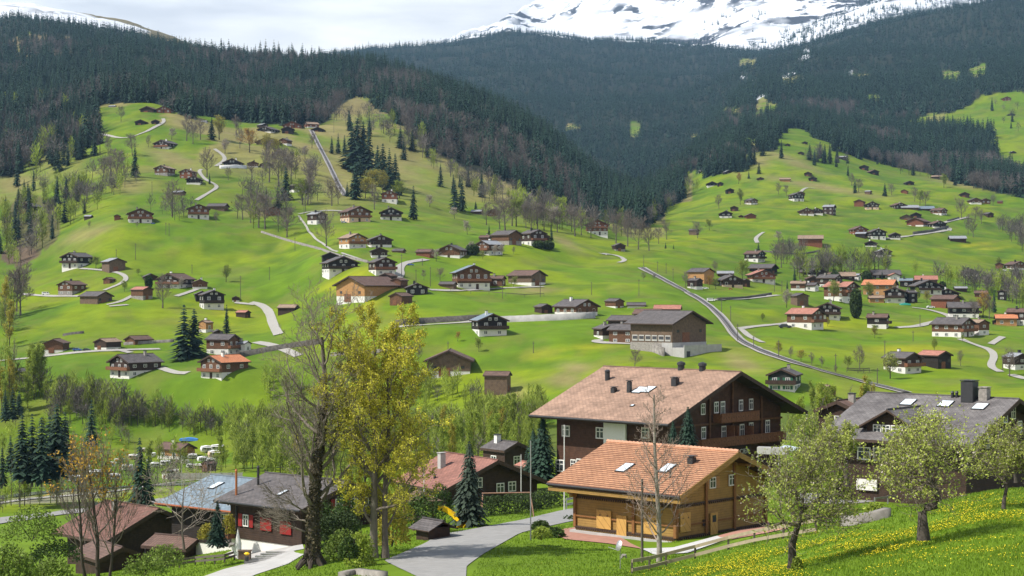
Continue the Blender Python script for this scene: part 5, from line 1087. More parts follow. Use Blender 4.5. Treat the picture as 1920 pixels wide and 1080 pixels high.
wood([(270,395),(340,385),(380,405),(330,415)], 12, (6,10), 'ggg', 'behind the left knoll', kind='round', seed=34)
wood([(-20,895),(200,885),(430,893),(430,925),(200,935),(-20,965)], 60, (3,7.5), 'gvgyg', 'along the river road', seed=41, dmin=225)
wood([(80,745),(200,752),(250,790),(240,815),(90,800)], 34, (4.5,9.5), 'gvgvg', 'on the lower left bank', kind='round', seed=42)
wood([(0,800),(60,790),(250,815),(250,850),(0,870)], 36, (4,8), 'vgyv', 'behind the campsite spruces', seed=43, dmin=300)
wood([(490,720),(540,700),(560,745),(490,760)], 12, (5,8), 'gvv', 'behind the huge bare tree', kind='round', seed=44)
# big forests: sampled evenly on the ground
R = np.random.default_rng(99)
def rsel(n, lo, hi, mask, pxr):
    px = R.uniform(pxr[0], pxr[1], n); ld = R.uniform(math.log(lo), math.log(hi), n); ci = np.clip(np.searchsorted(GPX, px), 0, len(GPX) - 1); ri_ = np.clip(np.searchsorted(GLD, ld), 0, NR - 1); ok = mask[ri_, ci]
    px = px[ok]; y = np.exp(ld[ok]); x = (px - CX) / F * y; return px, x, y, zg(x, y)
px_, x_, y_, z_ = rsel(40000, 1050, 3300, fl, (-500, 2300)); h_ = R.uniform(12, 25, len(px_)) * (1 - .25 * (y_ > 2300))
pr_, xr_, yr_, zr__ = rsel(72000, 1500, 6900, forest & ~fl, (200, 2350)); hr_ = R.uniform(16, 26, len(pr_))
mixg = fbm(x_ / 120, y_ / 120, 3, 201); mixr = fbm(xr_ / 160, yr_ / 160, 3, 207)
bare_l = (mixg > .56) & (R.uniform(0, 1, len(x_)) < .66) & (y_ < 2400); bare_r = ((mixr > .62) & (yr_ < 2700) & (R.uniform(0, 1, len(xr_)) < .8))
# tree line: a few trees climb into the snow
tl = rsel(3500, 6200, 7600, (D2 > 6200) & (fbm(X2 / 300, D2 / 300, 4, 77) > .52) & (PXG > 850), (850, 1900))
fx = np.concatenate([x_[~bare_l], xr_[~bare_r], tl[1]]); fy = np.concatenate([y_[~bare_l], yr_[~bare_r], tl[2]]); fz = np.concatenate([z_[~bare_l], zr__[~bare_r], tl[3]]); fh = np.concatenate([h_[~bare_l], hr_[~bare_r], np.full(len(tl[0]), 22.)])
bx = np.concatenate([x_[bare_l], xr_[bare_r]]); by = np.concatenate([y_[bare_l], yr_[bare_r]]); bz = np.concatenate([z_[bare_l], zr__[bare_r]]); bh_ = np.concatenate([h_[bare_l], hr_[bare_r]]) * .72
# individuals: manual ones plus the largest-looking until 300
infr = lambda x, y: np.abs(x / y * F) < 960
fh = fh * (.72 + .62 * fbm(fx / 45, fy / 60, 3, 77))
order = np.argsort(-(fh / fy) * infr(fx, fy)); 
manual = [s for s in SPR]; nman = len(manual); take = max(0, 298 - nman); sel = order[:take]; rest = order[take:]
for i in sel: manual.append((Vector((fx[i], fy[i], fz[i])), fh[i], 'dark spruce at the near edge of the ' + ('left' if fx[i] / fy[i] * F + CX < 1230 else 'right') + ' mountain forest', 'spruces along the mountain forest edge'))
for k, (p, h, lab, g) in enumerate(manual):
    i = k % 5; wsc = random.uniform(.85, 1.2) * (1.45 if 'campsite' in lab or 'big pair' in lab or 'clump' in lab else 1.1)
    if h / p.y * F > 38:
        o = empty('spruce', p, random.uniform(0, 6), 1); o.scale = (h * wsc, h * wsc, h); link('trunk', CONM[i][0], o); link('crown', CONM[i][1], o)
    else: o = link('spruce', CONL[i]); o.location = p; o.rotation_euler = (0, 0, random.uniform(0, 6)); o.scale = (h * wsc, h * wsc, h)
    tag(o, lab, 'spruce', g)
def bake(name, protos, x, y, z, h, m_, kind='stuff', label=None, cat=None, wid=1.0, seed=5):
    R = np.random.default_rng(seed); V = []; Fs = []; T_ = []; n = 0; which = R.integers(0, len(protos), len(x))
    for i, (v, f, t) in enumerate(protos):
        s = which == i; k = int(s.sum())
        if not k: continue
        a = R.uniform(0, 6.28, k); ws = R.uniform(.85, 1.25, k) * wid; c, s_ = np.cos(a), np.sin(a); hh = h[s]; bri = R.normal(0, .26, k)
        vx = (v[None, :, 0] * c[:, None] - v[None, :, 1] * s_[:, None]) * (hh * ws)[:, None] + x[s][:, None]; vy = (v[None, :, 0] * s_[:, None] + v[None, :, 1] * c[:, None]) * (hh * ws)[:, None] + y[s][:, None]; vz = v[None, :, 2] * hh[:, None] + z[s][:, None] - .3
        V.append(np.stack([vx, vy, vz], -1).reshape(-1, 3)); Fs.append((f[None] + (np.arange(k) * len(v))[:, None, None]).reshape(-1, f.shape[1]) + n); T_.append(np.clip(t[None] + bri[:, None], 0, 1).ravel()); n += k * len(v)
    if not V: return
    o = link(name, npmesh(name, np.concatenate(V), np.concatenate(Fs), m_, tint=np.concatenate(T_))); return tag(o, label, cat, kind=kind)
rest = rest[(np.abs(fx[rest] / fy[rest] * F) < 1500)]; d_ = fy[rest]; nr = rest[d_ < 2600]; fr_ = rest[d_ >= 2600]
MIDC = [conifer_arrays(s, 13, 7, .9, .35, .19, .6) for s in (51, 52, 53, 54)]
ax = [np.concatenate([q[nr]]) for q in (fx, fy, fz, fh)]
def merged(name, parts, m_, label, cat):
    V = []; Fs = []; T_ = []; n = 0
    for protos, x, y, z, h, wid in parts:
        o = bake('tmp', protos, x, y, z, h, m_, wid=wid)
        if o is None: continue
        me = o.data; v = np.zeros(len(me.vertices) * 3, np.float32); me.vertices.foreach_get('co', v); f = np.zeros(len(me.loops), np.int32); me.loops.foreach_get('vertex_index', f); t = np.zeros(len(me.vertices), np.float32); me.attributes['tint'].data.foreach_get('value', t)
        V.append(v.reshape(-1, 3)); Fs.append(f.reshape(-1, 4) + n); T_.append(t); n += len(me.vertices); bpy.data.objects.remove(o); bpy.data.meshes.remove(me)
    return tag(link(name, npmesh(name, np.concatenate(V), np.concatenate(Fs), m_, tint=np.concatenate(T_))), label, cat, kind='stuff')
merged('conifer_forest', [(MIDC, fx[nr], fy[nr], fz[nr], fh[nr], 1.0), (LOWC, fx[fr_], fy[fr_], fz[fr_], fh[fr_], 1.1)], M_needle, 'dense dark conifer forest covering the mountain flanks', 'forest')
# broadleaf: 300 largest individuals, the rest one woodland
BRD.sort(key=lambda r: -(r[1] / r[0].y) - (10 if r[5] is None else 0))
TN = dict(g='bare grey-brown', y='yellow-green', v='fresh green', o='copper-tinted', w='pale blossoming', a='leafing fruit')
for k, (p, h, tone, mark, kd, g) in enumerate(BRD[:298]):
    tm, bm, lm = proto_mesh(kd, k % len(BR[kd]), tone); ws = random.uniform(.85, 1.2) * (1.15 if kd == 'round' else 1); o = empty('tree', p, random.uniform(0, 6)); o.scale = (h * ws, h * ws, h)
    link('trunk', tm, o); link('crown', bm, o)
    if lm: link('foliage', lm, o)
    tag(o, f"{TN[tone]} tree {mark}", 'tree', g or 'single trees on the meadows')
RB = BRD[298:]
def twigcloud(seed, n=130, slim=False):
    R = np.random.default_rng(seed); c = R.normal(0, 1, (n, 3)); c /= np.linalg.norm(c, axis=1)[:, None]; c *= (R.uniform(0, 1, (n, 1)) ** .5); c = c * np.array([.26, .26, .36]) * (np.array([.45, .45, 1.1]) if slim else 1) + [0, 0, .60]
    d = (c - [0, 0, .3]); d /= np.linalg.norm(d, axis=1)[:, None]; d += R.normal(0, .35, (n, 3)); L_ = R.uniform(.05, .12, (n, 1)); o = R.normal(0, 1, (n, 3)); o -= (o * d).sum(1)[:, None] * d; o /= np.linalg.norm(o, axis=1)[:, None]; w = R.uniform(.004, .011, (n, 1))
    v = np.stack([c - d * L_, c + o * w, c + d * L_, c - o * w], 1).reshape(-1, 3); tv = np.array([(-.012, 0, -.02), (.012, 0, -.02), (.004, 0, .7), (-.004, 0, .7), (0, -.012, -.02), (0, .012, -.02), (0, .004, .7), (0, -.004, .7)])
    return np.concatenate([v, tv]), np.arange(4 * n + 8).reshape(-1, 4), np.concatenate([np.repeat(np.clip(R.normal(.5, .15, n), 0, 1), 4), np.full(8, .3)])
TC = [twigcloud(s) for s in (1, 2, 3)]; TCS = [twigcloud(s, 130, True) for s in (4, 5, 6)]
def arr(L_): return [np.array([q[0].x for q in L_]), np.array([q[0].y for q in L_]), np.array([q[0].z for q in L_]), np.array([q[1] for q in L_])]
M_grove = mat('bare_grove_twigs', (.135, .118, .105), .95, .2, .02, attr='tint', transl=.15)
oi = np.argsort(-(bh_ / by))[:7000]
merged('bare_woodland', [(TC, bx[oi], by[oi], bz[oi], bh_[oi], 1.1)] + ([(TC, *arr([q for q in RB if q[2] in 'gow']), 1.1)] if RB else []), M_grove, 'patches of leafless grey-brown broadleaf woods among the conifers', 'woodland')
rv = [q for q in RB if q[2] in 'vya']
if rv: merged('green_woodland', [(TCS, *arr(rv), 1.4)], mat('green_grove_leaves', (.25, .31, .045), .8, .2, .05, attr='tint', transl=.3), 'young fresh green saplings filling the riverside wood', 'woodland')

# ------------------------------------------------------------------ foreground trees
def fg(name, loc, seed, h, r0, levels, nch, label, leaf=None, lm=None, bark=M_bark, twig=None, cat='tree', lsz=.09, nl=0, lsp=.12, zmin=0, zmax=99, **k):
    T, B, tips = tree(seed, h, r0, levels, nch, **k)
    lf = None
    if nl: tp = tips[(tips[:, 2] > zmin) & (tips[:, 2] < zmax)]; lf = leaves(tp, nl, lsz, lsp, seed)
    return tree_obj(loc, T, B, lf, lm, bark, twig, label, cat, None, name)
M_twl = mat('lichen_twigs', (.17, .145, .115), .95, .25, 2)
t1 = fg('tree', gp(585, 1056, 128), 3, 16.6, .40, 4, (24, 8, 6, 5), 'huge leafless tree with thick ivy-dark trunk left of the yellow maple', bark=M_bark, twig=M_twl, ratio=.42, ang=(32, 66), wander=.16, up=.24, start=.2, sides=(14, 7, 4, 3, 3), segs=(16, 9, 7, 5, 4), rmin=.010, trunk_w=.035, rexp=.5)
# root flare and ivy sleeve on the trunk
RI = np.random.default_rng(4); n = 5200; zz = RI.uniform(.3, 11.5, n) ; an = RI.uniform(0, 6.28, n); rr = .43 * (1 - zz / 22) + RI.uniform(-.02, .17, n) * (1 - zz / 16)
TT = tree(3, 16.6, .50, 0, (1,), sides=(14, 7, 4, 3, 3), segs=(16, 9, 7, 5, 4), trunk_w=.035, up=.22)[0][0].reshape(-1, 14, 3).mean(1)
cx_ = np.interp(zz, TT[:, 2], TT[:, 0]); cy_ = np.interp(zz, TT[:, 2], TT[:, 1]); pts = np.stack([cx_ + np.cos(an) * rr, cy_ + np.sin(an) * rr, zz], 1)
lv, lf_, lt = leaves(pts, 5200, .11, .03, 8); link('ivy', npmesh('ivy', lv, lf_, mat('withered_ivy', (.095, .08, .045), .9, .3, 2, attr='tint', transl=.1), tint=lt), t1)
m = MB()
for k in range(7): a = k * .9 + .2; m.tube([(math.cos(a) * 1.25, math.sin(a) * 1.25, -.35), (math.cos(a) * .75, math.sin(a) * .75, .12), (math.cos(a) * .40, math.sin(a) * .40, .75), (math.cos(a) * .25, math.sin(a) * .25, 1.7)], [.10, .22, .24, .1], 7)
m.build('root', M_barkd, t1)
for k, (z_, ay, az) in enumerate(((2.2, -1.15, 0), (3.6, -1.0, .5), (3.0, -1.2, -.5))):
    T, B, tips = tree(70 + k, 3.3, .07, 3, (12, 6, 4), ratio=.5, ang=(25, 60), wander=.2, up=.35, start=.15, sides=(6, 4, 3, 3), segs=(9, 6, 5, 4), rmin=.010, trunk_w=.12)
    for nm, (v, f) in (('low_bough', T), ('low_bough_twigs', B)): o = link(nm, npmesh(nm, v, f, M_twl, smooth=True), t1); o.location = (-.25, -.1, z_); o.rotation_euler = (0, ay, az)
ml = LEAF['y']
mp_ = fg('tree', gp(700, 1046, 126), 12, 15.2, .30, 4, (22, 8, 6, 4), 'tall twin-stemmed maple covered in yellow-green spring flowers', None, mat('maple_blossom', (.50, .47, .05), .75, .2, .5, attr='tint', transl=.35), bark=mat('smooth_grey_bark', (.135, .12, .095), .9, .3, 5, stretch=(1, 1, .3)), twig=M_twig, lsz=.075, nl=36000, lsp=.12, ratio=.38, ang=(30, 70), wander=.15, up=.24, start=.11, sides=(12, 6, 4, 3, 3), segs=(16, 8, 6, 5, 4), rmin=.011, trunk_w=.03, rexp=.5)
T, B, tips = tree(19, 13.2, .24, 4, (16, 7, 5, 4), ratio=.37, ang=(28, 64), wander=.15, up=.24, start=.14, sides=(12, 6, 4, 3, 3), segs=(16, 8, 6, 5, 4), rmin=.011, trunk_w=.03, rexp=.5)
lf_ = leaves(tips, 18000, .072, .12, 19)
for nm, (v, f), m_ in (('trunk', T, M_bark), ('branches', B, M_twig)): o = link(nm, npmesh(nm, v, f, m_, smooth=True), mp_); o.location = (.85, .1, 0)
o = link('foliage', npmesh('foliage', lf_[0], lf_[1], MATS['maple_blossom'], tint=lf_[2]), mp_); o.location = (.85, .1, 0)
# copper-leaved tree, left foreground: three stems
cp = empty('tree', gp(185, 1105, 112))
for k, (sd_, dx, h, r) in enumerate(((5, 0, 8.2, .15), (8, -.75, 7.2, .12), (9, .65, 6.8, .11))):
    T, B, tips = tree(sd_, h, r, 3, (13, 7, 5), ratio=.46, ang=(22, 55), wander=.13, up=.35, start=.25, sides=(9, 5, 4, 3), segs=(13, 8, 6, 4), rmin=.012, trunk_w=.06, rexp=.52)
    for nm, (v, f), m_ in (('trunk', T, M_barkd), ('branches', B, M_twig)): o = link(nm, npmesh(nm, v, f, m_, smooth=True), cp); o.location = (dx, 0, 0); o.rotation_euler = (0, .10 * (k - 1) * (1 if dx else 0), 0)
    tp = tips[(tips[:, 2] > h * .85)]; lf_ = leaves(tp, 380, .10, .12, 40 + k); o = link('foliage', npmesh('foliage', lf_[0], lf_[1], LEAF['o'], tint=lf_[2]), cp); o.location = (dx, 0, 0)
tag(cp, 'three-stemmed bare tree with copper-orange young leaves at its top, lower left', 'tree')
fg('tree', gp(345, 1030, 150), 15, 5.6, .10, 3, (12, 6, 4), 'small bare spreading tree before the low rust-brown roof', bark=M_bark, twig=mat('pale_lichen_twigs', (.26, .22, .18), .95, .2, 2), ratio=.6, ang=(35, 70), up=.1, start=.25, rmin=.014, sides=(8, 4, 3, 3))
fg('tree', gp(1236, 1064, 116), 27, 11.4, .19, 3, (34, 10, 6), 'slender bare grey-barked tree in front of the honey chalet', bark=mat('pale_bark', (.23, .205, .175), .9, .4, 4), twig=mat('pinkish_twigs', (.27, .205, .17), .95, .2, 2), ratio=.33, ang=(45, 80), wander=.12, up=.28, start=.14, sides=(10, 5, 3, 3), segs=(18, 8, 6, 4), rmin=.010, trunk_w=.012, rexp=.36, lat=lambda t: (1.15 if t < .5 else 1.0) * (1.02 - .78 * t))
AP = dict(bark=mat('apple_bark', (.060, .050, .042), .95, .4, 5), twig=mat('apple_twigs', (.14, .115, .09), .95, .3, 3), lm=LEAF['a'])
def apple(px, py, d, h, r, seed, nl, label, wide=1.0, path=None, lsz=.064, nch=(9, 6, 5, 3)):
    T, B, tips = tree(seed, h, r, 4, nch, ratio=.60 * wide, ang=(42, 74), wander=.22, up=.20, start=.60, sides=(12, 7, 5, 4, 3), segs=(9, 8, 6, 5, 4), rmin=.009, trunk_w=.08, rexp=.68, path=path, lat=lambda t: 1.0 - .25 * t)
    tips = tips[tips[:, 2] > h * .60]; lf_ = leaves(tips, nl, lsz, .07, seed); bl = leaves(tips, nl // 8, lsz * .8, .08, seed + 50); r_ = tree_obj(gp(px, py, d), T, B, lf_, AP['lm'], AP['bark'], AP['twig'], label, 'apple tree', None, 'apple_tree')
    link('blossom', npmesh('blossom', bl[0], bl[1], LEAF['w'], tint=bl[2]), r_); return r_
apple(1487, 1066, 84, 3.4, .23, 61, 6500, 'spreading apple tree with pale young leaves at the near end of the fence', 1.34)
apple(1740, 1008, 80, 3.3, .24, 62, 6800, 'apple tree with a crooked black elbow-bent trunk on the dandelion slope', 1.30, path=[(-.2, 0, -.1), (-.24, 0, .6), (-.26, 0, 1.12), (-.08, 0, 1.36), (.36, 0, 1.46), (.50, .02, 1.72), (.36, .05, 2.15), (.12, .05, 2.6), (.0, 0, 2.9), (0, 0, 3.2)])
apple(1882, 974, 90, 3.0, .13, 63, 5500, 'slim straight apple tree at the right edge of the flower slope', 1.12)
apple(1588, 912, 128, 3.4, .20, 64, 8000, 'apple tree behind the spreading one, in front of the grey-roofed house', .9)
apple(1905, 905, 150, 3.0, .15, 65, 5000, 'hindmost apple tree at the right edge before the dark house', .9)
apple(1700, 905, 150, 2.8, .14, 66, 5000, 'apple tree half hidden behind the crooked one', .9)
apple(1530, 905, 155, 2.8, .14, 67, 5000, 'yellowish fruit tree beside the hotel canopy', .9)
# near conifers
o = empty('spruce', gp(880, 992, 150)); h = 166 / F * 150; o.scale = (h * 1.12, h * 1.12, h); link('trunk', HIGHT, o); c_ = link('crown', HIGHC.copy(), o); c_.data.materials[0] = M_needle_b; tag(o, 'blue-green garden spruce beside the driveway in front of the playground', 'spruce')
def hconifer(px, py, d, hp, w, label, m_=None, rz=1): o = empty('conifer', gp(px, py, d), rz); h = hp / F * d; o.scale = (h * w, h * w, h); link('trunk', HIGHT, o); link('crown', HIGHC, o); tag(o, label, 'conifer')
hconifer(408, 1024, 152, 84, 1.3, 'small dense pine in the garden left of the red-shuttered house')
hconifer(1018, 900, 205, 122, 1.35, 'broad dark conifer against the left wall of the hotel'); hconifer(1000, 900, 208, 96, 1.3, 'shorter conifer leaning on the hotel corner')
hconifer(1290, 868, 184, 106, 1.25, 'dark conifer growing in front of the hotel gable'); hconifer(1262, 858, 188, 70, 1.2, 'smaller conifer between hotel eaves and honey roof')
for r in ((255,935,240,90),(190,945,250,70)): pass
# leafy shrubs and hedges
def cloudpts(n, rx, ry, rz, seed, lump=.3):
    R = np.random.default_rng(seed); c = R.normal(0, 1, (n, 3)); c /= np.linalg.norm(c, axis=1)[:, None]; k = 6; ax = R.normal(0, 1, (k, 3)); ax /= np.linalg.norm(ax, axis=1)[:, None]
    b = 1 - lump + lump * np.max(c @ ax.T, axis=1) * 1.2; c = c * b[:, None] * (R.uniform(.25, 1, (n, 1)) ** .35); c[:, 2] = np.abs(c[:, 2] * 1.0); return c * [rx, ry, rz]
def shrub(px, py, d, wp, hp, m_, label, n=2500, lsz=.09, seed=1, cat='shrub', group=None, name='shrub', stems=True):
    s = d / F; p = cloudpts(n, wp * s / 2, wp * s / 2 * .8, hp * s, seed); lv, lf_, lt = leaves(p, n, lsz, .03, seed)
    root = empty(name, gp(px, py, d)); link('foliage', npmesh('foliage', lv, lf_, m_, tint=lt), root); m = MB(); R = random.Random(seed)
    for k in range(7): a = R.uniform(0, 6.28); q = R.uniform(.3, .7); m.tube([(0, 0, -.2), (math.cos(a) * wp * s * .2, math.sin(a) * wp * s * .2, hp * s * .5), (math.cos(a) * wp * s * q * .5, math.sin(a) * wp * s * q * .5, hp * s * .9)], [.035, .02, .008], 4)
    m.build('stems', M_barkd, root); return tag(root, label, cat, group)
for k, r in enumerate([(640,1052,130,70,62,'c','yellow-green bush at the foot of the maple'),(675,1060,122,60,70,'v','bright green bush right of the huge trunk'),(735,1020,132,70,90,'y','tall yellowish shrub right of the maple stems'),(790,985,145,90,70,'d','olive shrub against the playground'),(650,1000,150,60,80,'d','dark shrub behind the maple'),(610,1005,152,50,70,'d','dark shrub right of the red-shuttered house'),(830,960,170,60,55,'d','shrub behind the yellow slide'),(760,960,165,60,60,'d','shrub under the pinkish brown roof'),
    (1075,990,160,56,24,'d','low clipped bush on the terrace edge'),(1040,1004,140,40,16,'d','lowest bush by the lawn corner'),(1015,1008,134,44,20,'v','round green bush by the grey flagpole'),(1012,992,142,40,16,'d','flat bush behind the grey flagpole'),
    (10,1100,95,130,80,'c','big fresh green bush in the lower left corner'),(95,1095,105,90,50,'c','green bush right of the corner bush'),(60,1010,150,120,60,'c','green shrubbery above the lower left corner'),(100,1050,150,110,40,'d','dark shrubs left of the front wing'),(430,1000,160,30,40,'y','yellow shrub beside the garden pine'),(390,1010,165,40,30,'y','low yellowish bush in the garden'),
    (1600,985,118,50,26,'d','dark shrub behind the stone trough'),(1560,975,125,50,24,'v','green shrub left of the stone trough'),(1640,965,122,44,26,'v','green shrub above the stone trough'),(1515,860,165,60,90,'v','bright yellow-green shrub right of the hotel'),(1545,900,158,70,60,'v','leafy shrub below the canopy'),(1415,935,165,44,36,'d','shrub beneath the hotel gable'),
    (1495,1075,83,22,30,'v','thin seedling at the foot of the spreading apple tree'),(590,1010,160,70,60,'y','yellow shrub behind the huge trunk'),(560,900,210,60,60,'v','green shrub over the mossy roof'),(310,1060,140,80,40,'c','olive shrub below the lean-to'),(270,1075,125,90,36,'c','olive low shrub at the bottom edge'),(1000,960,175,40,24,'d','clipped bush at the hedge end'),(655,1045,118,44,40,'d','withered brown shrub before the hedge')]):
    shrub(*r[:5], LEAF[r[5]], r[6], n=int(900 + r[3] * r[4] * .26), lsz=.07 + .0002 * r[2], seed=300 + k)
def hedge(pts, h, w, m_, label, n, d0, name='hedge'):
    R = np.random.default_rng(77); P_ = [gp(*q) for q in pts]; c = P_[0]; out = []
    for k in range(n): t = R.uniform(0, len(P_) - 1); i = min(int(t), len(P_) - 2); q = P_[i].lerp(P_[i + 1], t - i) - c; top = .88 + .12 * abs(math.sin(t * 21)); z = R.uniform(0, 1) ** .7 * h * top; out.append((q.x + R.normal(0, w / 3), q.y + R.normal(0, w / 3), q.z + z))
    lv, lf_, lt = leaves(np.array(out), n, .09, .03, 5); o = link(name, npmesh(name, lv, lf_, m_, tint=lt)); o.location = c; return tag(o, label, 'hedge')
hedge([(905,985,162),(960,978,168),(1010,972,174),(1056,962,180)], 2.7, 1.1, M_thuja, 'clipped thuja hedge between swing frame and hotel', 9000, 170)
hedge([(600,1050,138),(632,1048,137),(660,1040,136)], 3.6, 1.4, M_thuja, 'tall untrimmed dark hedge right of the huge trunk', 5000, 137)
# garden rockery, big thuja in the village
def thuja(px, py, hp, wp, label):
    p = hit(px, py, 330); s = p.y / F; c = cloudpts(5200, wp * s / 2, wp * s / 2, hp * s / 2, 9, .12); c[:, 2] = (c[:, 2]) ; full = np.concatenate([c, c * [1, 1, -1]]) + [0, 0, hp * s / 2]; lv, lf_, lt = leaves(full, 5200, .45, .05, 9); root = empty('thuja', p)
    link('foliage', npmesh('foliage', lv, lf_, M_thuja, tint=lt), root); m = MB(); m.tube([(0, 0, -.3), (0, 0, hp * s * .6)], [.25, .05], 6); m.build('trunk', M_bark, root); tag(root, label, 'thuja')
thuja(1605, 597, 56, 23, 'big dark oval thuja in front of the village houses'); thuja(1767, 549, 21, 14, 'round dark thuja beside the black gable of many windows'); thuja(1566, 533, 24, 20, 'dark round conifer between village roofs'); thuja(1625, 530, 22, 18, 'dark round conifer left of the long black roof')
thuja(279, 541, 24, 13, 'dark round bush before the hut left of the long chalet'); thuja(886, 478, 20, 26, 'round brownish-green bush left of the dormer chalet'); thuja(1028, 468, 16, 24, 'round bush right of the hamlet conifer'); thuja(1010, 466, 14, 22, 'round bush under the hamlet chalet')

# ------------------------------------------------------------------ meadow grass and dandelions near the camera
R = np.random.default_rng(5)
EXC = [[(720,1055),(800,1016),(900,988),(980,973),(1112,944),(1240,928),(1240,960),(1080,980),(1015,992),(975,1002),(940,1022),(905,1042),(872,1100),(700,1100)],[(330,1100),(420,1064),(500,1045),(560,1028),(575,1040),(480,1082),(430,1110)],[(1030,1005),(1110,980),(1262,1020),(1440,970),(1480,992),(1290,1042),(1150,1026)],[(415,1040),(470,1015),(570,998),(575,1035),(455,1054)]]
def scatter(n, lo, hi, pxr=(-150, 2070)):
    px = R.uniform(*pxr, n); y = np.exp(R.uniform(math.log(lo), math.log(hi), n)); x = (px - CX) / F * y; z = zg(x, y); py = HY - F * z / y; ok = (py < 1130)
    for p in EXC: ok &= ~inpoly(px, py, p)
    return px[ok], py[ok], x[ok], y[ok], z[ok]
px, py, x, y, z = scatter(330000, 55, 172); n = len(x); a = R.uniform(0, 6.28, n); clump = fbm(x / 2.2, y / 2.2, 3, 300); hh = R.uniform(.05, .13, n) * (.5 + 1.4 * clump); ln = R.normal(0, .35, (n, 2)) * hh[:, None]; w = R.uniform(.012, .03, n) * y / 90
b0 = np.stack([x - np.cos(a) * w, y - np.sin(a) * w, z - .02], 1); b1 = np.stack([x + np.cos(a) * w, y + np.sin(a) * w, z - .02], 1); t0 = np.stack([x + ln[:, 0], y + ln[:, 1], z + hh], 1); mid = (b1 + t0) / 2 + np.stack([np.cos(a) * w * .3, np.sin(a) * w * .3, 0 * w], 1)
v = np.stack([b0, b1, mid, t0], 1).reshape(-1, 3); tint = np.repeat(np.clip(.25 + .6 * fbm(x / 5, y / 5, 3, 310) + R.normal(0, .12, n), 0, 1), 4)
M_grass = mat('meadow_grass', (.125, .205, .011), .75, .15, .2, attr='tint', transl=.3)
tag(link('grass', npmesh('grass', v, np.arange(4 * n).reshape(-1, 4), M_grass, tint=tint)), 'fresh green meadow grass blades', 'grass', kind='stuff')
px, py, x, y, z = scatter(260000, 58, 125, (600, 2060))
den = .9 * sst(.47, .68, fbm(x / 3.0, y / 2.0, 4, 400)); line = 1080 - (px - 1180) * .19; band = np.exp(-((py - (1052 - (px - 1480) * .235)) / 30) ** 2) * (px > 1250) + .35 * np.exp(-((py - (1085 - (px - 1250) * .10)) / 16) ** 2) * (px > 1100)
keep = R.uniform(0, 1, len(x)) < np.clip(den * (band * 1.5 + .035 * (px > 1000)), 0, 1) * .62; x, y, z = x[keep], y[keep], z[keep]; n = len(x)
R2 = R.normal(0, .3, (n, 2)); s_ = R.uniform(.015, .026, n); zc = z + R.uniform(.09, .20, n)
def disc(sx, sy): return np.stack([x + sx * s_, y + sy * s_, zc + (sx * R2[:, 0] + sy * R2[:, 1]) * s_], 1)
v = np.stack([disc(-1, -.4), disc(.4, -1), disc(1, .4), disc(-.4, 1)], 1).reshape(-1, 3)
st = np.stack([np.stack([x - .004, y, z], 1), np.stack([x + .004, y, z], 1), np.stack([x + .004, y, zc - .005], 1), np.stack([x - .004, y, zc - .005], 1)], 1).reshape(-1, 3)
M_dand = mat('dandelion_petals', (.80, .64, .02), .7, .1, 5)
tag(link('dandelions', npmesh('dandelions', np.concatenate([v, st]), np.arange(8 * n).reshape(-1, 4), [M_dand, M_grass], tint=np.full(8 * n, .5), fmat=[0] * n + [1] * n)), 'yellow dandelion flowers scattered over the near slope', 'flowers', kind='stuff')

# ------------------------------------------------------------------ railway, walls, fences, poles
def railway(pix, label):
    P3 = path3(pix); root = empty('railway_track', P3[0]); o0 = P3[0]
    def rib(name, w, lift, off, m_): v, f = ribbon(P3, w, lift, off, 1 if w < 1 else 4); v = [(a - o0.x, b - o0.y, c - o0.z) for a, b, c in v]; link(name, npmesh(name, v, f, m_), root)
    rib('ballast', 3.6, .12, 0, mat('railway_ballast', (.30, .28, .26), .95, .3, 3)); rib('sleepers', 1.9, .22, 0, mat('dark_sleepers', (.085, .075, .068), .9, .3, 3))
    for s in (-1, 1): rib('rail', .16, .34, s * .62, M_metal)
    rib('rack_rail', .14, .33, 0, M_dmetal); tag(root, label, 'railway'); return P3
railway([(1203,503),(1222,513),(1250,528),(1290,549),(1325,570),(1350,592),(1366,612),(1380,632),(1400,647),(1450,668),(1520,690),(1600,712),(1700,737)], 'rack railway curving down across the right meadow past the great barn')
railway([(583,244),(590,258),(600,278),(612,300),(624,325),(636,350),(648,368)], 'upper stretch of rack railway climbing straight to the top hamlet')
def longwall(name, pix, h, th, m_, label, cat='wall', dmin=40, cap=None):
    P3 = [hit(*q, dmin) for q in densify(pix, 8)]; m = MB(); o0 = P3[0]; R = random.Random(int(pix[0][0]))
    v = []; f = []
    for k, p in enumerate(P3):
        d = P3[min(k + 1, len(P3) - 1)] - P3[max(k - 1, 0)]; d.z = 0; d.normalize(); r = Vector((d.y, -d.x, 0)) * th / 2; z = float(zg(p.x, p.y)); hh = h * R.uniform(.96, 1.04)
        for q, zz in ((p - r, z - .6), (p - r, z + hh), (p + r, z + hh), (p + r, z - .6)): v.append((q.x - o0.x, q.y - o0.y, zz - o0.z))
    for k in range(len(P3) - 1):
        for j in range(3): a = k * 4 + j; f.append((a, a + 1, a + 5, a + 4))
    f += [(0, 3, 2, 1), (len(v) - 4, len(v) - 3, len(v) - 2, len(v) - 1)]
    o = link(name, npmesh(name, v, f, m_)); o.location = o0; return tag(o, label, cat)
M_dst = mat('dark_drystone', (.085, .078, .070), .95, .5, 1.2); M_lst = mat('light_rubble', (.19, .175, .155), .95, .45, 1.0)
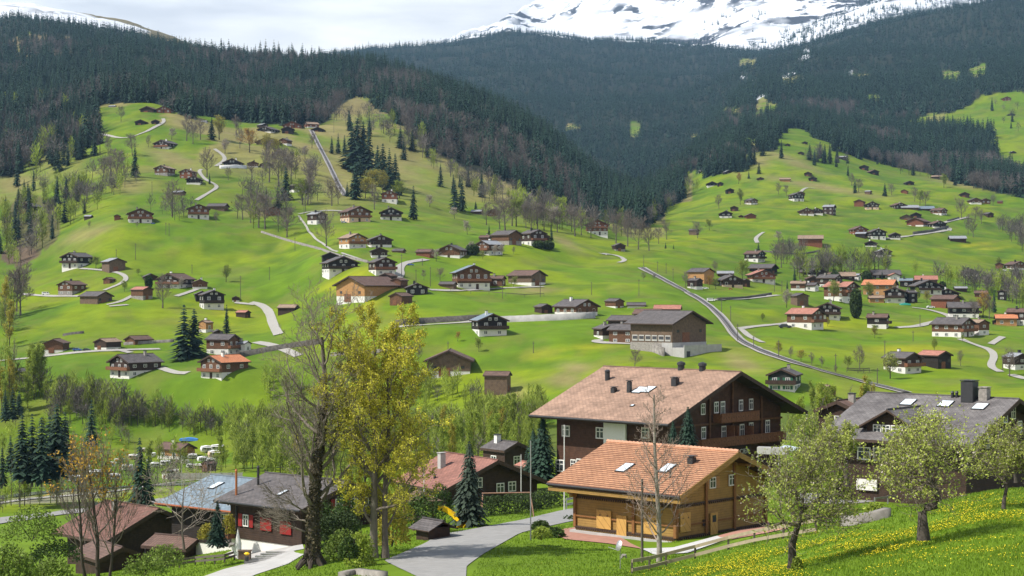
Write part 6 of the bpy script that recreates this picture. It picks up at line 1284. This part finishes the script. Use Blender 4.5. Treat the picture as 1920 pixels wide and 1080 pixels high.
for r in [([(742,610),(800,606),(880,601),(930,600)], 1.7, M_dst, 'dark dry-stone retaining wall above the central road'),([(930,605),(1000,602),(1060,600),(1115,596)], 1.9, M_conc, 'pale concrete retaining wall below the long chalets'),([(490,436),(540,452),(600,468),(640,482),(690,492)], .8, M_lst, 'long low stone wall running up past the middle hamlet'),([(1345,563),(1400,560),(1446,553)], .9, M_dst, 'low dark wall along the track from the white trailer'),
          ([(1712,440),(1745,436),(1778,428)], 1.9, M_dst, 'dark wall above the hillside road, lower part'),([(1776,416),(1798,411)], 1.6, M_dst, 'dark wall of the hillside road, upper end'),([(1196,652),(1225,660),(1245,668)], 2.2, M_lst, 'rubble stone wall leading to the great grey barn'),([(118,630),(135,627),(157,625)], .8, M_dst, 'short dry-stone wall in the lower left meadow'),([(232,647),(280,644),(326,641)], .9, M_lst, 'low wall running right from the three garages'),
          ([(440,672),(500,660),(560,650),(600,645)], 1.6, M_dst, 'dark wall glimpsed behind the great leafless tree'),([(412,316),(440,315),(462,316)], 2.0, M_white, 'white terrace wall at the upper left chalet'),([(1430,472),(1500,478),(1545,470)], .8, M_dst, 'wall below the long red barn'),([(620,668),(700,662),(780,655)], 1.0, M_lst, 'stone edging of the road behind the maple'),
          ([(1583,985),(1605,984),(1640,976),(1665,970)], .55, M_lst, 'weathered stone trough on the near slope'),([(640,1083),(670,1076),(720,1082)], .35, M_lst, 'rubble edging at the bottom of the lawn')]:
    longwall('stone_wall', r[0], r[1], .6, r[2], r[3])
def fence(name, pix, h, step, m_, label, rails=(.95,), dmin=40, top_m=None, d=None):
    P3 = [hit(*q, dmin) for q in pix]; L_ = sum((b - a).length for a, b in zip(P3[:-1], P3[1:])); n = max(2, int(L_ / step)); s = [0]
    for a, b in zip(P3[:-1], P3[1:]): s.append(s[-1] + (b - a).length)
    Q = [Vector([np.interp(L_ * k / n, s, [c[i] for c in P3]) for i in range(3)]) for k in range(n + 1)]
    for q in Q: q.z = float(zg(q.x, q.y))
    root = empty(name, Q[0])
    for q in Q: m = MB(); m.box(-.06, .06, -.06, .06, -.3, h); o = m.build('post', m_, root); o.location = q - Q[0]
    m = MB()
    for rr_ in rails:
        for a, b in zip(Q[:-1], Q[1:]): m.bar(a - Q[0] + Vector((0, -.1, h * rr_)), b - Q[0] + Vector((0, -.1, h * rr_)), .06, .20)
    m.build('rail', top_m or m_, root); return tag(root, label, 'fence')
fence('fence', [(1185,1076),(1260,1058),(1350,1035),(1440,1015),(1530,1000)], .85, 2.3, M_post, 'wooden rail fence with pale top board across the near meadow', (.92, .3), top_m=mat('pale_board', (.30, .25, .17), .85, .2, 3))
fence('fence', [(300,1072),(360,1060),(420,1056),(440,1050)], .8, 2.0, M_post, 'low dark fence around the garden left of the footpath', (.9, .5), dmin=90)
fence('railing', [(455,1030),(500,1024),(540,1018)], 1.0, 1.6, M_dmetal, 'dark railing before the red-shuttered house', (.9, .55, .2), dmin=100)
fence('railing', [(1062,955),(1110,950)], 1.1, 1.4, M_metal, 'light metal railing below the hotel wall', (.9, .45), dmin=100)
fence('guard_rail', [(1640,948),(1700,940),(1755,930),(1810,922)], .8, 2.5, M_metal, 'grey guard rail along the road before the grey-roofed house', (.85,), dmin=100)
fence('fence', [(1588,698),(1605,700),(1630,698)], 1.2, 3, M_post, 'small orchard fence under the gnarled tree', (.9, .5), dmin=300)
fence('fence', [(845,546),(900,552),(960,558),(1020,556)], 1.1, 7, M_post, 'thin pasture fence below the balconied chalet', (.9,), dmin=300)
def short(t, n=9): return ' '.join(t.replace(',', '').split()[:n])
seen = {}
for px, y0, y1 in [(218,467,490),(254,456,487),(360,495,513),(451,517,560),(311,417,440),(317,418,443),(505,500,525),(553,445,470),(753,476,520),(807,500,537),(780,505,530),(792,485,498),(942,533,560),(1013,513,557),(1109,528,553),(1198,523,555),(1249,493,513),(1207,478,503),(1233,490,510),(1262,503,527),(1353,557,587),(1370,573,603),(1383,607,640),(1413,630,652),(1460,637,670),(1567,663,697),(1659,638,667),(1725,590,612),(1452,520,547),(1466,527,548),(626,220,249),(1645,690,722),(1880,668,696),(1712,620,640),(840,640,662),(1000,640,662),(285,340,362),(570,380,404),(1075,560,585),(900,505,522)]:
    p = hit(px, y1, 300); h = (y1 - y0) / F * p.y; m = MB(); m.tube([(0, 0, -.5), (0, 0, h)], [.13, .09], 6); m.box(-.45, .45, -.06, .06, h - .55, h - .45)
    o = m.build('utility_pole', M_post); o.location = p; b_ = min(HOUSES, key=lambda q: math.hypot(q[1] - px, q[2] - y1)); w_ = b_[0]['label'].split(', ')[-1]
    seen[w_] = seen.get(w_, 0) + 1; side = 'left of' if px < b_[1] else 'right of'
    tag(o, f"thin utility pole {side} the building {short(w_, 8)}" + (' (higher up)' if 0 else ''), 'utility pole', 'utility poles across the meadows')

# ------------------------------------------------------------------ vehicles
def car(px, py, wpx, col, label, rz=0, kind='car', dmin=300):
    p = hit(px, py, dmin); s = (wpx / F * p.y) / (4.3 if kind == 'car' else 5.2); root = empty(kind, p, math.radians(rz)); root.scale = (s, s, s); m_ = mat('paint_' + str(col), {'w': (.75, .75, .74), 'b': (.03, .10, .32), 'k': (.02, .024, .032), 's': (.4, .42, .45), 'r': (.4, .03, .03)}[col], .25, .05, 2, spec=.6)
    m = MB()
    if kind == 'car': prof = [(-2.15, .35), (2.15, .35), (2.15, .75), (1.9, .88), (1.0, .95), (.45, 1.42), (-1.2, 1.45), (-1.95, .98), (-2.15, .85)]
    else: prof = [(-2.6, .35), (2.6, .35), (2.6, 1.0), (2.2, 1.25), (1.6, 2.1), (-2.5, 2.15), (-2.6, 2.0)]
    m.prism(prof, -.85, .85); m.build('body', m_, root); m = MB()
    if kind == 'car': m.prism([(-1.6, .98), (.85, .98), (.4, 1.36), (-1.15, 1.38)], -.87, .87)
    else: m.prism([(.9, 1.25), (2.1, 1.25), (1.6, 1.95), (.9, 1.98)], -.87, .87); m.box(-2.0, .6, -.87, .87, 1.3, 1.85)
    m.build('windows', M_glass, root); L2 = 1.35 if kind == 'car' else 1.7
    for x in (-L2, L2):
        for y in (-.8, .8): m = MB(); m.tube([(x, y - .12, .34), (x, y + .12, .34)], .34, 12); m.build('wheel', M_dmetal, root)
    return tag(root, label, 'car' if kind == 'car' else 'van')
car(86, 553, 14, 'w', 'white van parked on the farm track left of the brown garage house', 0, 'van'); car(770, 498, 13, 'b', 'blue car on the village lane of the middle hamlet', 5); car(645, 418, 11, 's', 'silver car before the long brown upper chalet', 0); car(1472, 615, 23, 'k', 'dark car left of the pink-roofed chalet', 5)
car(145, 658, 17, 'b', 'blue car between the roadside garages', 0); car(163, 658, 15, 'k', 'dark car right of the blue car at the garages', 0); car(1745, 578, 15, 'w', 'white car at the village lane bend', 0); car(1884, 508, 10, 'w', 'white car left at the right edge chalet', 0); car(1906, 510, 10, 's', 'silver car right at the right edge chalet', 0)
car(1322, 542, 12, 'w', 'white car in the railway hamlet yard', 0); car(287, 420, 8, 'b', 'small blue car right of the knoll chalet', 0); car(1333, 565, 15, 'w', 'white box van beside the railway line', 0, 'van'); car(1370, 543, 8, 'r', 'red car before the twin-gabled house', 0)
def caravan(px, py, w, label, col='w', rz=0):
    p = hit(px, py, 290); s = (w / F * p.y) / 5.2; root = empty('caravan', p, math.radians(rz)); root.scale = (s, s, s); m = MB(); m.prism([(-2.3, .45), (2.3, .45), (2.6, 1.3), (2.2, 2.45), (-2.2, 2.5), (-2.6, 1.3)], -1.1, 1.1); m.build('body', M_white if col == 'w' else BASE['c'], root)
    m = MB(); m.prism([(-2.35, 2.48), (0, 2.62), (2.35, 2.48), (0, 2.75)], -1.25, 1.25); m.build('roof', mat('caravan_roof', (.80, .80, .80), .5, .05, 2), root)
    for x in (-1.4, 1.4): m = MB(); m.box(x - .5, x + .5, -1.13, -1.11, 1.3, 1.95); m.build('window', M_glass, root)
    m = MB(); m.box(-.3, .3, -1.14, -1.11, .5, 2.1); m.build('door', M_metal, root); m = MB(); m.box(-2.3, 2.2, -3.0, -1.15, 2.15, 2.2); m.box(-2.3, -2.2, -3.0, -2.95, 0, 2.14); m.box(2.1, 2.2, -3.0, -2.95, 0, 2.14); m.build('awning', M_white, root)
    for x in (-.6, .6): m = MB(); m.tube([(x, -1.05, .3), (x, -.9, .3)], .3, 10); m.build('wheel', M_dmetal, root)
    tag(root, label, 'caravan', 'caravans on the riverside campsite')
cv = [(273,848,16,'top left row, first'),(284,857,17,'second row left'),(279,868,12,'third row left end'),(290,876,18,'third row, behind spruce'),(310,873,20,'in front of the rust-roofed building'),(303,856,16,'directly at the building wall'),(318,855,14,'right of the one at the building wall'),(361,860,18,'right of the dark round bush'),(388,848,24,'top right row, left'),(408,847,26,'top right row, right end'),(404,859,28,'second row right end'),(380,866,20,'third row right'),(396,868,18,'third row right end'),(347,870,16,'centre of the site'),(357,877,15,'centre front of the site'),(372,880,20,'left of the brown roof'),(328,888,16,'right of the pale hut'),(52,900,24,'far left behind the tall spruces'),(72,896,24,'second behind the tall spruces'),(178,893,24,'left of the copper-leaved tree'),(198,890,22,'seen through the copper-leaved tree'),(216,899,22,'below the tree tops, left centre'),(238,882,22,'left of the broad spruce'),(140,903,24,'right of the tall spruces'),(224,870,20,'upper row left of the spruce'),(250,862,20,'upper row just left of the spruce'),(205,876,20,'upper row further left'),(95,885,20,'behind the tall spruces, right part'),(160,882,20,'upper row left end')]
for i, c in enumerate(cv): caravan(c[0], c[1], c[2], 'white caravan on the campsite, ' + c[3], 'w' if i % 5 else 'c', random.choice((-20, 0, 12, 30)))
m = MB(); m.box(-2.4, 2.4, -1.3, 1.3, .0, .5); m.prism([(-2.4, .51), (2.4, .51), (0, .8)], -1.3, 1.3); o = m.build('tarpaulin', mat('blue_tarp', (.06, .22, .62), .5, .15, 3)); o.location = hit(355, 826, 380); tag(o, 'bright blue tarpaulin on the strip of grass behind the campsite', 'tarpaulin')
m = MB(); m.box(-2, 2, -1.3, 1.3, .0, .5); m.prism([(-2, .51), (2, .51), (0, .9)], -1.3, 1.3); o = m.build('tarpaulin', mat('teal_tarp', (.05, .36, .30), .5, .15, 3)); o.location = hit(1697, 572, 380); tag(o, 'teal tarpaulin below the black chalet in the village', 'tarpaulin')
m = MB(); m.box(-7, 7, -.7, .7, 0, .3); m.box(-7, 7, -.72, -.68, .31, 1.2); 
for k in range(8): m.box(-7 + 2 * k - .05, -7 + 2 * k + .05, -.78, -.73, .3, 1.35)
o = m.build('footbridge', M_conc); o.location = gp(385, 898, 335); o.rotation_euler = (0, 0, .1); tag(o, 'narrow pale footbridge over the stream at the campsite', 'footbridge')

# ------------------------------------------------------------------ garden and playground things
r = empty('play_tower', gp(785, 1003, 150), .5)
for x in (-.9, .9):
    for y in (-.9, .9): m = MB(); m.box(x - .07, x + .07, y - .07, y + .07, -.3, 3.0); m.build('post', WALL['B'], r)
m = MB(); m.box(-1, 1, -1, 1, 1.4, 1.5); m.build('platform', WALL['B'], r)
m = MB(); B_ = [(-1.5, -1.5, 3.0), (1.5, -1.5, 3.0), (1.5, 1.5, 3.0), (-1.5, 1.5, 3.0)]
for k in range(4): m.face([B_[k], B_[(k + 1) % 4], (0, 0, 3.9)]); m.face([B_[(k + 1) % 4], B_[k], (0, 0, 2.98)])
m.build('roof', WALL['G'], r)
m = MB()
for k in range(7): m.bar((-1.0, -2.6 + .0, .1 + k * .32), (-1.0, -1.0, .1 + k * .32), .035); 
for k in range(5): m.bar((-1.0, -2.5 + k * .35, .05), (-1.0, -2.5 + k * .35, 2.2), .035)
m.bar((-1.0, -2.7, -.2), (-1.0, -2.7, 2.4), .1); m.build('climbing_net', M_post, r)
tag(r, 'wooden play tower with pointed roof and climbing net', 'play tower')
m = MB(); pts = [(0, 0, 1.5), (.7, -.1, 1.35), (1.5, -.3, .95), (2.1, -.7, .65), (2.3, -1.3, .4), (2.0, -1.8, .25)]
for a, b in zip(pts[:-1], pts[1:]):
    a = Vector(a); b = Vector(b); d = (b - a); q = Vector((-d.y, d.x, 0)).normalized() * .32; m.face([a - q, b - q, b + q, a + q]); m.face([a + q, b + q, b - q, a - q][::1])
    for s in (-1, 1): m.hexa([a + q * s, b + q * s, b + q * s * 1.12, a + q * s * 1.12, a + q * s + Vector((0, 0, .28)), b + q * s + Vector((0, 0, .28)), b + q * s * 1.12 + Vector((0, 0, .28)), a + q * s * 1.12 + Vector((0, 0, .28))])
m.tube([(2.2, -1.2, -.3), (2.2, -1.2, .4)], .05, 6); o = m.build('slide', M_yel); o.location = gp(822, 996, 150); o.scale = (.95, .95, 1.25); tag(o, 'yellow curved slide beside the spruce', 'slide')
r = empty('swing_frame', gp(950, 973, 162), .15)
for x in (-2.2, 2.2):
    for y in (-.9, .9): m = MB(); m.tube([(x * 1.12, y, -.2), (x, 0, 2.4)], .06, 6); m.build('leg', mat('reddish_pole', (.30, .17, .12), .8, .15, 3), r)
m = MB(); m.tube([(-2.3, 0, 2.4), (2.3, 0, 2.4)], .06, 6); m.build('crossbar', MATS['reddish_pole'], r); tag(r, 'reddish wooden swing frame by the thuja hedge', 'swing frame')
r = empty('playhouse', gp(812, 1008, 142), .7); m = MB(); m.box(-1.1, 1.1, -.8, .8, -.3, .9); m.build('wall', WALL['D'], r); link('roof', roof_mesh(1.5, -1.4, 1.4, 1.45, .45, .08, [ROOF['s'], M_trim]), r); tag(r, 'tiny shingle-roofed playhouse at the driveway edge', 'playhouse')
r = empty('satellite_dish', gp(1163, 1062, 112)); m = MB(); m.tube([(0, 0, -.3), (0, 0, 1.1)], .03, 6); m.build('pole', M_metal, r)
m = MB(); n_ = 14; ring = [[(.30 * q * math.cos(6.283 * j / n_), -.12 - .10 * (1 - q * q), .36 * q * math.sin(6.283 * j / n_)) for j in range(n_)] for q in (.33, .66, 1.0)]
for a, b in zip(ring[:-1], ring[1:]):
    for j in range(n_): m.face([a[j], a[(j + 1) % n_], b[(j + 1) % n_], b[j]])
m.face(ring[0]); m.bar((0, -.1, -.3), (-.55, -.5, -.25), .03); o = m.build('dish', M_metal, r); o.location = (0, 0, 1.3); o.rotation_euler = (-.3, 0, -1.0); tag(r, 'small satellite dish on a thin pole in the lawn', 'satellite dish')
r = empty('parasol', gp(446, 1046, 152)); m = MB(); m.tube([(0, 0, .3), (0, 0, .8), (0, 0, 1.9), (0, 0, 2.45)], [.36, .30, .13, .03], 10); m.build('canopy', M_white, r); m = MB(); m.tube([(0, 0, 0), (0, 0, 2.6)], .03, 6); m.build('pole', M_metal, r); tag(r, 'folded white parasol on the patio', 'parasol')
m = MB(); m.box(-.5, .5, -.35, .35, 0, .65); m.box(-.56, .56, -.41, .41, .66, .74); o = m.build('storage_box', WALL['G']); o.location = gp(459, 1048, 150); tag(o, 'small wooden box beside the folded parasol', 'box')
m = MB(); m.tube([(0, 0, 0), (0, 0, .35)], [.14, .2], 8); m.tube([(0, 0, .5), (0, 0, .62), (0, 0, .74)], [.1, .26, .12], 8, 1); o = m.build('flower_pot', [M_dmetal, M_yel]); o.location = gp(463, 1052, 148); tag(o, 'yellow flowers in a pot at the patio step', 'flower pot')
for k in range(5):
    m = MB(); m.box(-.9, .9, -.15, .15, -.3, .02); o = m.build('step', M_conc); o.location = gp(478 + k * 10, 1050 - k * 4, 150 + k); tag(o, 'pale concrete step up to the red-shuttered house', 'step', 'steps to the patio')
r = empty('canopy', gp(1462, 872, 178), -.4); m = MB(); m.box(-2.2, .9, -.6, .2, 1.1, 1.8); m.build('sign_panel', M_conc, r); m = MB(); m.prism([(-.2, 1.7), (4.2, 1.2), (4.2, 1.27), (-.2, 1.77)], -.5, 3.0); m.build('roof', mat('blue_white_sheet', (.50, .58, .66), .35, .08, 2), r)
for x in (-2.1, 0, 4.0): m = MB(); m.box(x - .05, x + .05, -.5, -.4, -1, 1.3); m.build('post', M_metal, r)
tag(r, 'glass canopy with white panel at the right foot of the hotel', 'canopy')
for px, py, d, s, i in ((1170, 1044, 118, .18, 0), (435, 1024, 158, .28, 1), (415, 1026, 158, .25, 2), (425, 1020, 160, .3, 3)):
    m = MB(); R_ = random.Random(i); 
    m.tube([(-s, 0, -.1), (-s * .4, .02, s * .5), (s * .5, 0, s * .55), (s, 0, -.1)], [s * .3, s * .7, s * .6, s * .2], 7); o = m.build('boulder', WALL['S']); o.location = gp(px, py, d); tag(o, ['grey stone in the lawn near the satellite dish', 'right boulder of the garden rockery', 'left boulder of the garden rockery', 'rear boulder of the garden rockery'][i], 'boulder')
# ------------------------------------------------------------------ haze
hz = bpy.data.materials.new('thin_haze'); hz.use_nodes = True; t = hz.node_tree; t.nodes.clear(); o_ = t.nodes.new('ShaderNodeOutputMaterial'); pv = t.nodes.new('ShaderNodeVolumePrincipled')
pv.inputs['Color'].default_value = (.38, .65, 1.0, 1); pv.inputs['Density'].default_value = 4.4e-5; pv.inputs['Anisotropy'].default_value = .2; t.links.new(pv.outputs[0], o_.inputs['Volume'])
m = MB(); m.box(-16000, 24000, -60, 12600, -95, 3600); ho = m.build('haze', hz); tag(ho, 'thin bluish valley haze', 'haze', kind='stuff')
